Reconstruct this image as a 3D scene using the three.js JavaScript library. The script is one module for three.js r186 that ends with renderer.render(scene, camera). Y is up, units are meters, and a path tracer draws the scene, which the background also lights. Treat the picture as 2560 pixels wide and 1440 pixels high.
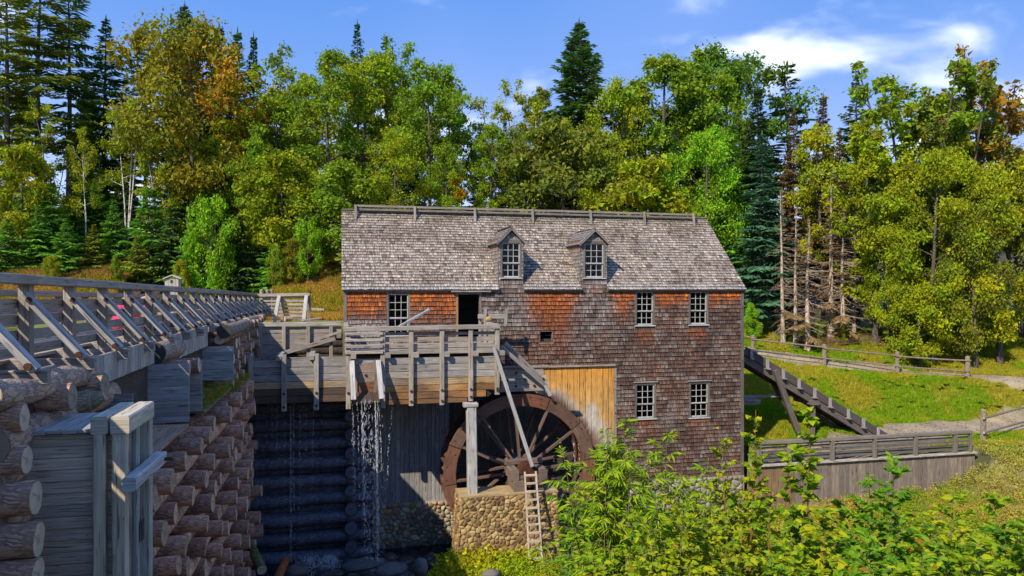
import * as THREE from 'three';
import { mergeGeometries } from 'three/addons/utils/BufferGeometryUtils.js';
import { MarchingCubes } from 'three/addons/objects/MarchingCubes.js';

// ---------------------------------------------------------------- camera, sky, sun, exposure
const FOCAL = 1850, EYE = 10;                                     // focal length in pixels of the 2560 x 1440 photograph
const scene = new THREE.Scene();
const camera = new THREE.PerspectiveCamera(2 * Math.atan(720 / FOCAL) * 180 / Math.PI, 16 / 9, 0.1, 1200);
camera.position.set(0, EYE, 0); camera.lookAt(0, EYE, -1);
const renderer = new THREE.WebGLRenderer({ antialias: true });
renderer.toneMapping = THREE.LinearToneMapping;
renderer.toneMappingExposure = 1.64;
renderer.shadowMap.enabled = true;
const SKY_GAIN = 1.22;
scene.environmentIntensity = 1; scene.backgroundIntensity = 1;
const sun = new THREE.DirectionalLight(new THREE.Color(1.0, 0.91, 0.75), 3.6);
sun.castShadow = true; sun.shadow.radius = 1;
Object.assign(sun.shadow.camera, { left: -60, right: 60, top: 60, bottom: -60, near: 1, far: 300 });
sun.shadow.mapSize.set(4096, 4096);

// ---------------------------------------------------------------- random numbers and noise
function rng(seed) { let a = seed >>> 0; return () => { a = (a + 0x6D2B79F5) | 0; let t = Math.imul(a ^ (a >>> 15), 1 | a); t = (t + Math.imul(t ^ (t >>> 7), 61 | t)) ^ t; return ((t ^ (t >>> 14)) >>> 0) / 4294967296; }; }
const R0 = rng(7);
const rr = (a, b, r = R0) => a + (b - a) * r();
const clamp = (x, a = 0, b = 1) => Math.min(b, Math.max(a, x));
const lerp = (a, b, t) => a + (b - a) * t;
const smooth = (a, b, x) => { const t = clamp((x - a) / (b - a)); return t * t * (3 - 2 * t); };
const hash3 = (x, y, z) => { let h = Math.imul(x | 0, 374761393) + Math.imul(y | 0, 668265263) + Math.imul(z | 0, 2147483647 ^ 0x5bd1e995); h = Math.imul(h ^ (h >>> 13), 1274126177); return ((h ^ (h >>> 16)) >>> 0) / 4294967296; };
function noise3(x, y, z) {
  const ix = Math.floor(x), iy = Math.floor(y), iz = Math.floor(z), fx = x - ix, fy = y - iy, fz = z - iz;
  const u = fx * fx * (3 - 2 * fx), v = fy * fy * (3 - 2 * fy), w = fz * fz * (3 - 2 * fz);
  const l = (dz) => lerp(lerp(hash3(ix, iy, iz + dz), hash3(ix + 1, iy, iz + dz), u), lerp(hash3(ix, iy + 1, iz + dz), hash3(ix + 1, iy + 1, iz + dz), u), v);
  return lerp(l(0), l(1), w);
}
const fbm = (x, y, z = 0, n = 4) => { let s = 0, a = 0.5, t = 0; for (let i = 0; i < n; i++) { s += a * noise3(x, y, z + i * 7.3); t += a; a *= 0.5; x *= 2.03; y *= 2.03; z *= 2.03; } return s / t; };
// noise that repeats after px, py cells, for textures
function pnoise(x, y, px, py, k) {
  const ix = Math.floor(x), iy = Math.floor(y), fx = x - ix, fy = y - iy, u = fx * fx * (3 - 2 * fx), v = fy * fy * (3 - 2 * fy);
  const h = (a, b) => hash3(((a % px) + px) % px, ((b % py) + py) % py, k);
  return lerp(lerp(h(ix, iy), h(ix + 1, iy), u), lerp(h(ix, iy + 1), h(ix + 1, iy + 1), u), v);
}
const pfbm = (s, t, px, py, n, k) => { let v = 0, a = 0.5, tt = 0; for (let i = 0; i < n; i++) { v += a * pnoise(s * px, t * py, px, py, k + i); tt += a; a *= 0.5; px *= 2; py *= 2; } return v / tt; };

// ---------------------------------------------------------------- the sky: blue air and thin white clouds
{
  const W = 3072, H = 1536, d = new Float32Array(W * H * 4);
  const cover = (x, y, z) => {
    const k = 1 / (Math.max(y, 0) + 0.16), X = x * k, Z = z * k;
    const wx = fbm(X * 1.3 + 3, Z * 1.3, 4, 3) - 0.5, wz = fbm(X * 1.3 - 7, Z * 1.3, 9, 3) - 0.5;
    const big = fbm(X * 1.9 + 1.2 * wx + 20.7, Z * 1.9 + wz + 53, 1.7, 3);
    const wisp = fbm(X * 4.6 + 3.6 * wx + 24.2, Z * 6.4 + 3.6 * wz + 12.8, 3.1, 5);
    return clamp(smooth(0.575, 0.95, big * 0.56 + wisp * 0.50) * 1.1);
  };
  for (let j = 0; j < H; j++) {
    const up = ((j + 0.5) / H - 0.5) * Math.PI, y = Math.sin(up), c = Math.cos(up);
    for (let i = 0; i < W; i++) {
      const a = ((i + 0.5) / W - 0.5) * 2 * Math.PI, x = Math.cos(a) * c, z = Math.sin(a) * c, o = (j * W + i) * 4;
      const h = clamp(y), t = Math.pow(1 - h, 5.0);
      let r = lerp(0.034, 0.40, t), g = lerp(0.140, 0.50, t), b = lerp(0.42, 0.72, t);
      if (y > -0.02) {
        const k = cover(x, Math.max(y, 0), z), low = smooth(0.30, 0.0, y) * 0.35, m = clamp(k + low * smooth(0.1, 0.6, k + 0.25));
        r = lerp(r, 0.92, m); g = lerp(g, 0.94, m); b = lerp(b, 1.02, m);
        const veil = smooth(0.35, 0.75, fbm(x * 2 + 8, z * 2, y * 2 + 3, 3)) * 0.16;
        r = lerp(r, 0.36, veil); g = lerp(g, 0.40, veil); b = lerp(b, 0.66, veil);
      }
      d[o] = r * SKY_GAIN; d[o + 1] = g * SKY_GAIN; d[o + 2] = b * SKY_GAIN; d[o + 3] = 1;
    }
  }
  const t = new THREE.DataTexture(d, W, H, THREE.RGBAFormat, THREE.FloatType);
  t.mapping = THREE.EquirectangularReflectionMapping; t.magFilter = THREE.LinearFilter; t.needsUpdate = true;
  scene.background = t; scene.environment = t;
}

// ---------------------------------------------------------------- the mill's own axes
// u runs along the front wall, v from the wall towards the camera, y up. W() gives world positions.
const TH = 13 * Math.PI / 180, C = Math.cos(TH), S = Math.sin(TH), OX = -6.13, OZ = -27;
const uC = -OX * C + OZ * S, vC = -OX * S - OZ * C;
const V3 = (x, y, z) => new THREE.Vector3(x, y, z);
const W = (u, y, v) => V3(OX + C * u + S * v, y, OZ - S * u + C * v);
const toUV = (x, z) => [C * (x - OX) - S * (z - OZ), S * (x - OX) + C * (z - OZ)];
const ray = (px, py) => { const a = (px - 1280) / FOCAL; return [C * a + S, -(py - 720) / FOCAL, S * a - C]; };
const onV = (px, py, v) => { const r = ray(px, py), t = (v - vC) / r[2]; return [uC + t * r[0], EYE + t * r[1]]; };       // (u, y) of a picture point on the plane at v
const onU = (px, py, u) => { const r = ray(px, py), t = (u - uC) / r[0]; return [vC + t * r[2], EYE + t * r[1]]; };       // (v, y) on the plane at u
const at = (px, py, F) => V3((px - 1280) / FOCAL * F, EYE - (py - 720) / FOCAL * F, -F);                                   // world point F metres ahead
const DV = (D) => vC - D;                                                                                                  // v at D metres from the camera
sun.position.copy(W(-1.06, 1.22, 1.0).sub(W(0, 0, 0)).multiplyScalar(80)).add(V3(0, 0, -28)); sun.target.position.set(0, 0, -28);
scene.add(sun, sun.target);

// ---------------------------------------------------------------- things, parts, labels
const taken = new Map();
function numbered(name) { const n = taken.get(name) ?? 0; taken.set(name, n + 1); return n ? name + '_' + String(n).padStart(3, '0') : name; }
function tag(o, label, category, group, kind) { o.userData = { label, category }; if (group) o.userData.group = group; if (kind) o.userData.kind = kind; return o; }
function thing(name, label, category, base = [0, 0, 0], group) {        // a Group in the mill's axes at its base
  const o = new THREE.Group(); o.name = numbered(name); o.position.copy(W(...base)); o.rotation.y = TH; o.base = base;
  scene.add(o); return tag(o, label, category, group);
}
function thingAt(name, label, category, p, turn = 0, group) {           // a Group in world axes
  const o = new THREE.Group(); o.name = numbered(name); o.position.copy(p); o.rotation.y = turn; scene.add(o); return tag(o, label, category, group);
}
function mesh(name, geo, mat, parent) { const m = new THREE.Mesh(geo, mat); m.name = name; m.castShadow = m.receiveShadow = true; parent.add(m); return m; }
// geometry written in the mill's axes becomes a child of a thing (or of one of its parts)
function part(root, name, geo, mat, parent = root, label) {
  const g = Array.isArray(geo) ? (geo.length > 1 ? mergeGeometries(geo) : geo[0]) : geo;
  if (root.base) g.translate(-root.base[0], -root.base[1], -root.base[2]);
  const m = mesh(name, g, mat, parent); if (label) m.userData.label = label; return m;
}
function sheet(name, geo, mat, kind = 'structure') { const m = mesh(numbered(name), geo, mat, scene); m.userData.kind = kind; return m; }

// ---------------------------------------------------------------- textures
function tex(n, f, rep = 1, h = n) {
  const d = new Uint8Array(n * h * 4);
  for (let j = 0; j < h; j++) for (let i = 0; i < n; i++) { const c = f(i / n, j / h), o = (j * n + i) * 4, p = Array.isArray(c) ? c : [c, c, c]; for (let k = 0; k < 3; k++) d[o + k] = clamp(p[k]) * 255; d[o + 3] = 255; }
  const t = new THREE.DataTexture(d, n, h); t.wrapS = t.wrapT = THREE.RepeatWrapping; t.magFilter = THREE.LinearFilter; t.repeat.set(rep, rep); t.needsUpdate = true; return t;
}
// weathered timber: long fibres along s, checks, a few knots
const grainTex = tex(1024, (s, t) => {
  const warp = (pfbm(s, t, 3, 6, 3, 11) - 0.5) * 0.05;
  const fib = pfbm(s, t + warp, 5, 90, 3, 21), broad = pfbm(s, t + warp, 3, 14, 3, 31), blot = pfbm(s, t, 5, 9, 4, 41);
  const crack = smooth(0.70, 0.80, pfbm(s, t + warp, 6, 70, 2, 51)), pale = smooth(0.62, 0.8, pfbm(s, t + warp, 7, 60, 2, 61));
  let v = 0.46 + 0.36 * fib + 0.30 * (broad - 0.3) + 0.22 * (blot - 0.5) - 0.38 * crack + 0.22 * pale;
  for (const [kx, ky, kr] of [[0.2, 0.31, 0.012], [0.63, 0.72, 0.015], [0.82, 0.12, 0.01], [0.41, 0.9, 0.011]]) { const dd = Math.hypot((s - kx) * 1.3, (t - ky) * 0.9); v -= 0.4 * smooth(kr, kr * 0.4, dd); }
  return v;
});
// split shingle: strong streaks along s
const shakeTex = tex(512, (s, t) => {
  const fib = pfbm(s, t, 3, 48, 3, 71), streak = smooth(0.52, 0.75, pfbm(s, t, 4, 26, 2, 81)), dark = smooth(0.55, 0.78, pfbm(s, t, 3, 20, 2, 91)), blot = pfbm(s, t, 7, 9, 3, 95);
  return 0.30 + 0.42 * fib + 0.42 * streak - 0.30 * dark + 0.25 * (blot - 0.5);
});
const barkTex = tex(512, (s, t) => {
  const w = (pfbm(s, t, 8, 8, 3, 101) - 0.5) * 0.08, ridge = Math.abs(pfbm(s, t + w, 6, 26, 3, 111) - 0.5) * 2, plate = pfbm(s + w, t, 14, 14, 4, 121), big = pfbm(s, t, 4, 4, 3, 131);
  const k = 0.40 + 0.36 * smooth(0.03, 0.4, ridge) * (0.6 + 0.5 * plate) + 0.30 * (big - 0.5);
  return [k, k * (0.94 + 0.12 * (big - 0.5)), k * (0.90 + 0.1 * (plate - 0.5))];
});
const birchTex = tex(256, (s, t) => { const d = smooth(0.6, 0.75, pfbm(s, t, 18, 4, 2, 141)), b = pfbm(s, t, 6, 6, 3, 151); return 0.95 - 0.75 * d - 0.3 * smooth(0.5, 0.8, b); });
const rockTex = tex(512, (s, t) => { const a = pfbm(s, t, 6, 6, 5, 161), b = pfbm(s, t, 40, 40, 2, 171), v = smooth(0.64, 0.7, pfbm(s, t, 9, 9, 4, 181)); return 0.45 + 0.6 * (a - 0.2) + 0.25 * (b - 0.5) - 0.14 * v; });
const earthTex = tex(1024, (s, t) => { const a = pfbm(s, t, 8, 8, 6, 191), b = pfbm(s, t, 90, 90, 2, 201), c = pfbm(s, t, 3, 3, 4, 211); return 0.36 + 0.5 * a + 0.4 * (b - 0.35) + 0.3 * (c - 0.5); });
const endTex = tex(256, (s, t) => { const x = s - 0.5, y = t - 0.5, r = Math.hypot(x, y) * (1 + 0.16 * (noise3(s * 5, t * 5, 3) - 0.5)), a = Math.atan2(y, x); const ring = 0.5 + 0.5 * Math.sin(r * 120), cr = smooth(0.84, 0.9, noise3(a * 3.2 + 9, r * 1.5, 5)); const k = 0.72 + 0.12 * ring - 0.35 * cr - 0.25 * smooth(0.2, 0.0, r) + 0.25 * (fbm(s * 7, t * 7, 8) - 0.5) - 0.5 * smooth(0.43, 0.48, r); return [k, k * 0.95, k * 0.88]; });

// ---------------------------------------------------------------- materials
const std = (o) => new THREE.MeshStandardMaterial({ roughness: 0.9, ...o });
const M = {
  wood: std({ map: grainTex, bumpMap: grainTex, bumpScale: 0.006, vertexColors: true, roughness: 0.82 }),
  shake: std({ map: shakeTex, bumpMap: shakeTex, bumpScale: 0.006, vertexColors: true, roughness: 0.85 }),
  bark: std({ map: barkTex, bumpMap: barkTex, bumpScale: 0.03, vertexColors: true }),
  wetBark: std({ map: barkTex, bumpMap: barkTex, bumpScale: 0.03, vertexColors: true, roughness: 0.38 }),
  cut: std({ map: endTex, vertexColors: true, roughness: 0.88 }),
  treeBark: std({ map: barkTex, bumpMap: barkTex, bumpScale: 0.03, color: new THREE.Color().setRGB(0.20, 0.17, 0.145) }),
  birch: std({ map: birchTex, color: new THREE.Color().setRGB(0.55, 0.50, 0.43) }),
  deadBark: std({ map: barkTex, bumpMap: barkTex, bumpScale: 0.02, color: new THREE.Color().setRGB(0.85, 0.69, 0.53) }),
  rock: std({ map: rockTex, bumpMap: rockTex, bumpScale: 0.015, vertexColors: true, roughness: 0.85 }),
  wetRock: std({ map: rockTex, bumpMap: rockTex, bumpScale: 0.015, vertexColors: true, roughness: 0.32 }),
  mortar: std({ map: earthTex, bumpMap: earthTex, bumpScale: 0.02, color: new THREE.Color().setRGB(0.42, 0.36, 0.26) }),
  mortarGold: std({ map: earthTex, bumpMap: earthTex, bumpScale: 0.02, color: new THREE.Color().setRGB(0.56, 0.40, 0.19) }),
  earth: std({ map: earthTex, bumpMap: earthTex, bumpScale: 0.05, vertexColors: true, roughness: 0.95 }),
  white: std({ map: grainTex, color: new THREE.Color().setRGB(0.62, 0.60, 0.56), roughness: 0.7 }),
  dark: std({ map: grainTex, color: new THREE.Color().setRGB(0.05, 0.042, 0.035) }),
  rust: std({ map: rockTex, color: new THREE.Color().setRGB(0.14, 0.045, 0.02), metalness: 0.3, roughness: 0.75 }),
  glass: new THREE.MeshPhysicalMaterial({ color: new THREE.Color().setRGB(0.86, 0.92, 0.88), transmission: 1, thickness: 0, roughness: 0.04, ior: 1.5, specularIntensity: 0.4 }),
  water: new THREE.MeshPhysicalMaterial({ color: new THREE.Color().setRGB(0.015, 0.022, 0.03), roughness: 0.08, bumpMap: rockTex, bumpScale: 0.03 }),
  spray: new THREE.MeshPhysicalMaterial({ color: new THREE.Color().setRGB(0.9, 0.92, 0.95), roughness: 0.2, transmission: 0.55, thickness: 0 }),
};
const leafMats = new Map();
function leafMat(r, g, b) {
  const k = [r, g, b].join();
  if (!leafMats.has(k)) leafMats.set(k, new THREE.MeshPhysicalMaterial({ color: new THREE.Color().setRGB(r, g, b), vertexColors: true, roughness: 0.85, transmission: 0.42, thickness: 0, specularIntensity: 0.22, side: THREE.DoubleSide }));
  return leafMats.get(k);
}

// ---------------------------------------------------------------- geometry makers (all non-indexed, with position, normal, uv, colour)
class Soup {
  constructor() { this.p = []; this.u = []; this.c = []; }
  tri(a, b, c, ua, ub, uc, ca, cb = ca, cc = ca) { this.p.push(...a, ...b, ...c); this.u.push(...ua, ...ub, ...uc); this.c.push(...ca, ...cb, ...cc); }
  quad(a, b, c, d, ua, ub, uc, ud, ca, cb = ca, cc = ca, cd = ca) { this.tri(a, b, c, ua, ub, uc, ca, cb, cc); this.tri(a, c, d, ua, uc, ud, ca, cc, cd); }
  build(smoothed) {
    const g = new THREE.BufferGeometry();
    g.setAttribute('position', new THREE.Float32BufferAttribute(this.p, 3)); g.setAttribute('uv', new THREE.Float32BufferAttribute(this.u, 2)); g.setAttribute('color', new THREE.Float32BufferAttribute(this.c, 3));
    if (this.n) g.setAttribute('normal', new THREE.Float32BufferAttribute(this.n, 3)); else g.computeVertexNormals();
    return g;
  }
}
const mul = (c, k) => [c[0] * k, c[1] * k, c[2] * k];
const mixc = (a, b, t) => [lerp(a[0], b[0], t), lerp(a[1], b[1], t), lerp(a[2], b[2], t)];
const GREY = [0.42, 0.36, 0.30], PALE = [0.62, 0.53, 0.41], BROWN = [0.26, 0.17, 0.11], TAN = [0.52, 0.40, 0.26], DUSK = [0.30, 0.27, 0.26];
const vary = (c, k = 0.16, r = R0) => { const m = 1 + rr(-k, k, r), h = rr(-0.03, 0.03, r); return [c[0] * m * (1 + h), c[1] * m, c[2] * m * (1 - h)]; };
// a sawn timber from a to b, w across and h along up, its long edges chamfered
function beam(a, b, w, h, up = [0, 1, 0], color = vary(GREY), ch = Math.min(w, h) * 0.10, color2 = color) {
  const A = V3(...a), B = V3(...b), d = B.clone().sub(A), L = d.length(); d.normalize();
  const side = d.clone().cross(V3(...up)).normalize(), u2 = side.clone().cross(d), s = new Soup(), x = w / 2, y = h / 2, sc = 2.2, ru = R0(), rv = R0();
  const q = ch > 0.002 ? [[x, -y + ch], [x, y - ch], [x - ch, y], [-x + ch, y], [-x, y - ch], [-x, -y + ch], [-x + ch, -y], [x - ch, -y]] : [[x, -y], [x, y], [-x, y], [-x, -y]];
  const P = (o, k) => [o.x + side.x * k[0] + u2.x * k[1], o.y + side.y * k[0] + u2.y * k[1], o.z + side.z * k[0] + u2.z * k[1]];
  let per = 0;
  for (let i = 0; i < q.length; i++) {
    const k = q[i], m = q[(i + 1) % q.length], l = Math.hypot(k[0] - m[0], k[1] - m[1]), v0 = rv + per / 0.9, v1 = rv + (per + l) / 0.9;
    s.quad(P(A, k), P(B, k), P(B, m), P(A, m), [ru, v0], [ru + L / sc, v0], [ru + L / sc, v1], [ru, v1], color, color2, color2, color);
    per += l;
  }
  for (let i = 1; i < q.length - 1; i++) {
    const e = (k) => [ru + k[0] / 3, rv + k[1] / 0.9], ca = mul(color, 0.9), cb = mul(color2, 0.9);
    s.tri(P(A, q[0]), P(A, q[i]), P(A, q[i + 1]), e(q[0]), e(q[i]), e(q[i + 1]), ca); s.tri(P(B, q[0]), P(B, q[i + 1]), P(B, q[i]), e(q[0]), e(q[i + 1]), e(q[i]), cb);
  }
  return s.build();
}
// axis-aligned timber; grain along the longest side
function box(x0, x1, y0, y1, z0, z1, color, ch = 0) {
  const dx = x1 - x0, dy = y1 - y0, dz = z1 - z0, cx = (x0 + x1) / 2, cy = (y0 + y1) / 2, cz = (z0 + z1) / 2;
  if (dx >= dy && dx >= dz) return beam([x0, cy, cz], [x1, cy, cz], dz, dy, [0, 1, 0], color, ch);
  if (dy >= dz) return beam([cx, y0, cz], [cx, y1, cz], dx, dz, [0, 0, 1], color, ch);
  return beam([cx, cy, z0], [cx, cy, z1], dx, dy, [0, 1, 0], color, ch);
}
// tapered round limb through points; ring normals kept smooth
function tube(pts, radii, seg = 7, color = [1, 1, 1], sc = 1.2, capEnds = false, wob = 0, seed = 1) {
  const n = pts.length, rings = [];
  let prev = V3(0.13, 0.2, 0.97);
  for (let i = 0; i < n; i++) {
    const d = pts[Math.min(i + 1, n - 1)].clone().sub(pts[Math.max(i - 1, 0)]).normalize();
    let s = d.clone().cross(prev); if (s.lengthSq() < 1e-4) s = d.clone().cross(V3(1, 0, 0.3)); s.normalize();
    const t = s.clone().cross(d).normalize(); prev = t.clone().lerp(prev, 0);
    const ring = [];
    for (let j = 0; j <= seg; j++) {
      const a = (j % seg) / seg * Math.PI * 2, m = V3(0, 0, 0).addScaledVector(s, Math.cos(a)).addScaledVector(t, Math.sin(a));
      const r = radii[i] * (1 + wob * (noise3(Math.cos(a) * 1.7 + seed, Math.sin(a) * 1.7, i * 0.6 + seed * 3.1) - 0.5));
      ring.push([pts[i].clone().addScaledVector(m, r), m]);
    }
    rings.push(ring);
  }
  const s = new Soup(); s.n = [];
  let len = 0;
  for (let i = 0; i < n - 1; i++) {
    const l = pts[i + 1].distanceTo(pts[i]);
    for (let j = 0; j < seg; j++) {
      const q = [rings[i][j], rings[i][j + 1], rings[i + 1][j + 1], rings[i + 1][j]], uv = [[len / sc, j / seg], [len / sc, (j + 1) / seg], [(len + l) / sc, (j + 1) / seg], [(len + l) / sc, j / seg]];
      for (const k of [0, 2, 1, 0, 3, 2]) { s.p.push(q[k][0].x, q[k][0].y, q[k][0].z); s.n.push(q[k][1].x, q[k][1].y, q[k][1].z); s.u.push(...uv[k]); s.c.push(...color); }
    }
    len += l;
  }
  return { g: s.build(), rings, dirs: [pts[0].clone().sub(pts[1]).normalize(), pts[n - 1].clone().sub(pts[n - 2]).normalize()] };
}
// a log with bark (slot 0) and two sawn ends (slot 1)
const BARK = [0.68, 0.44, 0.29], CUT = [0.66, 0.52, 0.37];
let logSeed = 1;
function log(a, b, r0, r1 = r0, bark = vary(BARK, 0.2), cut = vary(CUT, 0.2), seg = 14) {
  const A = V3(...a), B = V3(...b), n = Math.max(2, Math.min(9, Math.round(A.distanceTo(B) / 0.5) + 1)), pts = [], rad = [];
  for (let i = 0; i < n; i++) { const t = i / (n - 1); const wv = Math.min(0.05, r0 * 0.3) * Math.sin(Math.PI * t); pts.push(A.clone().lerp(B, t).add(V3(0, wv * (noise3(logSeed, t * 3, 1) * 2 - 1), wv * (noise3(logSeed, t * 3, 7) * 2 - 1)))); rad.push(lerp(r0, r1, t) * (0.94 + 0.12 * noise3(logSeed * 1.7, t * 4, 3))); }
  const T = tube(pts, rad, seg, bark, 0.9, false, 0.22, logSeed++ * 1.37), g = T.g, count = g.attributes.position.count, s = new Soup(); s.n = [];
  for (const [ring, dir, cen] of [[T.rings[0], T.dirs[0], A], [T.rings[n - 1], T.dirs[1], B]]) {
    const f1 = cen === A; cen.addScaledVector(dir, rr(-0.01, 0.035) * (r0 / 0.18));
    for (let j = 0; j < seg; j++) {
      const p = ring[j][0], q = ring[j + 1][0], tri = f1 ? [cen, p, q] : [cen, q, p];
      const e = (m) => m === cen ? [0.5, 0.5] : [0.5 + 0.47 * Math.cos((m === p ? j : j + 1) / seg * 6.2832), 0.5 + 0.47 * Math.sin((m === p ? j : j + 1) / seg * 6.2832)];
      for (const m of tri) { s.p.push(m.x, m.y, m.z); s.n.push(dir.x, dir.y, dir.z); s.u.push(...e(m)); s.c.push(...cut); }
    }
  }
  const ends = s.build(), out = mergeGeometries([g, ends]);
  out.addGroup(0, count, 0); out.addGroup(count, ends.attributes.position.count, 1);
  return out;
}
const LOG = [M.bark, M.cut];
// convex stones: cells of a relaxed Voronoi pattern on a rectangle, domed; map() places (x, y, out)
function stones(w, h, nx, ny, seed, map, colorOf, gap = 0.018, out = 0.05, jit = 0.42, keep = () => true) {
  const r = rng(seed), pts = [], cells = [];
  // dart throwing with discs of mixed size, so that big and small stones lie side by side
  const cell = Math.sqrt(w * h / nx / ny), big = cell * 1.05;
  for (let k = 0; k < nx * ny * 40 && pts.length < nx * ny * 1.25; k++) { const x = r() * w, y = r() * h, q = cell * lerp(0.55, 1.05, r() * r()) * (1 - 0.25 * k / (nx * ny * 40)); let ok = true; for (const o of pts) if (Math.hypot(o[0] - x, (o[1] - y) * 1.25) < (q + o[2]) * 0.5) { ok = false; break; } if (ok) pts.push([x, y, q]); }
  for (const p of pts) {
    let poly = [[0, 0], [w, 0], [w, h], [0, h]];
    for (const q of pts) {
      if (q === p || Math.hypot((q[0] - p[0]) * nx / w, (q[1] - p[1]) * ny / h) > 3.2) continue;
      const wt = clamp(p[2] / (p[2] + q[2]), 0.38, 0.62), mx = lerp(p[0], q[0], wt), my = lerp(p[1], q[1], wt), dx = q[0] - p[0], dy = q[1] - p[1], res = [], f = (k) => (k[0] - mx) * dx + (k[1] - my) * dy;
      for (let i = 0; i < poly.length; i++) { const a = poly[i], b = poly[(i + 1) % poly.length], fa = f(a), fb = f(b); if (fa <= 0) res.push(a); if (fa * fb < 0) { const t = fa / (fa - fb); res.push([lerp(a[0], b[0], t), lerp(a[1], b[1], t)]); } }
      poly = res; if (poly.length < 3) break;
    }
    if (poly.length < 3) continue;
    let cx = 0, cy = 0; for (const k of poly) { cx += k[0]; cy += k[1]; } cx /= poly.length; cy /= poly.length;
    if (!keep(cx, cy)) continue;
    // round the corners once
    const soft = []; for (let i = 0; i < poly.length; i++) { const a = poly[i], b = poly[(i + 1) % poly.length]; if (Math.hypot(a[0] - b[0], a[1] - b[1]) < 0.02) continue; soft.push([lerp(a[0], b[0], 0.17), lerp(a[1], b[1], 0.17)], [lerp(a[0], b[0], 0.83), lerp(a[1], b[1], 0.83)]); }
    if (soft.length < 4) continue;
    const rad = Math.sqrt(Math.max(...soft.map((k) => (k[0] - cx) ** 2 + (k[1] - cy) ** 2))), k0 = clamp(1 - gap / rad, 0.6, 0.97), lift = out * rr(0.6, 1.4, r), tx = rr(-0.4, 0.4, r), ty = rr(-0.4, 0.4, r);
    const ringAt = (k, z) => soft.map((q) => { const X = cx + (q[0] - cx) * k, Y = cy + (q[1] - cy) * k; return map(X, Y, z + (z > 0 ? ((X - cx) * tx + (Y - cy) * ty) * 0.35 : 0)); });
    const r1 = ringAt(k0, -0.02), r2 = ringAt(k0 * 0.94, lift * 0.65), r3 = ringAt(k0 * 0.74, lift), top = map(cx, cy, lift * rr(0.9, 1.2, r)), s = new Soup(), col = colorOf(cx, cy, r), ou = r(), ov = r();
    const e = (q) => [ou + q[0] * 0.9 + q[2] * 0.7, ov + q[1] * 0.9];
    for (let i = 0; i < soft.length; i++) {
      const j = (i + 1) % soft.length;
      for (const [A, B] of [[r1, r2], [r2, r3]]) s.quad(A[i], A[j], B[j], B[i], e(A[i]), e(A[j]), e(B[j]), e(B[i]), col);
      s.tri(r3[i], r3[j], top, e(r3[i]), e(r3[j]), e(top), col);
    }
    const g = s.build(); softNormals(g); cells.push(g);
  }
  return cells;
}
// average the normals of equal points, so that a facetted shape shades as a rounded one
function softNormals(g) {
  const p = g.attributes.position, n = g.attributes.normal, m = new Map(), key = (i) => [p.getX(i), p.getY(i), p.getZ(i)].map((x) => Math.round(x * 2000)).join();
  for (let i = 0; i < p.count; i++) { const k = key(i), a = m.get(k) ?? [0, 0, 0]; a[0] += n.getX(i); a[1] += n.getY(i); a[2] += n.getZ(i); m.set(k, a); }
  for (let i = 0; i < p.count; i++) { const a = m.get(key(i)), l = Math.hypot(...a) || 1; n.setXYZ(i, a[0] / l, a[1] / l, a[2] / l); }
  return g;
}
// an uneven boulder
function boulder(seed, sx, sy, sz, color) {
  const g = new THREE.IcosahedronGeometry(1, 2), p = g.attributes.position, c = [];
  for (let i = 0; i < p.count; i++) { const x = p.getX(i), y = p.getY(i), z = p.getZ(i), k = 0.72 + 0.55 * fbm(x * 1.1 + seed, y * 1.1, z * 1.1 + seed * 2, 3); p.setXYZ(i, x * k * sx, y * k * sy, z * k * sz); const m = 0.8 + 0.4 * noise3(x * 2 + seed, y * 2, z * 2); c.push(...mul(color, m)); }
  g.setAttribute('color', new THREE.Float32BufferAttribute(c, 3)); g.computeVertexNormals(); return softNormals(g);
}

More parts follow.
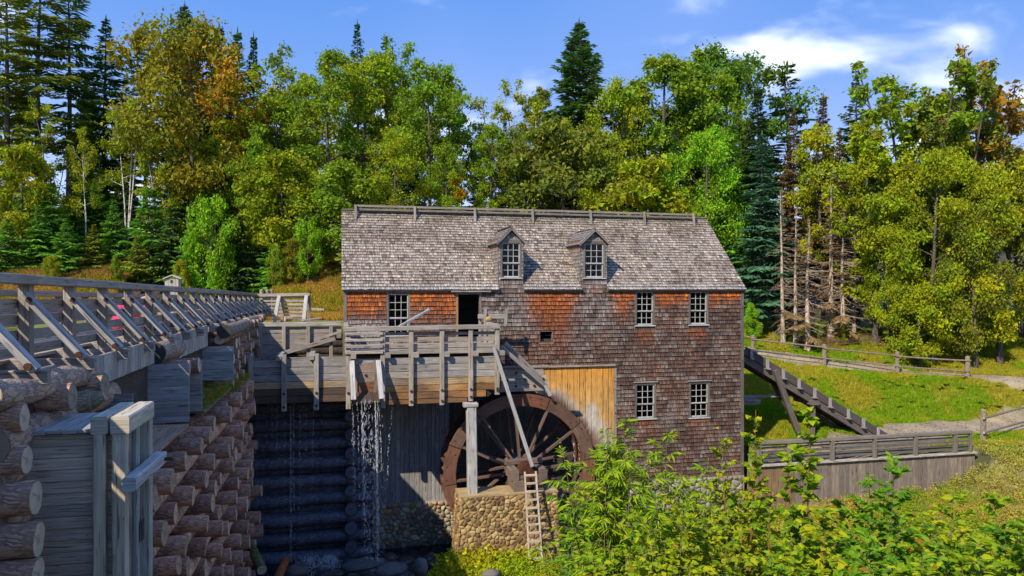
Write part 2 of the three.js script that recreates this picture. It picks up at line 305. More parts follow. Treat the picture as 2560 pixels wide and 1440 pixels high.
// ---------------------------------------------------------------- the land
const interp = (t, x) => { if (x <= t[0][0]) return t[0][1]; for (let i = 1; i < t.length; i++) if (x <= t[i][0]) return lerp(t[i - 1][1], t[i][1], (x - t[i - 1][0]) / (t[i][0] - t[i - 1][0])); return t[t.length - 1][1]; };
const LEFT = [[30, 8.2], [44, 8.35], [47, 9.65], [50, 10.9], [53, 11.9], [60, 13.2], [80, 16], [110, 20], [220, 34]];
const RIGHT1 = [[31, 2.75], [33, 3.0], [45, 5.75], [48, 6.7], [52, 7.8], [60, 9], [80, 12], [110, 17], [220, 30]];
const RIGHT2 = [[31, 2.75], [38.5, 3.15], [41, 4.9], [43.5, 5.15], [46, 6.2], [50, 7.2], [60, 9], [80, 12], [110, 17], [220, 30]];
function ground(x, z) {
  const F = -z, [u, v] = toUV(x, z);
  const right = lerp(interp(RIGHT1, F), interp(RIGHT2, F), smooth(13.5, 20, x));
  let back = lerp(interp(LEFT, F), right, smooth(-2, 13, x));
  const n = fbm(x * 0.35, z * 0.35, 2, 3) - 0.5;
  if (u > -0.3 && u < 16.4 && v > -6.9 && v < 0.6) back = Math.min(back, 0.4);                         // under the mill
  if (u <= -0.3 && u > -4.4 && v > -7) back = Math.min(back, 6.6);                                       // the forebay
  if (u <= -4.4 && u > -14) back = Math.min(back, lerp(7.2, 8.4, smooth(-7, -12, v)));                   // the mill pond
  back += n * 0.35 * smooth(40, 50, F);
  // the stream bed in front, the bank below the camera
  const bank = Math.max(0.38 + n * 0.25 + 0.05 * Math.max(0, u - 9), 7.9 - 0.45 * F, u > 22 ? lerp(0.4, 3.0, smooth(22, 31, u)) * smooth(15, 26, F) : -9);
  const edge = u > 27.4 ? smooth(-1.2, 5.5, v) : u > 16.3 ? smooth(-0.15, 0.15, v) : u > -0.3 ? smooth(-0.3, 0.1, v) : smooth(-4.9, -4.4, u) * smooth(-0.5, 0.0, v);
  return lerp(back, bank, u <= -4.9 ? smooth(19, 23, v) : edge) ;
}
// how far a place lies on one of the sandy paths
const PATH_A = [[1700, 890, 47], [1935, 903, 45.2], [2100, 912, 44], [2260, 926, 43], [2420, 940, 42], [2560, 953, 41], [2800, 985, 39.5]].map((p) => at(...p));
const PATH_B = [[1980, 1150, 30.5], [2180, 1118, 33.5], [2330, 1088, 36], [2460, 1082, 36.8], [2600, 1075, 37.5], [2800, 1070, 37.5]].map((p) => at(...p));
function nearPath(P, x, z) { let m = 1e9; for (let i = 1; i < P.length; i++) { const ax = P[i - 1].x, az = P[i - 1].z, dx = P[i].x - ax, dz = P[i].z - az, t = clamp(((x - ax) * dx + (z - az) * dz) / (dx * dx + dz * dz)); m = Math.min(m, Math.hypot(x - ax - t * dx, z - az - t * dz)); } return m; }
const pathness = (x, z) => Math.max(smooth(0.95, 0.5, nearPath(PATH_A, x, z) + 1.1 * (fbm(x * 1.3, z * 1.3, 5, 3) - 0.5)), smooth(1.75, 1.0, nearPath(PATH_B, x, z) + 2.0 * (fbm(x, z, 6, 3) - 0.5)));
{
  const xs = [], zs = [];
  for (let x = -170; x < 170;) { xs.push(x); x += Math.abs(x) < 34 ? 0.42 : 3; }
  for (let f = -6; f < 230;) { zs.push(f); f += f < 18 ? 0.8 : f < 56 ? 0.34 : f < 80 ? 1.2 : 4; }
  const pos = [], uv = [], col = [], idx = [], nx = xs.length;
  for (const f of zs) for (const x of xs) {
    const z = -f, y = ground(x, z); pos.push(x, y, z); uv.push(x / 5, z / 5);
    const [u, v] = toUV(x, z), n = fbm(x * 0.6, z * 0.6, 9, 4), n2 = fbm(x * 2.2, z * 2.2, 3, 2);
    let c = mixc([0.20, 0.245, 0.012], [0.32, 0.26, 0.04], smooth(0.42, 0.62, n));
    if (x < 6) c = mixc(c, [0.26, 0.16, 0.05], 0.6 * smooth(0.3, 0.6, n2) * smooth(43, 46, f));
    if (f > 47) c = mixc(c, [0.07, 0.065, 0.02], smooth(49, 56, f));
    if (v > 0.1 && u < 30 && f < 33 && u > -3.4) c = mixc([0.06, 0.055, 0.045], [0.10, 0.10, 0.04], smooth(4, 9, u + 4 * (n - 0.5)));
    if (u >= 16.5 && v > 1 && f > 10) c = mixc(c, [0.34, 0.30, 0.08], 0.5 + 0.5 * smooth(0.4, 0.6, n));
    if (f < 18) c = mixc([0.09, 0.08, 0.03], [0.12, 0.12, 0.03], n);
    const p = pathness(x, z); if (f > 29) c = mixc(c, mixc([0.50, 0.40, 0.27], [0.40, 0.31, 0.20], n2), p);
    col.push(...mul(c, 0.85 + 0.3 * n2));
  }
  for (let j = 0; j < zs.length - 1; j++) for (let i = 0; i < nx - 1; i++) { const a = j * nx + i; idx.push(a, a + 1, a + nx, a + 1, a + nx + 1, a + nx); }
  const g = new THREE.BufferGeometry(); g.setAttribute('position', new THREE.Float32BufferAttribute(pos, 3)); g.setAttribute('uv', new THREE.Float32BufferAttribute(uv, 2)); g.setAttribute('color', new THREE.Float32BufferAttribute(col, 3)); g.setIndex(idx); g.computeVertexNormals();
  sheet('ground', g, M.earth);
  // water: the stream at the foot of the dam and the still water of the forebay
  const wg = (u0, u1, v0, v1, y) => { const q = [W(u0, y, v0), W(u1, y, v0), W(u1, y, v1), W(u0, y, v1)], s = new Soup(); s.quad(...[q[3], q[2], q[1], q[0]].map((p) => [p.x, p.y, p.z]), [0, 0], [(u1 - u0) / 2, 0], [(u1 - u0) / 2, (v1 - v0) / 2], [0, (v1 - v0) / 2], [1, 1, 1]); return s.build(); };
  sheet('stream_water', wg(-3.2, 6.5, 0.1, 10, 0.43), M.water);
  sheet('forebay_water', wg(-3.6, -0.05, -6.5, 1.0, 6.95), M.water);
}

// ---------------------------------------------------------------- the mill
const EAVE = 9.98, RIDGE = 13.17, DEEP = 6.6, LONG = 16.1, FOOT = 2.3;
const U = (px, v = 0, py = 720) => onV(px, py, v)[0], Y = (py, px, v = 0) => onV(px, py, v)[1];
const mill = thing('shingled_mill', 'long wooden mill with weathered shingle walls, shingle roof and two dormers beside the dam', 'mill', [0, 0, 0]);
// openings in the front wall: [u0, u1, y0, y1]
const rectV = (x0, y0, x1, y1, v = 0) => { const a = onV(x0, y1, v), b = onV(x1, y0, v), c = onV(x0, y0, v), d = onV(x1, y1, v); return [a[0], b[0], (a[1] + d[1]) / 2, (b[1] + c[1]) / 2]; };
const WIN = [rectV(971, 735, 1020, 837), rectV(1591, 729, 1632, 812), rectV(1725, 729, 1766, 810), rectV(1591, 961, 1635, 1045), rectV(1726, 958, 1769, 1042)];
const DORM = [rectV(1255, 607, 1299, 693), rectV(1462, 609, 1508, 693)];
const DOOR = rectV(1145, 736, 1198, 853), HATCH = rectV(1350, 829, 1380, 857);
const BOARDS = [U(1330), U(1535), 1.9, Y(917, 1430)];                 // the boarded part of the wall behind the wheel
const LOWBOARDS = [0.95, U(1330), 2.0, 6.35];                       // vertical boards below the flume
{
  // shell with real thickness
  const sh = new THREE.Shape([[0, FOOT], [LONG, FOOT], [LONG, EAVE], [0, EAVE]].map((p) => new THREE.Vector2(...p)));
  for (const [a, b, c, d] of [...WIN, DOOR, HATCH]) sh.holes.push(new THREE.Path([[a, c], [a, d], [b, d], [b, c]].map((p) => new THREE.Vector2(...p))));
  const white = (g) => { const q = g.index ? g.toNonIndexed() : g; q.setAttribute('color', new THREE.Float32BufferAttribute(new Float32Array(q.attributes.position.count * 3).fill(0.25), 3)); return q; };
  const wall = part(mill, 'wall', white(new THREE.ExtrudeGeometry(sh, { depth: 0.14, bevelEnabled: false }).translate(0, 0, -0.145)), M.wood);
  const gable = () => new THREE.ExtrudeGeometry(new THREE.Shape([[0, FOOT - 1.6], [DEEP, FOOT - 1.6], [DEEP, EAVE], [DEEP / 2, RIDGE - 0.12], [0, EAVE]].map((p) => new THREE.Vector2(...p))), { depth: 0.14, bevelEnabled: false }).rotateY(Math.PI / 2);
  const endWallL = part(mill, 'wall', white(gable().translate(0.0, 0, -0.15)), M.wood), endWallR = part(mill, 'wall', white(gable().translate(LONG - 0.14, 0, -0.15)), M.wood);
  part(mill, 'wall', white(new THREE.BoxGeometry(LONG, EAVE - FOOT, 0.14).translate(LONG / 2, (EAVE + FOOT) / 2, -DEEP - 0.2)), M.wood);
  part(mill, 'floor', [box(0.15, LONG - 0.15, 7.9, 8.02, -DEEP, -0.15, [0.09, 0.07, 0.05]), box(0.15, LONG - 0.15, 3.9, 4.02, -DEEP, -0.15, [0.09, 0.07, 0.05]), box(0.15, LONG - 0.15, FOOT, FOOT + 0.1, -DEEP, -0.15, [0.09, 0.07, 0.05])], M.wood);
  // roof slabs under the shingles
  const slope = Math.atan2(RIDGE - EAVE + 0.05, DEEP / 2 + 0.18), run = Math.hypot(RIDGE - EAVE + 0.05, DEEP / 2 + 0.18);
  const roofM = new THREE.Matrix4().makeTranslation(0, EAVE - 0.05, 0.18).multiply(new THREE.Matrix4().makeRotationX(-(Math.PI / 2 - slope)));   // x = u, y = up the slope, z = out of it
  const onRoof = (g) => g.applyMatrix4(roofM);
  const D3 = DORM.map((w, i) => { const wx0 = U(i ? 1452 : 1246, 0), wx1 = U(i ? 1517 : 1308, 0), ye = Y(i ? 607 : 604, (i ? 1484 : 1277)), yp = Y(i ? 575 : 572, i ? 1486 : 1277); return { w, x0: wx0, x1: wx1, ye, yp, m: (wx0 + wx1) / 2 }; });
  const roofFront = () => { const q = [[-0.05, 0]]; for (const d of D3) { const s1 = (d.ye - EAVE) / Math.sin(slope), s2 = (d.yp - 0.1 - EAVE) / Math.sin(slope); q.push([d.x0, 0], [d.x0, s1], [d.m, s2], [d.x1, s1], [d.x1, 0]); } q.push([LONG + 0.05, 0], [LONG + 0.05, run], [-0.05, run]); return new THREE.ExtrudeGeometry(new THREE.Shape(q.map((p) => new THREE.Vector2(...p))), { depth: 0.07, bevelEnabled: false }).translate(0, 0, -0.071); };
  const roof = part(mill, 'roof', [onRoof(white(roofFront())), white(new THREE.BoxGeometry(LONG + 0.1, run, 0.07)).applyMatrix4(new THREE.Matrix4().makeTranslation(LONG / 2, (EAVE + RIDGE) / 2, -DEEP / 2 - (DEEP / 2 + 0.18) / 2).multiply(new THREE.Matrix4().makeRotationX(Math.PI / 2 - slope)))], M.wood);

  // ---- shingles
  const shingle = (x0, x1, y0, h, c, butt, map) => {
    const s = new Soup(), r = R0, ou = r() * 4, ov = r() * 4, sk = rr(-0.006, 0.006), y1 = y0 + h, b = butt * rr(0.75, 1.3), dy = rr(-0.008, 0.008), g = 0.0025;
    const P = (x, y, z) => map(x, y, z), A = P(x0 + g, y0 + dy, b), B = P(x1 - g, y0 + dy + sk, b), Cc = P(x1 - g, y1, 0.004), D = P(x0 + g, y1, 0.004), a2 = P(x0 + g, y0 + dy, 0), b2 = P(x1 - g, y0 + dy + sk, 0);
    const e = (x, y) => [ou + y * 1.1, ov + x * 1.15], top = mul(c, 0.30), lo = mul(c, 1.32);  // top darkened for weathering and a painted shadow line under the next course
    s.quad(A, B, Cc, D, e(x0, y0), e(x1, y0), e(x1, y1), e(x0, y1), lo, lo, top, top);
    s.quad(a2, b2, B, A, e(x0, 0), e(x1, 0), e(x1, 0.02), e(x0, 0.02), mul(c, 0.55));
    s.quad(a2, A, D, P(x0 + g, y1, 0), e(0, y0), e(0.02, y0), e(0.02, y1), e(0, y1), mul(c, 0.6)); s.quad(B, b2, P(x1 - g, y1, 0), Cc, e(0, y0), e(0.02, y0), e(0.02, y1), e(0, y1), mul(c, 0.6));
    return s.build();
  };
  // courses of shingles over a rectangle, cut round the holes
  function courses(x0, x1, y0, y1, ex, holes, wmin, wmax, butt, map, color) {
    const out = [];
    for (let y = y0; y < y1 - 0.02; y += ex) {
      const yj = y + rr(-0.006, 0.006); let free = [[x0, x1]];
      for (const hole of holes) { const [a, b] = typeof hole === 'function' ? hole(y + ex * 0.5) ?? [1, 0] : y + ex * 0.55 > hole[2] && y + ex * 0.3 < hole[3] ? hole : [1, 0]; if (b > a) free = free.flatMap(([p, q]) => (b <= p || a >= q ? [[p, q]] : [[p, Math.min(a, q)], [Math.max(b, p), q]].filter(([k, l]) => l - k > 0.015))); }
      for (const [p, q] of free) for (let x = p; x < q - 0.01;) { let w = rr(wmin, wmax); if (x + w > q - wmin * 0.5) w = q - x; out.push({ g: shingle(x, x + w, yj, ex * 1.28, color(x + w / 2, y + ex / 2, w), butt, map), x: x + w / 2, y }); x += w; }
    }
    return out;
  }
  // what the weather has done to the front wall
  const OR = [0.68, 0.170, 0.012], RED = [0.29, 0.078, 0.022], UMB = [0.112, 0.056, 0.036], SIL = [0.43, 0.37, 0.33], MUD = [0.195, 0.098, 0.060];
  const uDo = DORM.map(([a, b]) => [(a + b) / 2, (b - a) / 2]);
  const stain = (u, y) => {
    const n = fbm(u * 1.1, y * 1.5, 3, 3), n2 = noise3(u * 3.1, y * 5.2, 8), below = EAVE - y;
    let c = mixc(UMB, MUD, smooth(0.3, 0.7, n)); c = mixc(c, SIL, 0.32 * smooth(0.5, 0.8, n2) + 0.03); if (R0() < 0.12) c = mul(c, 0.55);
    let wet = 1; for (const [m, h] of uDo) wet *= smooth(h - 0.1, h + 0.95, Math.abs(u - m) - 0.06 * below + 0.5 * (n - 0.5) + 0.3 * (n2 - 0.5));
    const near = smooth(0.0, 0.25, DOOR[0] - u) + smooth(0.9, 1.5, u - DOOR[1]); wet *= clamp(near);
    const deep = u < 5 ? 1.35 : u < 11 ? 1.5 : 0.75;                                  // how far down the sheltered colour reaches
    const o = wet * smooth(deep * 1.15, 0.0, below + 0.8 * (n - 0.5)) + rr(-0.16, 0.16) * wet * smooth(deep * 1.4, deep * 0.6, below);
    c = mixc(c, RED, clamp(o * 1.5) * 0.95); c = mixc(c, OR, clamp((o - 0.12) * 1.35) * (R0() < 0.3 ? 0.25 : 0.55 + 0.5 * n2));
    if (u > 6.4 && u < 10) { c = mixc(c, RED, 0.75 * smooth(3.2, 1.4, below) * wet); c = mixc(c, OR, 0.45 * smooth(1.7, 0.5, below) * wet * n2); }
    // silvery runs under the dormers and by the door
    c = mixc(c, SIL, (1 - wet) * smooth(3.6, 0.6, below + n) * (R0() < 0.35 ? 0.1 : 0.3 + 0.5 * n2));
    if (u < 2.0) c = mixc(c, SIL, smooth(0.95, 1.35, below) * 0.8);
    if (y < 5.6) c = mixc(c, SIL, 0.10 * smooth(0.4, 0.7, n2));
    for (const w of [...WIN.slice(1), DORM[1]]) { const d = w[2] - y; if (d > -0.1 && d < 1.1 && u > w[0] - 0.02 && u < w[1] + 0.02) c = mixc(c, [0.26, 0.075, 0.025], smooth(1.0, 0.1, d + 0.5 * (n2 - 0.3))); }
    return vary(c, 0.26);
  };
  const trim = (w, m = 0.075) => [w[0] - m, w[1] + m, w[2] - m, w[3] + m];
  const flat = (x, y, z) => [x, y, z + 0.002];
  const frontHoles = [...WIN.map((w) => trim(w)), trim(DOOR, 0.09), trim(HATCH, 0.03), BOARDS, [-1, U(1338), 0, 6.2]];
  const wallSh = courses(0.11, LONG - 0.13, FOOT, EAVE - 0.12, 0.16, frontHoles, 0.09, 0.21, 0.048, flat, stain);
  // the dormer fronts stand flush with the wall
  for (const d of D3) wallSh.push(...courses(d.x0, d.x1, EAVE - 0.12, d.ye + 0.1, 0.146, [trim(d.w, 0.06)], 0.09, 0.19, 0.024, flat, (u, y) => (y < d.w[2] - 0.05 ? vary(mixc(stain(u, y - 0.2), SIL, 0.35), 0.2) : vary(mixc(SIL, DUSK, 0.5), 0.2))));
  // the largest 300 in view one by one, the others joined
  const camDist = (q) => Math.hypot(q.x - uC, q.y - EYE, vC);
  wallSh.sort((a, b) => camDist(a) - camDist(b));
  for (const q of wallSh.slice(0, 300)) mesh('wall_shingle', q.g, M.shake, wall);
  part(mill, 'wall_shingles', wallSh.slice(300).map((q) => q.g), M.shake, wall).userData.kind = 'stuff';

  const rMap = (x, y, z) => { const p = V3(x, y, z).applyMatrix4(roofM); return [p.x, p.y, p.z]; };
  const roofColor = (u, s) => {
    const n = fbm(u * 0.9, s * 1.2, 4, 3), n2 = R0(); let c = mixc([0.42, 0.325, 0.25], [0.57, 0.475, 0.385], n2); c = mixc(c, [0.25, 0.175, 0.125], smooth(0.48, 0.66, n) * 0.55);
    if (n2 < 0.10) c = mul(c, 0.55); if (n2 > 0.93) c = mul(c, 1.2); if (s < 0.35) c = mixc(c, [0.56, 0.51, 0.46], 0.55);
    c = mixc(c, [0.26, 0.22, 0.10], 0.4 * smooth(run - 0.9, run - 0.1, s)); return vary(c, 0.14);
  };
  const tan = (RIDGE - EAVE) / (DEEP / 2);
  const cut = D3.map((d) => (s) => { const y = EAVE - 0.05 + s * Math.sin(slope); if (y < d.ye) return [d.x0, d.x1]; const k = (d.yp - y) / (d.yp - d.ye); return k > 0 ? [d.m - (d.x1 - d.x0) / 2 * k, d.m + (d.x1 - d.x0) / 2 * k] : null; });
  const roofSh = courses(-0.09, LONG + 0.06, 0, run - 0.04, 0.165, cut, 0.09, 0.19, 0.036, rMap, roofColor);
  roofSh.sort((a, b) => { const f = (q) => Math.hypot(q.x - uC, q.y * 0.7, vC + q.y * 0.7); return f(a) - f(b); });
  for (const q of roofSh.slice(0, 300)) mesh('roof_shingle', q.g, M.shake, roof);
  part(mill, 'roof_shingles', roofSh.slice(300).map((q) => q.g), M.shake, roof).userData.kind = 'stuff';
  // ridge boards and the rail along the ridge
  const grey = (k = 1) => vary(mul(GREY, k), 0.14);
  part(mill, 'ridge_board', [beam([-0.09, RIDGE - 0.02, -3.22], [LONG + 0.06, RIDGE - 0.02, -3.22], 0.03, 0.16, [0, 1, 0.9], grey(0.8)), beam([-0.09, RIDGE - 0.02, -3.40], [LONG + 0.06, RIDGE - 0.02, -3.40], 0.03, 0.16, [0, 1, -0.9], grey(0.8))], M.wood, roof);
  const rail = part(mill, 'ridge_rail', beam([onV(885, 520, -3.0)[0], RIDGE + 0.17, -3.0], [onV(1738, 540, -3.0)[0], RIDGE + 0.13, -3.0], 0.06, 0.09, [0, 1, 0], grey(0.72)), M.wood);
  mesh('rail_board', beam([onV(885, 520, -3.0)[0], RIDGE + 0.03, -3.03], [onV(1738, 540, -3.0)[0], RIDGE + 0.0, -3.03], 0.03, 0.08, [0, 1, 0], grey(0.62)), M.wood, rail);
  for (const px of [889, 1037, 1187, 1331, 1476, 1610, 1733]) { const u = onV(px, 535, -2.95)[0]; mesh('rail_post', beam([u, RIDGE - 0.42, -2.82], [u, RIDGE + 0.20, -2.95], 0.09, 0.07, [0, 0, 1], grey(0.75)), M.wood, rail); }
  // eaves board, corner boards
  part(mill, 'eaves_board', [box(0.0, D3[0].x0, EAVE - 0.13, EAVE - 0.015, 0.02, 0.075, grey(0.55)), box(D3[0].x1, D3[1].x0, EAVE - 0.13, EAVE - 0.015, 0.02, 0.075, grey(0.5)), box(D3[1].x1, LONG, EAVE - 0.13, EAVE - 0.015, 0.02, 0.075, grey(0.5))], M.wood);
  part(mill, 'corner_board', box(-0.02, 0.11, FOOT, EAVE - 0.02, -0.02, 0.05, grey(0.55), 0.006), M.wood);
  part(mill, 'corner_board', box(LONG - 0.13, LONG + 0.02, FOOT, EAVE - 0.02, -0.02, 0.05, grey(0.42), 0.006), M.wood);
  part(mill, 'bargeboard', beam([LONG + 0.03, EAVE - 0.14, 0.12], [LONG + 0.03, RIDGE - 0.13, -DEEP / 2], 0.03, 0.12, [0, 1, 1], grey(0.5)), M.wood);

  // ---- windows: frame, sashes, glazing bars, panes
  function windowAt(w, parent, cols = 3, rows = [3, 2], lintel = false, sillC = [0.60, 0.58, 0.54]) {
    const [a, b, c, d] = w, f = part(mill, 'window', [box(a - 0.075, a + 0.0, c - 0.02, d + 0.0, -0.1, 0.035, grey(0.5)), box(b - 0.0, b + 0.075, c - 0.02, d + 0.0, -0.1, 0.035, grey(0.5)), box(a - 0.075, b + 0.075, d, d + 0.075, -0.1, 0.035, grey(0.5))], M.wood, parent);
    mesh('sill', box(a - 0.1, b + 0.1, c - 0.065, c - 0.022, -0.1, 0.075, sillC, 0.006), M.wood, f);
    if (lintel) mesh('drip_cap', box(a - 0.14, b + 0.14, d + 0.077, d + 0.125, -0.05, 0.09, grey(0.95), 0.006), M.wood, f);
    const mid = c + (d - c) * rows[1] / (rows[0] + rows[1]), t = 0.019, wh = [0.66, 0.65, 0.61];
    const sash = (y0, y1, n, z) => {
      mesh('sash', mergeGeometries([box(a, a + 0.032, y0, y1, z, z + 0.035, wh), box(b - 0.032, b, y0, y1, z, z + 0.035, wh), box(a + 0.04, b - 0.04, y0, y0 + 0.045, z, z + 0.035, wh), box(a + 0.04, b - 0.04, y1 - 0.04, y1, z, z + 0.035, wh)]), M.white, f);
      const x0 = a + 0.04, x1 = b - 0.04, Y0 = y0 + 0.045, Y1 = y1 - 0.04;
      for (let i = 1; i < cols; i++) { const x = lerp(x0, x1, i / cols); mesh('glazing_bar', box(x - t / 2, x + t / 2, Y0, Y1, z + 0.004, z + 0.031, wh), M.white, f); }
      for (let j = 1; j < n; j++) { const y = lerp(Y0, Y1, j / n); mesh('glazing_bar', box(x0, x1, y - t / 2, y + t / 2, z + 0.002, z + 0.029, wh), M.white, f); }
      for (let i = 0; i < cols; i++) for (let j = 0; j < n; j++) { const p = new THREE.PlaneGeometry((x1 - x0) / cols - t * 0.7, (Y1 - Y0) / n - t * 0.7); p.rotateX(rr(-0.02, 0.02)); p.rotateY(rr(-0.02, 0.02)); p.translate(lerp(x0, x1, (i + 0.5) / cols), lerp(Y0, Y1, (j + 0.5) / n), z + 0.014); mesh('pane', p, M.glass, f); }
    };
    sash(mid, d, rows[0], -0.045); sash(c, mid + 0.012, rows[1], -0.085);
    return f;
  }
  windowAt(WIN[0], mill); windowAt(WIN[1], mill); windowAt(WIN[2], mill); windowAt(WIN[3], mill, 3, [3, 2], true); windowAt(WIN[4], mill, 3, [3, 2], true);
  // ---- door and hatch
  const [da, db, dc, dd] = DOOR, door = part(mill, 'door_frame', [box(da - 0.09, da, dc, dd, -0.14, 0.04, [0.42, 0.22, 0.08]), box(db, db + 0.09, dc, dd, -0.14, 0.04, grey(0.6)), box(da - 0.09, db + 0.09, dd, dd + 0.07, -0.14, 0.04, grey(0.6))], M.wood);
  mesh('drip_board', beam([da - 0.28, dd + 0.13, 0.12], [db + 0.42, dd + 0.13, 0.12], 0.16, 0.035, [0, 1, 0.45], grey(1.0), 0.006), M.wood, door);
  mesh('threshold', box(da - 0.09, db + 0.09, dc - 0.06, dc, -0.14, 0.06, grey(0.8)), M.wood, door);
  part(mill, 'hatch_frame', [box(HATCH[0] - 0.03, HATCH[0], HATCH[2], HATCH[3], -0.14, 0.03, grey(0.6)), box(HATCH[1], HATCH[1] + 0.03, HATCH[2], HATCH[3], -0.14, 0.03, grey(0.6)), box(HATCH[0] - 0.06, HATCH[1] + 0.06, HATCH[2] - 0.03, HATCH[2], -0.14, 0.045, grey(0.9)), box(HATCH[0] - 0.03, HATCH[1] + 0.03, HATCH[3], HATCH[3] + 0.03, -0.14, 0.03, grey(0.5))], M.wood);
  // ---- dormers
  for (const d of D3) {
    const back = (y) => -((y - EAVE) / tan) + 0.1, wa = new Soup(), dark = [0.2, 0.17, 0.15];
    const dr = part(mill, 'dormer', (() => { const tri = (p, q, r2) => wa.tri(p, q, r2, [0, 0], [1, 0], [0, 1], dark); tri([d.x0, EAVE, 0], [d.x0, d.ye, 0], [d.x0, d.ye, back(d.ye)]); tri([d.x1, EAVE, 0], [d.x1, d.ye, 0], [d.x1, d.ye, back(d.ye)]); return wa.build(); })(), M.wood);
    const [a, b, c, e] = d.w, face = new THREE.Shape([[d.x0, EAVE - 0.1], [d.x1, EAVE - 0.1], [d.x1, d.ye], [d.m, d.yp - 0.03], [d.x0, d.ye]].map((p) => new THREE.Vector2(...p))); face.holes.push(new THREE.Path([[a, c], [a, e], [b, e], [b, c]].map((p) => new THREE.Vector2(...p))));
    mesh('dormer_front', white(new THREE.ExtrudeGeometry(face, { depth: 0.1, bevelEnabled: false }).translate(0, 0, -0.105)), M.wood, dr);
    // cheeks shingled on the side that the camera sees, both for good measure
    for (const [x, sgn] of [[d.x0, -1], [d.x1, 1]]) {
      const sh2 = courses(0, 2.2, EAVE, d.ye + 0.02, 0.146, [(y) => [Math.max(0, -back(y)), 9]], 0.1, 0.19, 0.02, (p, y, z) => [x + sgn * (z + 0.002), y, -p], (p, y) => vary(mixc(GREY, y > d.ye - 0.3 ? [0.4, 0.17, 0.07] : DUSK, 0.5), 0.2));
      part(mill, 'cheek_shingles', sh2.map((q) => q.g), M.shake, dr).userData.kind = 'stuff';
    }
    part(mill, 'gable_shingles', courses(d.x0, d.x1, e + 0.16, d.yp - 0.05, 0.13, [(y) => { const k = (d.yp - y - 0.03) / (d.yp - d.ye); return [-9, d.m - (d.m - d.x0) * clamp(k)]; }, (y) => { const k = (d.yp - y - 0.03) / (d.yp - d.ye); return [d.m + (d.m - d.x0) * clamp(k), 99]; }], 0.08, 0.14, 0.02, flat, () => vary(mixc(GREY, DUSK, 0.4), 0.2)).map((q) => q.g), M.shake, dr).userData.kind = 'stuff';
    // two roof slopes with an overhang, shingled
    for (const sgn of [-1, 1]) {
      const ov = 0.11, ex = (d.x1 - d.x0) / 2, ang = Math.atan2(d.yp - d.ye, ex), L = (ex + ov) / Math.cos(ang), y0 = d.ye - ov * Math.tan(ang) + 0.03;
      const map = (p, s, z) => { const x = d.m + sgn * (ex + ov) - sgn * s * Math.cos(ang), y = y0 + s * Math.sin(ang); return [x + sgn * z * Math.sin(ang), y + z * Math.cos(ang), 0.2 - p]; };
      const hole = (s) => [0.2 - (back(y0 + s * Math.sin(ang)) - 0.12), 9], sl = courses(0, 3.4, 0, L + 0.01, 0.15, [hole], 0.1, 0.18, 0.022, map, () => vary(mixc(GREY, DUSK, 0.5), 0.2));
      part(mill, 'dormer_roof', sl.map((q) => q.g), M.shake, dr);
      mesh('dormer_bargeboard', beam([d.m + sgn * (ex + ov), y0 - 0.03, 0.17], [d.m, d.yp + 0.0, 0.17], 0.035, 0.085, [0, 1, 0], grey(0.7), 0.004), M.wood, dr);
      const q = new Soup(), z0 = 0.17, z1 = -2.6, A = [d.m + sgn * (ex + ov), y0 - 0.02, z0], B = [d.m, d.yp + 0.01, z0], Cc = [d.m, d.yp + 0.01, back(d.yp)], D = [d.m + sgn * (ex + ov), y0 - 0.02, back(y0)]; q.quad(A, B, Cc, D, [0, 0], [0, 1], [1, 1], [1, 0], dark); mesh('roof_deck', q.build(), M.wood, dr);
    }
    mesh('frieze', box(d.x0 + 0.02, d.x1 - 0.02, e + 0.08, e + 0.155, 0.0, 0.05, grey(0.8)), M.wood, dr);
    windowAt(d.w, mill);
  }
  // ---- vertical boards behind the wheel; the wheel's spray has bleached and rusted an arc round it; inside the arc the wheel's shade is painted dark
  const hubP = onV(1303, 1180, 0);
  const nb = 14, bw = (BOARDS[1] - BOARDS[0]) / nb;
  const sprayShadeMix = (u, y) => { const n = fbm(u * 2.2, y * 1.5, 6, 3) - 0.5, d = Math.hypot(u - hubP[0] - 0.1, y - hubP[1]) + 0.7 * n; const o = mixc([0.88, 0.37, 0.045], [0.76, 0.42, 0.12], clamp((BOARDS[3] - y) / 1.4 + n)); let c = mixc([0.66, 0.58, 0.47], o, smooth(3.28, 3.6, d + (u > hubP[0] + 2.7 ? -0.2 : 0.1))); c = mixc([0.17, 0.06, 0.032], c, smooth(3.0, 3.35, d)); return mixc([0.07, 0.055, 0.045], c, smooth(2.7, 3.0, d)); };  // innermost dark brown is painted shade behind the wheel, outer rings are spray stains
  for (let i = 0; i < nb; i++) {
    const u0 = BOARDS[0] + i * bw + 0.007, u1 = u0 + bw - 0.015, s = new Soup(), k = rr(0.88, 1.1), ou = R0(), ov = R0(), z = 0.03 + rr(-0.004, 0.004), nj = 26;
    for (let j = 0; j < nj; j++) for (let q = 0; q < 2; q++) { const y0 = lerp(BOARDS[2], BOARDS[3], j / nj), y1 = lerp(BOARDS[2], BOARDS[3], (j + 1) / nj), a = lerp(u0, u1, q / 2), b = lerp(u0, u1, (q + 1) / 2), e = (x, y) => [ou + y / 2.2, ov + x / 0.9], cc = (x, y) => mul(sprayShadeMix(x, y), k); s.quad([a, y0, z], [b, y0, z], [b, y1, z], [a, y1, z], e(a, y0), e(b, y0), e(b, y1), e(a, y1), cc(a, y0), cc(b, y0), cc(b, y1), cc(a, y1)); }
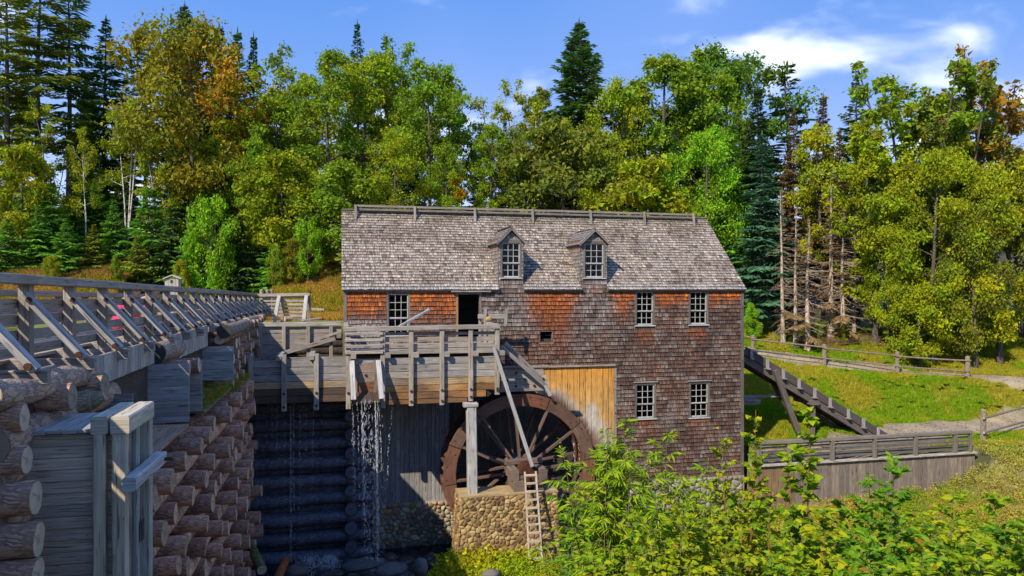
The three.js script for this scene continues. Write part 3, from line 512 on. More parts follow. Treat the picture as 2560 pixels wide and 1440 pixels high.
    const dk = [0.10, 0.07, 0.04], V = (x, y, zz) => [x, y, zz], y0 = BOARDS[2], y1 = BOARDS[3]; s.quad(V(u0, y0, 0), V(u0, y0, z), V(u0, y1, z), V(u0, y1, 0), [0, 0], [0, 0.02], [1, 0.02], [1, 0], dk); s.quad(V(u1, y0, z), V(u1, y0, 0), V(u1, y1, 0), V(u1, y1, z), [0, 0], [0, 0.02], [1, 0.02], [1, 0], dk);
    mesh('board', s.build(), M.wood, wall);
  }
  mesh('drip_cap', box(BOARDS[0] - 0.02, BOARDS[1] + 0.02, BOARDS[3], BOARDS[3] + 0.06, 0.002, 0.12, grey(0.9), 0.006), M.wood, wall);
  mesh('edge_board', box(BOARDS[1] - 0.0, BOARDS[1] + 0.09, BOARDS[2], BOARDS[3], 0.004, 0.05, grey(0.9)), M.wood, wall);
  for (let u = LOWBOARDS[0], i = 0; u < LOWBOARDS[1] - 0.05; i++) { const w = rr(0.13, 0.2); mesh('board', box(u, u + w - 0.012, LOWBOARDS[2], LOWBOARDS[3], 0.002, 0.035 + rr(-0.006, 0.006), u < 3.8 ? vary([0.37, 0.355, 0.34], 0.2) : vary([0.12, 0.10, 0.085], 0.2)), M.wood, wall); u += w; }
  // ---- fieldstone foundation
  const found = part(mill, 'foundation', [box(0.2, 7.4, 0.0, 2.05, -0.5, 0.12, [0.5, 0.45, 0.36]), box(7.4, LONG, 0.0, FOOT - 0.02, -0.5, 0.10, [0.5, 0.45, 0.36])], M.mortar);
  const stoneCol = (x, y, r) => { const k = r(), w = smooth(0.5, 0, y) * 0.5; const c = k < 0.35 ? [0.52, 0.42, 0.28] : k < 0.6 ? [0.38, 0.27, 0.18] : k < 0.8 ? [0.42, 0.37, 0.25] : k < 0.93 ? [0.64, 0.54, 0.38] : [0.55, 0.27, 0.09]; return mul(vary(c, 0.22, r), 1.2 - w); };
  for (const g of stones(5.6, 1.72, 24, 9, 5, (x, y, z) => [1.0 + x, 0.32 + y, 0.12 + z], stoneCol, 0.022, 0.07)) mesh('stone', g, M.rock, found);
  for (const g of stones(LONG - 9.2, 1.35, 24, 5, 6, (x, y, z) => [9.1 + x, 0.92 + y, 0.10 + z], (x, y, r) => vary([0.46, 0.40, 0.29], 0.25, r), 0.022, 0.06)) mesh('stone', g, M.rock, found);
}

// ---------------------------------------------------------------- the water wheel
const grey = (k = 1, v = 0.14) => vary(mul(GREY, k), v);
const VF = 2.6, VB = 1.15;                                         // front and back of the flume
const HUB = onV(1303, 1180, 1.75), WR = 2.82;
{
  const [hu, hy] = HUB, wheel = thing('water_wheel', 'large rust brown wooden water wheel with twelve spokes under the end of the flume', 'water wheel', [hu, hy, 1.2]);
  const RU = [0.23, 0.085, 0.042], wood = () => vary(mixc(RU, [0.17, 0.10, 0.07], R0()), 0.2), N = 12;
  const seg = (a0, a1, r0, r1, z0, z1, col) => { const s = new Soup(), n = 4, ou = R0(), ov = R0(); for (let i = 0; i < n; i++) { const p = lerp(a0, a1, i / n), q = lerp(a0, a1, (i + 1) / n), P = (a, r, z) => [hu + Math.cos(a) * r, hy + Math.sin(a) * r, z], e = (a, r) => [ou + a * 1.2, ov + r / 0.9]; const c = mul(col, rr(0.9, 1.1));
    s.quad(P(p, r0, z1), P(p, r1, z1), P(q, r1, z1), P(q, r0, z1), e(p, r0), e(p, r1), e(q, r1), e(q, r0), c); s.quad(P(p, r0, z0), P(q, r0, z0), P(q, r1, z0), P(p, r1, z0), e(p, r0), e(q, r0), e(q, r1), e(p, r1), c);
    s.quad(P(p, r1, z0), P(q, r1, z0), P(q, r1, z1), P(p, r1, z1), e(p, 0), e(q, 0), e(q, 0.06), e(p, 0.06), c); s.quad(P(p, r0, z1), P(q, r0, z1), P(q, r0, z0), P(p, r0, z0), e(p, 0), e(q, 0), e(q, 0.06), e(p, 0.06), c); }
    return s.build(); };
  for (const [z0, z1] of [[1.68, 1.75], [0.66, 0.73]]) {
    for (let i = 0; i < N; i++) { const a0 = i / N * 6.2832 + 0.13, a1 = (i + 1) / N * 6.2832 + 0.12; part(wheel, 'rim_segment', seg(a0, a1, WR - 0.44, WR, z0, z1, wood()), M.wood); }
    for (let i = 0; i < N; i++) { const a = i / N * 6.2832 + 0.09 + (z0 < 1 ? 0.05 : 0), c = Math.cos(a), s = Math.sin(a); part(wheel, 'spoke', beam([hu + c * 0.25, hy + s * 0.25, (z0 + z1) / 2 - 0.05], [hu + c * (WR - 0.12), hy + s * (WR - 0.12), (z0 + z1) / 2 - 0.05], 0.13, 0.09, [-s, c, 0], vary([0.19, 0.115, 0.085], 0.2)), M.wood); }
  }
  for (let i = 0; i < 36; i++) { const a = i / 36 * 6.2832, b = a + 0.16, P = (q, r) => [hu + Math.cos(q) * r, hy + Math.sin(q) * r]; part(wheel, 'bucket_board', beam([...P((a + b) / 2, WR - 0.2), 0.74], [...P((a + b) / 2, WR - 0.2), 1.67], 0.03, 0.42, [Math.cos(a + 0.7), Math.sin(a + 0.7), 0], wood()), M.wood); }
  for (let i = 0; i < 36; i++) { const a = (i + 0.5) / 36 * 6.2832; part(wheel, 'sole_board', beam([hu + Math.cos(a) * (WR - 0.42), hy + Math.sin(a) * (WR - 0.42), 0.735], [hu + Math.cos(a) * (WR - 0.42), hy + Math.sin(a) * (WR - 0.42), 1.675], 0.41, 0.03, [Math.cos(a), Math.sin(a), 0], wood()), M.wood); }
  part(wheel, 'hub', new THREE.CylinderGeometry(0.42, 0.42, 1.3, 16).rotateX(Math.PI / 2).translate(hu, hy, 1.2).toNonIndexed().setAttribute('color', new THREE.Float32BufferAttribute(new Float32Array(16 * 12 * 3).fill(0.2), 3)), M.wood);
  part(wheel, 'axle', new THREE.CylinderGeometry(0.21, 0.21, 3.0, 14).rotateX(Math.PI / 2).translate(hu, hy, 1.6), M.rust);
  const bolts = []; for (let i = 0; i < N * 3; i++) { const a = i / N / 3 * 6.2832 + 0.05; bolts.push(new THREE.CylinderGeometry(0.022, 0.022, 0.03, 6).rotateX(Math.PI / 2).translate(hu + Math.cos(a) * (WR - 0.1 - (i % 3 === 1 ? 0.2 : 0)), hy + Math.sin(a) * (WR - 0.1 - (i % 3 === 1 ? 0.2 : 0)), 1.76)); }
  part(wheel, 'rim_bolts', bolts, M.rust).userData.kind = 'stuff';
}
// ---------------------------------------------------------------- the stone pier that carries the axle, and what stands on it
const PV = 3.15;
const P0 = onV(1152, 1240, PV), P1 = onV(1393, 1236, PV), PTOP = (P0[1] + P1[1]) / 2;
{
  const pier = thing('stone_pier', 'battered masonry pier of small brown stones under the wheel axle', 'pier', [P0[0], 0.2, 2.6]);
  const batter = 0.075, x0 = P0[0], x1 = P1[0], H = PTOP - 0.15;
  const coreS = new THREE.Shape([[x0 - H * batter, 0.15], [x1 + H * batter * 0.7, 0.15], [x1, PTOP], [x0, PTOP]].map((p) => new THREE.Vector2(...p)));
  const core = part(pier, 'core', new THREE.ExtrudeGeometry(coreS, { depth: 1.05, bevelEnabled: false }).translate(0, 0, PV - 1.05), M.mortarGold);
  const col = (x, y, r) => { const k = r(); const c = k < 0.4 ? [0.56, 0.36, 0.14] : k < 0.7 ? [0.36, 0.21, 0.085] : k < 0.88 ? [0.66, 0.46, 0.20] : [0.25, 0.14, 0.06]; return vary(c, 0.22, r); };
  const w = x1 - x0, base = pier.base, loc = (p) => [p[0] - base[0], p[1] - base[1], p[2] - base[2]];
  for (const g of stones(w, H, 20, 15, 11, (x, y, z) => { const t = 1 - y / H, k = x / w; return loc([x0 + x + H * batter * t * (k * 1.7 - 1), 0.15 + y, PV + z]); }, col, 0.012, 0.04)) mesh('stone', g, M.rock, pier);
  for (const g of stones(1.05, H, 5, 14, 12, (x, y, z) => loc([x0 - H * batter * (1 - y / H) - z, 0.15 + y, PV - 1.05 + x]), col, 0.016, 0.04)) mesh('stone', g, M.rock, pier);
  for (const g of stones(1.05, H, 5, 14, 13, (x, y, z) => loc([x1 + H * batter * 0.7 * (1 - y / H) + z, 0.15 + y, PV - x]), col, 0.016, 0.04)) mesh('stone', g, M.rock, pier);
  part(pier, 'cap', box(x0 - 0.03, x1 + 0.03, PTOP + 0.002, PTOP + 0.06, PV - 1.06, PV + 0.03, [0.60, 0.44, 0.22]), M.mortarGold);

  const a = onV(1181, 1240, 2.78), b = onV(1178, 1008, 2.78), post = thing('timber_post', 'thick square silver grey post standing on the pier under the flume', 'post', [a[0], PTOP + 0.06, 2.78]);
  part(post, 'post', beam([a[0], PTOP + 0.062, 2.78], [b[0] + 0.0, b[1] - 0.12, 2.78], 0.33, 0.31, [0, 0, 1], [0.56, 0.53, 0.50], 0.025), M.wood);
  part(post, 'cap_block', beam([b[0] - 0.27, b[1] - 0.05, 2.78], [b[0] + 0.21, b[1] - 0.05, 2.78], 0.36, 0.14, [0, 1, 0], [0.50, 0.47, 0.44], 0.02), M.wood);

  // axle bearing: cribbed blocks with a half-round cap
  const [hu, hy] = HUB, be = thing('axle_bearing', 'stack of dark timber blocks holding the wheel axle on the pier', 'bearing', [hu, PTOP + 0.06, 2.6]);
  const D = () => vary([0.22, 0.155, 0.115], 0.2);
  for (const [du, y0, w2, h, z0, z1] of [[-0.36, PTOP + 0.062, 0.42, 0.34, 2.15, 3.05], [0.36, PTOP + 0.062, 0.42, 0.34, 2.15, 3.02], [-0.50, PTOP + 0.41, 0.3, 0.38, 2.1, 2.9], [0.50, PTOP + 0.41, 0.3, 0.36, 2.1, 2.92]]) part(be, 'block', box(hu + du - w2 / 2, hu + du + w2 / 2, y0, y0 + h, z0, z1, D(), 0.03), M.wood);
  part(be, 'bearing_plate', box(hu - 0.36, hu + 0.34, PTOP + 0.41, PTOP + 0.62, 2.2, 2.85, D(), 0.02), M.wood);
  part(be, 'bearing_cap', new THREE.CylinderGeometry(0.33, 0.33, 0.55, 20, 1, false, -Math.PI / 2, Math.PI).rotateX(-Math.PI / 2).translate(hu, PTOP + 0.625, 2.6), M.rust);
  part(be, 'cross_block', box(hu - 0.7, hu + 0.66, PTOP + 0.80, PTOP + 0.98, 2.05, 2.25, D(), 0.02), M.wood);

  // ladder
  const t0 = onV(1325, 1178, 3.35), b0 = onV(1341, 1432, 4.15), lad = thing('wooden_ladder', 'pale wooden ladder leaning on the stone pier', 'ladder', [b0[0], b0[1], 4.15]);
  const LC = [0.66, 0.56, 0.45], top = [t0[0], t0[1], 3.38], bot = [b0[0], b0[1], 4.15];
  for (const sgn of [-1, 1]) part(lad, 'ladder_rail', beam([bot[0] + sgn * 0.225, bot[1], bot[2]], [top[0] + sgn * 0.19, top[1], top[2]], 0.05, 0.08, [0, 0, 1], vary(LC, 0.06)), M.wood);
  for (let i = 0; i < 12; i++) { const t = (i + 0.75) / 12.2, p = [0, 1, 2].map((k) => lerp(bot[k], top[k], t)), h = lerp(0.25, 0.215, t); part(lad, 'rung', beam([p[0] - h, p[1], p[2] + 0.03], [p[0] + h, p[1], p[2] + 0.03], 0.035, 0.075, [0, 1, 0], vary(LC, 0.1), 0.005), M.wood); }
}
// ---------------------------------------------------------------- the flume
const FT = Y(897, 860, VF), FB = Y(1003, 860, VF);                 // top and bottom of its front boards
const UE = U(1252, VF);                                          // right end
{
  const fl = thing('wooden_flume', 'long plank flume on posts carrying water from the dam to the wheel', 'flume', [-3.3, FB, VF]);
  const us = U(590, VF), rows = 6, h = (FT - FB) / rows, uChL = U(868, VF), uChR = U(962, VF);
  const shade = (u, y) => { const t = (y - FB) / (FT - FB), n = fbm(u * 0.9, y * 3, 4, 3); const right = smooth(1.0, 2.2, u); let c = mixc(GREY, [0.45, 0.42, 0.40], n); if (t < 0.6) c = mixc(c, mixc([0.60, 0.50, 0.38], [0.54, 0.36, 0.16], smooth(0.44, 0.56, n)), 0.95 * smooth(0.60, 0.42, t + 0.3 * (n - 0.5))); if (t < 0.42 + 0.12 * right) c = mixc(c, mixc([0.10, 0.055, 0.03], [0.42, 0.18, 0.05], clamp(right * 0.62 + 2.2 * (n - 0.5))), 0.92 * smooth(0.44 + 0.12 * right, 0.24, t + 0.5 * (n - 0.5))); return c; };
  const row = (u0, u1, y0, hh, name = 'plank') => {                 // one board, coloured along its length
    const s = new Soup(), n = Math.max(2, Math.round((u1 - u0) / 0.35)), ou = R0(), ov = R0(), k = rr(0.68, 1.15), z = VF + rr(-0.01, 0.01), g = 0.013, top = y0 + hh - g, bo = y0 + g * 0.3;
    for (let i = 0; i < n; i++) { const a = lerp(u0, u1, i / n), b = lerp(u0, u1, (i + 1) / n), e = (x, y) => [ou + x / 2.2, ov + y / 0.9], c = (x) => mul(shade(x, y0 + hh / 2), k); s.quad([a, bo, z], [b, bo, z], [b, top, z], [a, top, z], e(a, bo), e(b, bo), e(b, top), e(a, top), c(a), c(b), c(b), c(a)); s.quad([a, top, z], [b, top, z], [b, top, z - 0.05], [a, top, z - 0.05], e(a, 0), e(b, 0), e(b, 0.05), e(a, 0.05), c(a), c(b), c(b), c(a)); s.quad([a, bo, z - 0.05], [b, bo, z - 0.05], [b, bo, z], [a, bo, z], e(a, 0), e(b, 0), e(b, 0.05), e(a, 0.05), mul(c(a), 0.7)); }
    for (const x of [u0, u1]) s.quad([x, bo, z], [x, bo, z - 0.05], [x, top, z - 0.05], [x, top, z], [0, 0], [0.02, 0], [0.02, 0.1], [0, 0.1], mul(shade(x, y0), 0.7));
    part(fl, name, s.build(), M.wood);
  };
  const joints = [us, U(716, VF), uChL, U(1032, VF), U(1180, VF), UE];
  for (let r = 0; r < rows; r++) {
    const cutAt = r % 2 ? [us, U(716, VF), uChL, U(1180, VF), UE] : [us, U(792, VF), uChL, U(1108, VF), UE];
    for (let i = 0; i + 1 < cutAt.length; i++) row(cutAt[i] + 0.003, (r === 0 && i === cutAt.length - 2 ? U(1215, VF) : cutAt[i + 1]) - 0.003, FB + r * h, h);
  }
  part(fl, 'backing', box(us, UE - 0.4, FB, FT - 0.02, VF - 0.075, VF - 0.055, [0.05, 0.04, 0.03]), M.wood);
  // lower sill boards hang below the trough on the right
  row(U(960, VF), U(1168, VF), FB - 0.17, 0.165, 'skirt_board'); row(U(905, VF), U(960, VF), FB - 0.17, 0.165, 'skirt_board');
  for (let i = 0; i < 3; i++) part(fl, 'back_plank', box(us - 0.6, UE, FB + 0.1 + i * 0.42, FB + 0.1 + i * 0.42 + 0.41, VB - 0.05, VB, grey(0.8)), M.wood);
  for (let i = 0; i < 5; i++) part(fl, 'floor_plank', box(us - 0.6, UE - 0.35, FB + 0.06, FB + 0.11, VB + i * 0.28, VB + i * 0.28 + 0.275, [0.12, 0.08, 0.05]), M.wood);
  part(fl, 'water', box(us - 0.5, UE - 0.36, FB + 0.7, FB + 0.72, VB + 0.01, VF - 0.06, [1, 1, 1]), M.water);
  // posts: the left ones stop at the top of the trough, the right ones carry the railing above
  const bolt = (u, y, z) => part(fl, 'bolt', new THREE.CylinderGeometry(0.045, 0.05, 0.05, 8).rotateX(Math.PI / 2).translate(u, y, z), M.rust);
  const hang = [[626, 889, 1030], [710, 886, 1028], [791, 884, 1024]];
  for (const [px, t, b] of hang) {
    const u = U(px, VF + 0.08), y1 = Y(t, px, VF + 0.08), y0 = Y(b, px, VF + 0.08);
    part(fl, 'post', beam([u, y0, VF + 0.075], [u, y1, VF + 0.075], 0.16, 0.13, [0, 0, 1], grey(1.05), 0.012), M.wood);
    part(fl, 'cross_beam', beam([u - 0.16, y1 - 0.12, VB - 0.15], [u - 0.16, y1 - 0.12, VF + 0.17], 0.17, 0.15, [0, 1, 0], grey(1.1), 0.012), M.wood);
    bolt(u, FB + 0.32, VF + 0.14); bolt(u, y0 + 0.14, VF + 0.14);
  }
  const tall = [[871, 826, 1022], [957, 826, 1020], [1028, 818, 1014], [1105, 818, 1012], [1177, 816, 1002], [1243, 812, 986]];
  for (const [px, t, b] of tall) {
    const u = U(px, VF + 0.08), y1 = Y(t, px, VF + 0.08), y0 = Y(b, px, VF + 0.08), low = px > 1000 || px < 900;
    part(fl, 'tall_post', beam([u, y0, VF + 0.075], [u, y1, VF + 0.075], 0.155, 0.13, [0, 0, 1], grey(1.08), 0.012, px > 1000 && px < 1200 ? grey(1.05) : undefined), M.wood);
    part(fl, 'cross_beam', beam([u + 0.16, FT + 0.10, VB - 0.15], [u + 0.16, FT + 0.10, VF + 0.22], 0.17, 0.17, [0, 1, 0], grey(1.05), 0.012), M.wood);
    bolt(u, FB + 0.28, VF + 0.145); if (px > 1000) bolt(u, y0 + 0.14, VF + 0.145);
  }
  // the stub of trough that goes on over the wheel, behind
  const sv = 1.75, su0 = U(1253, sv), su1 = U(1372, sv), sy0 = Y(972, 1300, sv), sy1 = Y(922, 1300, sv);
  for (let i = 0; i < 3; i++) { const y = lerp(sy0, sy1, i / 3); part(fl, 'stub_plank', box(su0, su1 - 0.1 * i, y + 0.003, lerp(sy0, sy1, (i + 1) / 3) - 0.003, sv - 0.05, sv + rr(-0.006, 0.006), grey(1.0)), M.wood); for (let k = 0; k < 5; k++) if ((i + k) % 2) bolt(lerp(su0, su1, 0.12 + k * 0.19), y + 0.1, sv + 0.02); }
  part(fl, 'stub_cap', box(su0 - 0.05, su1, sy1 + 0.03, sy1 + 0.10, sv - 0.1, sv + 0.06, grey(0.95), 0.008), M.wood);
  part(fl, 'stub_sill', box(su0 - 0.05, su1, sy0 - 0.09, sy0, sv - 0.1, sv + 0.04, grey(0.9), 0.008), M.wood);
  for (let i = 0; i < 5; i++) part(fl, 'stub_floor', box(su0 - 0.3, su1, sy0 - 0.04, sy0, VB - 0.3 + i * 0.18, VB - 0.3 + i * 0.18 + 0.175, [0.2, 0.14, 0.1]), M.wood);
  // the waste chute
  const cu0 = U(882, VF + 0.3), cu1 = U(948, VF + 0.3), ct = Y(902, 915, VF + 0.15), cb = Y(1001, 915, VF + 0.75);
  for (const u of [cu0, cu1]) part(fl, 'chute_side', beam([u + (u === cu0 ? -0.02 : -0.02), ct, VF + 0.16], [u + (u === cu0 ? 0.02 : 0.06), cb + 0.02, VF + 0.72], 0.16, 0.12, [0, 0.5, 1], vary([0.60, 0.57, 0.55], 0.05), 0.012), M.wood);
  for (let i = 0; i < 4; i++) part(fl, 'chute_board', beam([lerp(cu0, cu1, (i + 0.5) / 4), cb + 0.16, VF + 0.05], [lerp(cu0, cu1, (i + 0.5) / 4) + 0.02, cb - 0.10, VF + 0.66], (cu1 - cu0) / 4 - 0.01, 0.04, [0, 0.5, 1], vary([0.10, 0.06, 0.04], 0.2)), M.wood);
  for (let i = 0; i < 3; i++) part(fl, 'gate_board', box(cu0 + 0.1, cu1 - 0.08, FB + 0.28 + i * 0.33, FB + 0.28 + i * 0.33 + 0.32, VF + 0.015, VF + 0.045, i ? vary([0.36, 0.26, 0.19], 0.1) : [0.28, 0.10, 0.045]), M.wood);
  for (const u of [cu0 + 0.09, cu1 - 0.1]) part(fl, 'gate_cleat', box(u - 0.06, u + 0.06, FB + 0.2, FT - 0.05, VF + 0.047, VF + 0.1, vary([0.30, 0.22, 0.17], 0.1)), M.wood);
  bolt((cu0 + cu1) / 2, FB + 0.85, VF + 0.06);
}
// ---------------------------------------------------------------- the platform over the flume, with its railing
{
  const dk = Y(871, 1100, VF), pl = thing('platform', 'grey plank platform with slatted railing in front of the mill door', 'platform', [U(865, VF), dk, VF]);
  const u0 = U(866, VF), u1 = U(1243, VF), rt = Y(812, 1100, VF + 0.1);
  for (let i = 0, v = 0.08; v < VF - 0.1; i++) { const w = rr(0.2, 0.26); part(pl, 'deck_board', box(u0 - 0.05, u1 + 0.06, dk - 0.045, dk, v, Math.min(v + w - 0.012, VF), grey(1.2)), M.wood); v += w; }
  const ta = onV(858, 819, VF + 0.12), tb = onV(1249, 812, VF + 0.12), tm = [lerp(ta[0], tb[0], 0.6), lerp(ta[1], tb[1], 0.6)];
  part(pl, 'top_rail', beam([ta[0], ta[1] - 0.06, VF + 0.08], [tm[0], tm[1] - 0.06, VF + 0.08], 0.22, 0.15, [0, 1, 0], grey(1.15), 0.012), M.wood);
  part(pl, 'top_rail', beam([tm[0] + 0.004, tm[1] - 0.055, VF + 0.08], [tb[0], tb[1] - 0.06, VF + 0.08], 0.22, 0.15, [0, 1, 0], grey(1.05), 0.012), M.wood);
  const rows = [[829, 837], [842, 853], [858, 868], [873, 883]];
  rows.forEach(([a, b], i) => {
    const y1 = Y(a, 1100, VF - 0.02), y0 = Y(b, 1100, VF - 0.02), mid = U(i % 2 ? 1105 : 1028, VF);
    part(pl, 'slat', box(U(958, VF), mid, y0, y1, VF - 0.045, VF - 0.005, grey(0.95)), M.wood); part(pl, 'slat', box(mid + 0.005, u1 + 0.05, y0 - 0.01, y1 - 0.01, VF - 0.045, VF - 0.005, grey(1.0)), M.wood);
  });
  for (const [a, b] of [[831, 838], [847, 854], [862, 870], [877, 885]]) part(pl, 'front_slat', box(U(862, VF + 0.2), U(957, VF + 0.2), Y(b, 910, VF + 0.2), Y(a, 910, VF + 0.2), VF + 0.145, VF + 0.2, grey(1.2), 0.006), M.wood);
  // left return towards the mill, right return
  for (const [a, b] of rows) { part(pl, 'side_slat', box(u0 - 0.02, u0 + 0.02, Y(b, 1100, VF - 0.02), Y(a, 1100, VF - 0.02), 0.2, VF - 0.06, grey(1.0)), M.wood); part(pl, 'side_slat', box(u1 - 0.01, u1 + 0.03, Y(b, 1100, VF - 0.02), Y(a, 1100, VF - 0.02), 0.9, VF - 0.06, grey(1.0)), M.wood); }
  part(pl, 'side_rail', beam([u0, rt - 0.06, 0.15], [u0, rt - 0.06, VF - 0.04], 0.16, 0.12, [0, 1, 0], grey(1.1), 0.012), M.wood);
  part(pl, 'side_rail', beam([u1, rt - 0.06, 0.9], [u1, rt - 0.06, VF - 0.04], 0.16, 0.12, [0, 1, 0], grey(1.1), 0.012), M.wood);

  const pole = thing('lever_pole', 'loose pale pole sticking up behind the platform railing', 'pole', W ? [...onV(1003, 812, 2.0), 2.0] : 0);
  part(pole, 'pole', (() => { const a = onV(985, 824, 2.1), b = onV(1073, 774, 1.4); return beam([a[0], a[1], 2.1], [b[0], b[1], 1.4], 0.075, 0.085, [0, 1, 0], [0.54, 0.50, 0.47], 0.012); })(), M.wood);
  // sluice windlass at the right end
  const wl = thing('sluice_windlass', 'grey timber gate frame with two uprights beside the mill door', 'gate frame', [U(1235, 0.9), dk, 0.9]);
  const wv = 0.9; const wb = (x0, y0, x1, y1, v, w, h, up) => { const a = onV(x0, y0, v), b = onV(x1, y1, v); part(wl, y0 === y1 ? 'cross_bar' : 'upright', beam([a[0], a[1], v], [b[0], b[1], v], w, h, up, grey(1.05), 0.01), M.wood); };
  wb(1195, 791, 1266, 791, wv, 0.1, 0.17, [0, 1, 0]); wb(1213, 870, 1213, 772, wv + 0.1, 0.1, 0.08, [0, 0, 1]); wb(1264, 812, 1266, 772, wv + 0.1, 0.1, 0.1, [0, 0, 1]); wb(1200, 868, 1200, 797, wv - 0.1, 0.1, 0.08, [0, 0, 1]);
  part(wl, 'split_chip', boulder(3, 0.13, 0.10, 0.06, [0.62, 0.42, 0.16]).translate(U(1222, wv + 0.25), Y(797, 1222, wv + 0.25), wv + 0.25), M.wood, wl, 'pale splintered yellow wood');
  // the pole propped from the flume end to the bearing, and the two slanting timbers
  const a = onV(1234, 868, VF + 0.25), b = onV(1331, 1166, 3.0), pr = thing('prop_pole', 'long thin pole slanting from the platform corner down to the axle bearing', 'pole', [b[0], b[1], 3.0]);
  part(pr, 'pole', beam([a[0], a[1], VF + 0.25], [b[0], b[1], 3.0], 0.13, 0.09, [0, 0, 1], [0.52, 0.49, 0.47], 0.014), M.wood);
  const br = thing('gate_lever', 'pair of slanting grey timbers from the platform end over the wheel top', 'timber', [U(1255, 2.2), Y(870, 1255, 2.2), 2.2]);
  for (const [dx, dy, w] of [[0, 0, 0.14], [16, -6, 0.11]]) { const p = onV(1252 + dx, 866 + dy, 2.3), q = onV(1366 + dx * 0.3, 966 + dy, 2.0); part(br, 'timber', beam([p[0], p[1], 2.3 - dx * 0.02], [q[0], q[1], 2.0 - dx * 0.02], w, 0.13, [0, 1, 0.3], grey(0.95), 0.012), M.wood); }
  const sp = onV(1366, 970, 2.05); part(br, 'frayed_end', beam([sp[0] - 0.05, sp[1] + 0.1, 2.05], [sp[0] + 0.15, sp[1] - 0.28, 2.0], 0.12, 0.1, [0, 0, 1], [0.62, 0.56, 0.50], 0.02), M.wood);
}

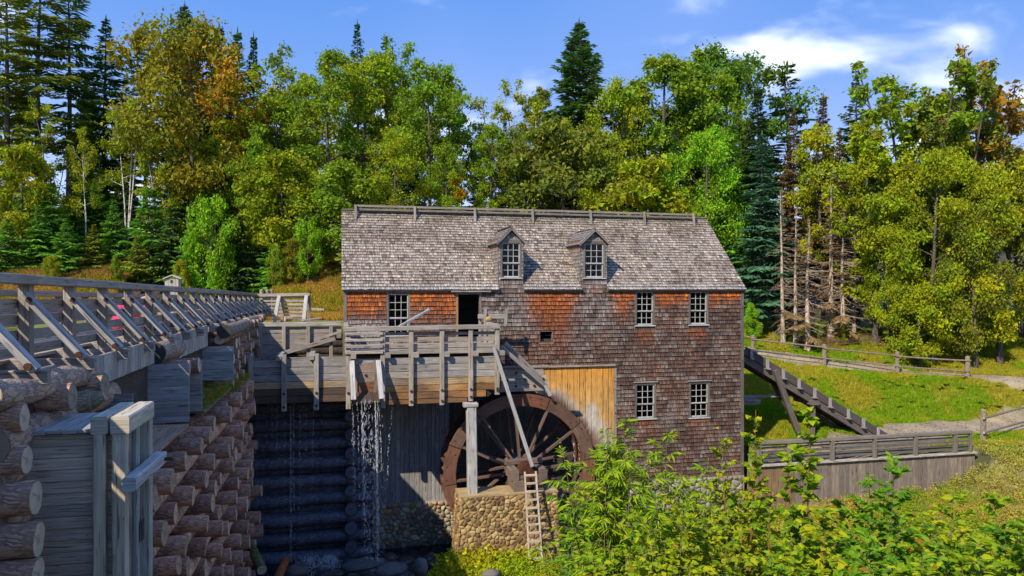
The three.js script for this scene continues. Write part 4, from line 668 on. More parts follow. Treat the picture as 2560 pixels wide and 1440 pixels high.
// ---------------------------------------------------------------- the dam: walkway and braced railing
{
  const UP = -4.28, n0 = -3, posts = []; for (let k = n0; k <= 16; k++) posts.push(DV(11.3 + 1.667 * k));
  const topY = (v) => 10.17 - 0.0155 * (vC - v - 11.3), baseY = (v) => 9.02 - 0.006 * (vC - v - 10);
  const vEnd = posts[posts.length - 1], vBeg = posts[0] + 1.2;
  const rl = thing('dam_railing', 'long braced timber railing running along the top of the dam', 'railing', [UP, 9, posts[4]]);
  for (let i = 0; i < posts.length; i++) {
    const v = posts[i], y1 = topY(v) - 0.13, y0 = baseY(v);
    part(rl, 'post', beam([UP, y0 - 0.25, v], [UP, y1, v], 0.15, 0.15, [0, 0, 1], grey(0.95), 0.012), M.wood);
    part(rl, 'bracket', box(UP - 0.1, UP + 0.12, y1 - 0.0, y1 + 0.055, v - 0.2, v + 0.2, grey(0.9)), M.wood);
    part(rl, 'brace', beam([UP + 0.76, y0 + 0.03, v + 0.1], [UP + 0.02, y1 - 0.12, v + 0.1], 0.13, 0.10, [1, 1, 0], vary([0.50, 0.465, 0.43], 0.1), 0.01), M.wood);
    part(rl, 'outrigger', beam([UP - 0.4, y0 - 0.06, v + 0.0], [UP + 0.86, y0 - 0.06, v + 0.0], 0.12, 0.17, [0, 1, 0], grey(0.95), 0.01), M.wood);
    part(rl, 'bolt', new THREE.CylinderGeometry(0.045, 0.045, 0.05, 8).rotateX(Math.PI / 2).translate(UP + 0.70, y0 + 0.08, v + 0.17), M.rust);
    part(rl, 'bolt', new THREE.CylinderGeometry(0.04, 0.04, 0.05, 8).rotateX(Math.PI / 2).translate(UP + 0.1, y1 - 0.2, v + 0.17), M.rust);
  }
  for (let i = 0; i < posts.length - 1; i += 3) {
    const a = i ? posts[i] : vBeg, b = posts[Math.min(i + 3, posts.length - 1)];
    part(rl, 'top_rail', beam([UP + 0.02, topY(a) - 0.06, a - 0.004], [UP + 0.02, topY(b) - 0.06, b + (i + 3 >= posts.length - 1 ? -0.1 : 0.004)], 0.24, 0.13, [0, 1, 0], grey(1.0), 0.012), M.wood);
    for (const [t, h] of [[0.29, 0.13], [0.50, 0.14], [0.72, 0.15], [0.93, 0.14]]) { const Yk = (v) => topY(v) - 0.16 - t * (topY(v) - 0.16 - baseY(v)) + 0.06; part(rl, 'slat', beam([UP - 0.1, Yk(a) + rr(-0.01, 0.01), a - 0.004], [UP - 0.1, Yk(b) + rr(-0.01, 0.01), b + 0.004], 0.035, h, [0, 1, 0], grey(0.95)), M.wood); }
  }
  for (const [u, y, w, h] of [[UP + 0.35, -0.16, 0.14, 0.2], [UP + 0.05, -0.26, 0.16, 0.2]]) part(rl, 'stringer', beam([u, baseY(vBeg) + y, vBeg], [u, baseY(vEnd) + y, vEnd], w, h, [0, 1, 0], grey(1.1), 0.012), M.wood);
  // walkway
  const wk = thing('dam_walkway', 'plank walkway on top of the dam behind the railing', 'walkway', [-5.3, 8.9, posts[4]]);
  for (let k = 0; k < 5; k++) for (let i = 0; i < posts.length - 1; i += 3) { const a = i ? posts[i] : vBeg, b = posts[Math.min(i + 3, posts.length - 1)]; part(wk, 'plank', beam([-4.6 - k * 0.3, baseY(a) + 0.0, a - 0.004], [-4.6 - k * 0.3, baseY(b) + 0.0, b + 0.004], 0.29, 0.05, [0, 1, 0], grey(1.05)), M.wood); }
  // the railing on the pond side
  const fr = thing('dam_railing', 'plain slatted railing on the pond side of the dam walkway', 'railing', [-6.1, 9, posts[4]]);
  for (const v of posts) part(fr, 'post', beam([-6.1, baseY(v) - 0.2, v], [-6.1, topY(v) - 0.22, v], 0.14, 0.14, [0, 0, 1], grey(0.85), 0.012), M.wood);
  for (let i = 0; i < posts.length - 1; i += 3) { const a = i ? posts[i] : vBeg, b = posts[Math.min(i + 3, posts.length - 1)]; part(fr, 'top_rail', beam([-6.1, topY(a) - 0.2, a], [-6.1, topY(b) - 0.2, b + 0.006], 0.2, 0.12, [0, 1, 0], grey(0.9)), M.wood); for (const t of [0.36, 0.6, 0.85]) { const Yk = (v) => topY(v) - 0.2 - t * (topY(v) - 0.2 - baseY(v)); part(fr, 'slat', beam([-6.02, Yk(a), a], [-6.02, Yk(b), b + 0.006], 0.035, 0.15, [0, 1, 0], grey(0.85)), M.wood); } }
  // the end of the walkway: a slatted panel across, with leaning struts
  const ve = vEnd - 0.15, ge = thing('walkway_end_railing', 'slatted railing across the far end of the dam with two pale leaning struts', 'railing', [-3, 9, ve]);
  const e0 = onV(640, 735, ve), e1 = onV(774, 735, ve);
  part(ge, 'top_rail', beam([e0[0], e0[1] - 0.07, ve], [e1[0], e1[1] - 0.02, ve], 0.2, 0.15, [0, 1, 0], grey(1.2), 0.012), M.wood);
  for (const py of [742, 752, 761, 771, 780, 789]) { const a = onV(py < 750 ? 648 : 650, py, ve), b = onV(762, py, ve); part(ge, 'slat', beam([a[0], a[1], ve - 0.06], [b[0], b[1], ve - 0.06], 0.04, 0.11, [0, 1, 0], grey(1.25)), M.wood); }
  for (const [x0, x1] of [[698, 686], [766, 759]]) { const a = onV(x0, 740, ve + 0.15), b = onV(x1, 806, ve + 0.7); part(ge, 'strut', beam([b[0], b[1], ve + 0.7], [a[0], a[1], ve + 0.12], 0.17, 0.17, [1, 0, 0], [0.60, 0.58, 0.55], 0.014), M.wood); const c = onV(x0 + 6, 738, ve - 0.1), d = onV(x0 + 8, 806, ve - 0.1); part(ge, 'post', beam([d[0], d[1], ve - 0.12], [c[0], c[1], ve - 0.12], 0.16, 0.15, [0, 0, 1], grey(0.8), 0.012), M.wood); }
}
// ---------------------------------------------------------------- the log crib of the dam
const crib = thing('log_dam', 'dam of stacked brown logs with sheathing boards and plank wing walls', 'dam', [-3.6, 0.4, 6]);
{
  const lg = (a, b, r0, r1 = r0, bark, cut) => part(crib, 'log', log(a, b, r0, r1, bark, cut), LOG);
  const UPX = [0.86, 0.47, 0.31];
  // solid fill behind everything
  part(crib, 'fill', [box(-6.4, -3.35, 0.2, 7.1, -7, DV(10.6), [0.13, 0.10, 0.075]), box(-6.4, -3.72, 7.1, 8.75, -7, DV(7.0), [0.12, 0.09, 0.07]), box(-6.4, -3.9, 0.2, 8.6, DV(10.6), DV(7.0), [0.12, 0.09, 0.07])], M.earth);
  // cross logs with their ends out, and the long logs between
  const r = rng(31);
  for (let k = 0; k < 10; k++) {
    const y = 6.95 - k * 0.70, off = (k % 2) * 0.55 + rr(-0.1, 0.1, r);
    for (let D = 11.6 + off; D < 25.4; D += 1.18 + rr(-0.12, 0.12, r)) { const rad = rr(0.16, 0.21, r), end = -2.70 + rr(-0.14, 0.14, r) - (k === 0 ? 0.1 : 0), moss = R0() < 0.04; lg([-3.9, y + rr(-0.04, 0.04, r), DV(D)], [end, y + rr(-0.05, 0.05, r), DV(D) + rr(-0.05, 0.05, r)], rad, rad * 0.97, moss ? [0.40, 0.38, 0.10] : vary(UPX, 0.25), vary([0.60, 0.40, 0.28], 0.3)); }
    for (let D = 10.4 - (k % 3) * 1.4; D < 25.6;) { const l = rr(3.6, 5.2, r), rad = rr(0.17, 0.20, r), e = Math.min(D + l, 25.8); lg([-3.10, y - 0.35, DV(D)], [-3.10 + rr(-0.03, 0.03, r), y - 0.35 + rr(-0.03, 0.03, r), DV(e)], rad, rad * 0.95, vary([0.84, 0.52, 0.35], 0.2)); D += l + 0.02; }
  }
  // logs that show above the spill boards further back
  for (let k = 0; k < 5; k++) { const y = 8.78 - k * 0.36; for (let D = 21.9 + (k % 2) * 0.5; D < 30; D += 1.15) lg([-4.3, y, DV(D)], [-3.02 + rr(-0.1, 0.1, r), y + rr(-0.03, 0.03, r), DV(D)], 0.155, 0.15, vary(BARK, 0.25), vary(CUT, 0.2)); lg([-3.32, y - 0.18, DV(21.4)], [-3.32, y - 0.18, DV(31)], 0.15, 0.14); }
  lg([-3.18, 8.83, DV(21.2)], [-3.2, 8.8, DV(26)], 0.2, 0.18, [0.40, 0.33, 0.26], [0.05, 0.05, 0.05]); lg([-3.22, 8.83, DV(26.1)], [-3.22, 8.8, DV(31.5)], 0.18, 0.17, [0.40, 0.34, 0.27]);
  lg([-3.62, 8.72, DV(15.5)], [-3.62, 8.7, DV(17.4)], 0.22, 0.22, [0.55, 0.43, 0.32], [0.05, 0.05, 0.05]); lg([-4.5, 8.34, DV(16.1)], [-3.12, 8.34, DV(16.2)], 0.19, 0.19, [0.60, 0.37, 0.25], [0.6, 0.42, 0.28]); lg([-4.5, 8.34, DV(16.8)], [-3.05, 8.36, DV(16.9)], 0.17);
  // corner crib at the left of the picture
  for (const [px, py, rad, D] of [[62, 1046, 0.155, 9.0], [68, 1150, 0.16, 8.9], [90, 1243, 0.185, 8.8], [98, 1348, 0.195, 8.7], [95, 1436, 0.18, 8.6]]) { const p = onV(px, py, DV(D)); lg([p[0] - 3.2, p[1], DV(D) + 0.1], [p[0], p[1] + 0.0, DV(D)], rad, rad * 0.98, vary([0.80, 0.49, 0.34], 0.14), [0.66, 0.54, 0.41]); }
  for (const [px, py, rad] of [[20, 1098, 0.19], [8, 1192, 0.19], [20, 1300, 0.2], [12, 1398, 0.2], [-40, 1240, 0.2], [-60, 1350, 0.2]]) { const p = onV(px, py, DV(9.2)); lg([p[0], p[1], DV(8.75)], [p[0] - 0.05, p[1], DV(13)], rad, rad * 0.96, vary([0.66, 0.45, 0.31], 0.1), [0.42, 0.33, 0.24]); }
  // loose logs lying on the box
  const A = onU(-40, 992, -3.62), B = onU(222, 937, -3.62); lg([-3.62, A[1], A[0]], [-3.62, B[1], B[0]], 0.165, 0.145, [0.66, 0.49, 0.37], [0.6, 0.48, 0.36]);
  for (const [px, py, D, rad, len] of [[184, 992, 10.2, 0.17, 1.4], [264, 962, 11.4, 0.16, 1.6]]) { const p = onV(px, py, DV(D)); lg([p[0] - len, p[1] + 0.02, DV(D)], [p[0], p[1], DV(D) + 0.02], rad, rad, vary(BARK, 0.1), [0.34, 0.28, 0.22]); }
  { const p = onV(256, 1000, DV(11.0)), q = onV(130, 1016, DV(10.9)); lg([q[0], q[1], DV(10.9)], [lerp(q[0], p[0], 0.75), p[1] - 0.01, DV(11.0)], 0.16, 0.15, [0.56, 0.46, 0.31], [0.5, 0.4, 0.27]); lg([lerp(q[0], p[0], 0.72), p[1], DV(11)], [p[0], p[1] + 0.05, DV(11.05)], 0.145, 0.07, [0.60, 0.50, 0.34], [0.5, 0.4, 0.27]); }
  // sheathing of upright boards under the railing
  for (const [D0, D1, yb] of [[11.5, 15.35, 8.56], [16.7, 21.2, 8.45]]) for (let D = D0; D < D1 - 0.05;) { const w = Math.min(rr(0.13, 0.22), D1 - D); part(crib, 'sheathing_board', box(-3.62 + rr(-0.006, 0.006), -3.585, yb + rr(-0.006, 0.006), 9.0, DV(D + w - 0.008), DV(D), vary([0.52, 0.47, 0.41], 0.2)), M.wood); D += w; }
  // wing walls of the spillways
  const wing = (D, u0, u1, y0, y1, rows, kc) => { for (let i = 0; i < rows; i++) { const a = lerp(y0, y1, i / rows), b = lerp(y0, y1, (i + 1) / rows); part(crib, 'wing_plank', box(u0, u1 + rr(-0.004, 0.004), a + 0.002, b - 0.004, DV(D) - 0.05, DV(D) + rr(-0.004, 0.004), vary(kc, 0.16)), M.wood); } };
  wing(15.4, -4.6, -2.98, 7.40, 8.53, 8, [0.47, 0.43, 0.40]); wing(17.0, -4.3, -3.02, 7.36, 8.46, 8, [0.46, 0.41, 0.37]); wing(21.15, -4.3, -2.93, 7.52, 8.43, 6, [0.48, 0.45, 0.41]); wing(12.6, -4.2, -3.28, 7.9, 8.35, 4, [0.32, 0.31, 0.31]);
  // spillway floors
  for (let i = 0; i < 6; i++) { part(crib, 'spillway_plank', box(-4.4 + i * 0.24, -4.4 + i * 0.24 + 0.232, 7.34, 7.385, DV(15.3), DV(10.8), vary([0.60, 0.36, 0.22], 0.18)), M.wood); part(crib, 'spillway_plank', box(-4.4 + i * 0.24, -4.4 + i * 0.24 + 0.232, 7.30, 7.345, DV(21.05), DV(17.05), vary([0.22, 0.20, 0.07], 0.2)), M.wood); }
  part(crib, 'spillway_plank', box(-3.6, -2.96, 7.08, 7.13, DV(25), DV(21.2), [0.20, 0.18, 0.08]), M.wood);
  // leaning mossy timbers at the foot
  const q = (px, py, D) => [...onV(px, py, DV(D)), DV(D)];
  lg(q(552, 1470, 21.5), q(590, 1385, 21.6), 0.22, 0.2, [0.36, 0.28, 0.22]); lg(q(655, 1425, 22.5), q(608, 1325, 24.3), 0.15, 0.13, [0.20, 0.22, 0.07]); lg(q(500, 1480, 19.5), q(560, 1425, 20), 0.2, 0.2, [0.36, 0.27, 0.2]);
  // the dark log wall under the flume, wet through
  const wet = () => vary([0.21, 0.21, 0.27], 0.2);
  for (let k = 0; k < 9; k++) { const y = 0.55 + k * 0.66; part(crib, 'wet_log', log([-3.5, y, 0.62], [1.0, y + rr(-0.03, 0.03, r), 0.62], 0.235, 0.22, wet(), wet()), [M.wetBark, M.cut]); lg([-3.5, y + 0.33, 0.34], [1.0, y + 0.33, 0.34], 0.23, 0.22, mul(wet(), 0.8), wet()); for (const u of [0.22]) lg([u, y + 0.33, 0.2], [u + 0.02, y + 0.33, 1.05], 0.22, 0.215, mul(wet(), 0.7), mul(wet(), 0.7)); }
}
// ---------------------------------------------------------------- sluice box at the lower left
{
  const D0 = 9.4, v0 = DV(9.4), v1 = DV(10.4), uL = -3.66, uR = -2.62, yT = 8.38, sb = thing('sluice_box', 'large plank box with beams and posts beside the left crib', 'sluice box', [-3.1, 5, v0]);
  for (let i = 0; i < 22; i++) { const y1 = yT - 0.06 - i * 0.135; part(sb, 'front_plank', box(uL, uR, y1 - 0.128, y1, v0 - 0.05, v0 + rr(-0.008, 0.008), vary([0.64, 0.50, 0.38], 0.2)), M.wood); }
  for (let i = 0; i < 5; i++) part(sb, 'deck_plank', box(uL + i * 0.165 - 0.03, uL + i * 0.165 + 0.128, yT - 0.045, yT + rr(-0.003, 0.003), v1 - 0.2, v0 + 0.05, vary([0.46, 0.43, 0.40], 0.12), 0.006), M.wood);
  for (let i = 0; i < 5; i++) part(sb, 'side_board', box(uR - 0.06, uR - 0.02, 4.2, yT - 0.1, v0 - 0.06 - (i + 1) * 0.19, v0 - 0.06 - i * 0.19 - 0.008, vary([0.48, 0.44, 0.41], 0.14)), M.wood);
  const wB = [0.66, 0.57, 0.44];
  const bx = (name, x0, x1, y0, y1, z0, z1, c, ch = 0.016) => part(sb, name, box(x0, x1, y0, y1, z0, z1, c, ch), M.wood);
  const yb = yT + 0.07;
  bx('top_beam', -2.88, -2.70, yb - 0.12, yb + 0.08, v1 - 0.0, v0 + 0.12, wB); bx('top_beam', -2.67, -2.47, yb - 0.13, yb + 0.08, v1 - 0.02, v0 + 0.14, [0.72, 0.62, 0.48]);
  bx('post', -2.86, -2.73, 4.2, yb - 0.122, v0 + 0.002, v0 + 0.12, [0.66, 0.56, 0.40]); bx('post', -2.66, -2.50, 4.2, yb - 0.132, v0 + 0.002, v0 + 0.13, [0.64, 0.54, 0.39]);
  bx('post', -2.62, -2.49, 4.2, yb - 0.132, v1 - 0.05, v1 + 0.10, [0.56, 0.52, 0.43]); bx('post', -2.59, -2.52, 4.2, yb - 0.135, v0 - 0.55, v0 - 0.42, [0.44, 0.42, 0.39]);
  const a = onU(322, 1212, -2.42), b = onU(402, 1143, -2.42); part(sb, 'lever_beam', beam([-2.42, a[1], a[0]], [-2.42, b[1], b[0]], 0.15, 0.155, [0, 1, 0], [0.60, 0.58, 0.55], 0.02), M.wood);
  part(sb, 'bolt', new THREE.CylinderGeometry(0.025, 0.025, 0.4, 8).rotateZ(Math.PI / 2).translate(-2.45, b[1], b[0] + 0.12), M.rust);
  part(sb, 'latch_plate', box(-2.50, -2.49, 6.88, 7.14, v0 - 0.62, v0 - 0.48, [0.1, 0.1, 0.1]), M.dark);
}
// ---------------------------------------------------------------- forebay fence and slanting stair string beside the mill
{
  const fv = -0.2, f = thing('forebay_railing', 'board railing over dark water between the dam and the mill corner', 'railing', [-1.5, 7.5, fv]);
  const a = onV(645, 809, fv), b = onV(853, 806, fv);
  part(f, 'top_rail', beam([a[0], a[1] - 0.04, fv], [b[0] - 0.02, b[1] - 0.04, fv], 0.2, 0.15, [0, 1, 0], grey(1.15), 0.012), M.wood);
  for (const px of [650, 710, 771, 828]) { const p = onV(px, 815, fv + 0.06), q = onV(px, 896, fv + 0.06); part(f, 'post', beam([q[0], q[1], fv + 0.06], [p[0], p[1], fv + 0.06], 0.13, 0.12, [0, 0, 1], grey(0.95), 0.012), M.wood); }
  for (const [y0, y1, x1] of [[818, 831, 853], [835, 845, 853], [848, 862, 800], [863, 877, 752], [878, 893, 700]]) { const p = onV(655, y0, fv), q = onV(x1, y1, fv); part(f, 'board', box(p[0], q[0], q[1], p[1], fv - 0.05, fv - 0.012, grey(0.9)), M.wood); }
  const s = thing('stair_string', 'pair of slanting planks rising to the mill behind the forebay railing', 'plank', [-1, 7.6, fv + 0.2]);
  for (const [x0, y0, x1, y1, w, k] of [[672, 893, 838, 846, 0.15, 0.85], [785, 851, 853, 829, 0.09, 1.0]]) { const p = onV(x0, y0, fv + 0.2), q = onV(x1, y1, fv + 0.2); part(s, 'plank', beam([p[0], p[1], fv + 0.2], [q[0], q[1], fv + 0.2], 0.06, w, [0, 1, 0], grey(k)), M.wood); }
  const dw = thing('added_log_wall', 'added dark log wall at the back of the forebay below the slanting planks', 'wall', [-1.7, 6, -2.6]);  // added wall, coloured dark to stand in for the shade under the planks
  for (let i = 0; i < 7; i++) part(dw, 'log', log([-3.6, 6.3 + i * 0.3, -2.6], [-0.05, 6.3 + i * 0.3, -2.6], 0.17, 0.16, vary([0.07, 0.055, 0.045], 0.2), [0.1, 0.08, 0.06]), LOG);
  // planks and a log lying behind the fence end
  const lt = thing('lumber_pile', 'loose grey planks and a log lying behind the walkway end', 'lumber', [-1.6, 8.3, -10]);
  for (const [x0, y0, x1, y1, v] of [[760, 800, 800, 796, -9], [715, 796, 775, 801, -9.3], [730, 792, 760, 800, -9.6]]) { const p = onV(x0, y0, v), q = onV(x1, y1, v); part(lt, 'plank', beam([p[0], p[1], v], [q[0], q[1], v - 0.3], 0.2, 0.06, [0, 1, 0], grey(1.3)), M.wood); }
  { const p = onV(712, 797, -9.4), q = onV(728, 796, -9.4); part(lt, 'log', log([p[0], p[1], -9.4], [q[0], q[1], -9.5], 0.13), LOG); }
}

// ---------------------------------------------------------------- retaining wall and ramp railing to the right of the mill
{
  const rv = 0.35, capY = Y(1165, 1870, rv), u0 = 16.15, u1 = U(2437, rv), rt = Y(1103, 1900, rv);
  const w = thing('retaining_wall', 'retaining wall of upright grey boards below the ramp railing right of the mill', 'retaining wall', [u0, 0.6, rv]);
  for (let u = u0; u < u1 - 0.04;) { const k = Math.min(rr(0.13, 0.22), u1 - u), b = 0.4; part(w, 'board', box(u, u + k - 0.008, b, capY - 0.05, rv - 0.05, rv + rr(-0.007, 0.007), u < 18.2 ? vary([0.30, 0.18, 0.10], 0.18) : vary([0.29, 0.23, 0.18], 0.22)), M.wood); u += k; }
  part(w, 'cap_board', beam([u0, capY - 0.02, rv], [u1 + 0.05, capY - 0.0, rv], 0.24, 0.07, [0, 1, 0], [0.56, 0.50, 0.42], 0.01), M.wood);
  const r = thing('ramp_railing', 'slatted grey railing standing on the retaining wall beside the ramp', 'railing', [u0, capY, rv]);
  const e1 = U(2428, rv);
  part(r, 'top_rail', beam([u0 + 0.3, rt - 0.07, rv], [lerp(u0, e1, 0.55), rt - 0.07, rv], 0.2, 0.14, [0, 1, 0], grey(0.65), 0.012), M.wood); part(r, 'top_rail', beam([lerp(u0, e1, 0.55) + 0.004, rt - 0.07, rv], [e1, rt - 0.06, rv], 0.2, 0.14, [0, 1, 0], grey(0.62), 0.012), M.wood);
  for (const px of [1897, 1972, 2080, 2186, 2288, 2387, 2425]) { const u = U(px, rv); part(r, 'post', beam([u, capY + 0.03, rv + 0.02], [u, rt - 0.14, rv + 0.02], px > 2400 ? 0.1 : 0.17, 0.13, [0, 0, 1], grey(0.62), 0.012), M.wood); }
  for (let i = 0; i < 5; i++) { const y = capY + 0.12 + i * 0.165; for (const [a, b] of [[u0 + 0.3, lerp(u0, e1, 0.3)], [lerp(u0, e1, 0.3), lerp(u0, e1, 0.66)], [lerp(u0, e1, 0.66), e1]]) part(r, 'slat', box(a, b - 0.006, y + rr(-0.01, 0.01), y + 0.10, rv - 0.1, rv - 0.066, grey(i > 2 ? 0.55 : 0.42)), M.wood); }
  // stacked grey planks on the ramp behind the railing, and its far railing
  const lp = thing('plank_stack', 'long dark planks stacked on the ramp behind the slatted railing', 'planks', [21, 2.8, -0.5]);
  for (let i = 0; i < 6; i++) part(lp, 'plank', box(20.6 + rr(-0.5, 0.5), 26.4 + rr(-0.4, 0.4), 2.74 + Math.floor(i / 2) * 0.14, 2.86 + Math.floor(i / 2) * 0.14, -1.1 + (i % 2) * 0.3, -0.83 + (i % 2) * 0.3, grey(0.7), 0.006), M.wood);
}
// ---------------------------------------------------------------- log slide from the mill gable down to the ground
{
  const F0 = 33.4, a = at(1850, 866, F0), b = at(2196, 1088, 35.6), [ua, va] = toUV(a.x, a.z), [ub] = toUV(b.x, b.z), v = va, A = [ua - 0.1, a.y, v], B = [ub, b.y, v];
  const sl = thing('log_slide', 'dark plank slide on trestle legs slanting down from the mill gable', 'slide', [ub, b.y, v]);
  const dk = (k = 1) => vary([0.105 * k, 0.085 * k, 0.075 * k], 0.15), L = (t, dy, dv) => [lerp(A[0], B[0], t), lerp(A[1], B[1], t) + dy, v + dv];
  part(sl, 'side_board', beam(L(0, -0.12, 0.55), L(1, -0.12, 0.55), 0.05, 0.34, [0, 1, 0], dk(1.0)), M.wood); part(sl, 'side_board', beam(L(0, -0.02, -0.55), L(1, -0.02, -0.55), 0.05, 0.34, [0, 1, 0], dk(1.0)), M.wood);
  part(sl, 'string', beam(L(0, -0.50, 0.42), L(1, -0.48, 0.42), 0.2, 0.30, [0, 1, 0], dk(1.35), 0.012), M.wood); part(sl, 'string', beam(L(0, -0.52, -0.42), L(1, -0.5, -0.42), 0.2, 0.30, [0, 1, 0], dk(0.9), 0.012), M.wood);
  for (let i = 0; i < 5; i++) part(sl, 'bed_plank', beam(L(0, -0.31, -0.4 + i * 0.2), L(1, -0.31, -0.4 + i * 0.2), 0.19, 0.04, [0, 1, 0], dk(1)), M.wood);
  const n = 10; for (let i = 0; i < n; i++) { const t = 0.04 + i * 0.103 + (i > 5 ? 0.02 : 0); part(sl, 'stake', beam(L(t, -0.30, 0.61), L(t, 0.09, 0.61), 0.15, 0.06, [0, 0, 1], [0.44, 0.39, 0.38], 0.008), M.wood); part(sl, 'cross_piece', beam(L(t, -0.33, -0.7), L(t, -0.33, 0.74), 0.16, 0.06, [0, 1, 0], [0.36, 0.32, 0.30], 0.008), M.wood); }
  // trestle legs
  const leg = (px0, py0, px1, py1, dv, w, k) => { const p = onV(px0, py0, v + dv), q = onV(px1, py1, v + dv); part(sl, 'leg', beam([q[0], q[1], v + dv], [p[0], p[1], v + dv], w, 0.16, [0, 0, 1], dk(k), 0.012), M.wood); };
  leg(1938, 925, 2003, 1100, 0.62, 0.24, 1.6); leg(1925, 945, 1998, 1075, -0.4, 0.2, 1.0); leg(2032, 1010, 2030, 1110, 0.45, 0.2, 1.9); leg(2034, 1030, 2125, 1095, -0.2, 0.18, 0.9);
  const c0 = onV(2022, 1006, v + 0.5), c1 = onV(2042, 1006, v + 0.5); part(sl, 'cap_block', box(c0[0], c1[0], c0[1] - 0.1, c0[1] + 0.1, v - 0.7, v + 0.7, dk(1.8), 0.012), M.wood);
  // short plank landing against the gable
  const ld = thing('plank_landing', 'low grey plank landing on the grass against the mill gable', 'landing', [16.2, 4.9, -4]);
  for (let i = 0; i < 5; i++) part(ld, 'plank', beam([16.12, 5.0, -2.2 - i * 0.26], [18.2 + (i > 2 ? 2.1 : 0), 4.98, -2.2 - i * 0.26], 0.25, 0.05, [0, 1, 0], grey(1.0)), M.wood);
  part(ld, 'edge_beam', beam([16.12, 4.88, -2.15], [18.2, 4.86, -2.15], 0.1, 0.18, [0, 1, 0], grey(0.6)), M.wood);
}
// ---------------------------------------------------------------- split rail fences
{
  const fence = (label, P, top, rails, group) => {
    const p0 = P[0], f = thingAt('rail_fence', label, 'fence', V3(p0.x, ground(p0.x, p0.z), p0.z)), o = f.position;
    const loc = P.map((p) => [p.x - o.x, ground(p.x, p.z) - o.y, p.z - o.z]);
    loc.forEach((p, i) => { const g = log([p[0], p[1] - 0.2, p[2]], [p[0] + 0.02, p[1] + top, p[2]], 0.13, 0.115, vary([0.50, 0.42, 0.33], 0.12), vary([0.6, 0.52, 0.42], 0.1), 10); mesh('post', g, LOG, f); });
    for (let i = 0; i + 1 < loc.length; i++) for (const h of rails) { const a = loc[i], b = loc[i + 1], ov = 0.12, dx = b[0] - a[0], dz = b[2] - a[2], l = Math.hypot(dx, dz), off = i % 2 ? 0.13 : 0.14; const g = log([a[0] - dx / l * ov, a[1] + h + rr(-0.04, 0.04), a[2] - dz / l * ov + off], [b[0] + dx / l * ov, b[1] + h + rr(-0.04, 0.04), b[2] + dz / l * ov + off], 0.052, 0.045, vary([0.46, 0.38, 0.29], 0.12), vary(CUT, 0.1), 8); mesh('rail', g, LOG, f); }
  };
  fence('long split rail fence along the upper sandy path before the woods', [[1762, 878, 47], [1882, 893, 45.2], [2060, 915, 44], [2243, 936, 42.6], [2418, 953, 41.2]].map((p) => at(...p)), 1.28, [0.42, 1.06]);
  fence('short rough rail fence at the end of the ramp, running off the picture edge', [[2458, 1150, 34.0], [2640, 1060, 38.5]].map((p) => at(...p)), 1.5, [0.45, 1.15]);
}
// ---------------------------------------------------------------- small things on the far grass
{
  const bp = at(433, 735, 34), b = thingAt('wooden_bin', 'small pale wooden bin with a pitched lid beyond the dam railing', 'bin', V3(bp.x, 8.35, bp.z), 0.25);
  const h = 10.42 - 8.35, pc = () => vary([0.62, 0.55, 0.47], 0.1);
  for (let i = 0; i < 4; i++) mesh('stave', box(-0.28 + i * 0.14, -0.28 + i * 0.14 + 0.13, 0, h, 0.24, 0.27, pc()), M.wood, b);
  for (let i = 0; i < 4; i++) mesh('stave', box(0.26, 0.29, 0, h, -0.26 + i * 0.125, -0.26 + i * 0.125 + 0.115, pc()), M.wood, b);
  mesh('back', box(-0.28, 0.26, 0, h, -0.27, -0.24, pc()), M.wood, b); mesh('back', box(-0.31, -0.28, 0, h, -0.27, 0.25, pc()), M.wood, b);
  for (const s of [-1, 1]) mesh('lid', beam([s * 0.38, h - 0.0, 0], [0, h + 0.16, 0], 0.7, 0.05, [0, 1, 0], [0.68, 0.61, 0.53], 0.008), M.wood, b);
  mesh('opening', box(-0.07, 0.03, h - 0.2, h - 0.06, 0.268, 0.276, [0.1, 0.1, 0.1]), M.dark, b);
  [[654, 41.5, 'left'], [668, 41.8, 'middle'], [679, 42, 'right']].forEach(([px, F, s]) => { const p = at(px, 728, F), gy = ground(p.x, p.z), o = thingAt('pale_post', { left: 'leftmost of three short pale posts behind the walkway end', middle: 'middle one of three short pale posts behind the walkway end', right: 'rightmost of three short pale posts behind the walkway end' }[s], 'post', V3(p.x, gy, p.z), 0, 'short pale posts behind the walkway end'); mesh('post', log([0, -0.1, 0], [0, 10 - 4 / FOCAL * F - gy, 0], 0.11, 0.105, [0.62, 0.55, 0.42], [0.7, 0.64, 0.52], 10), LOG, o); });
  const lp = at(792, 768, 44.5), l = thingAt('pale_log', 'short pale log lying on the yellow grass left of the mill', 'log', V3(lp.x, ground(lp.x, lp.z) + 0.1, lp.z)); mesh('log', log([-0.9, 0, 0], [0.5, 0.0, 0.2], 0.13, 0.1, [0.66, 0.58, 0.40], [0.7, 0.6, 0.4], 9), LOG, l);
}
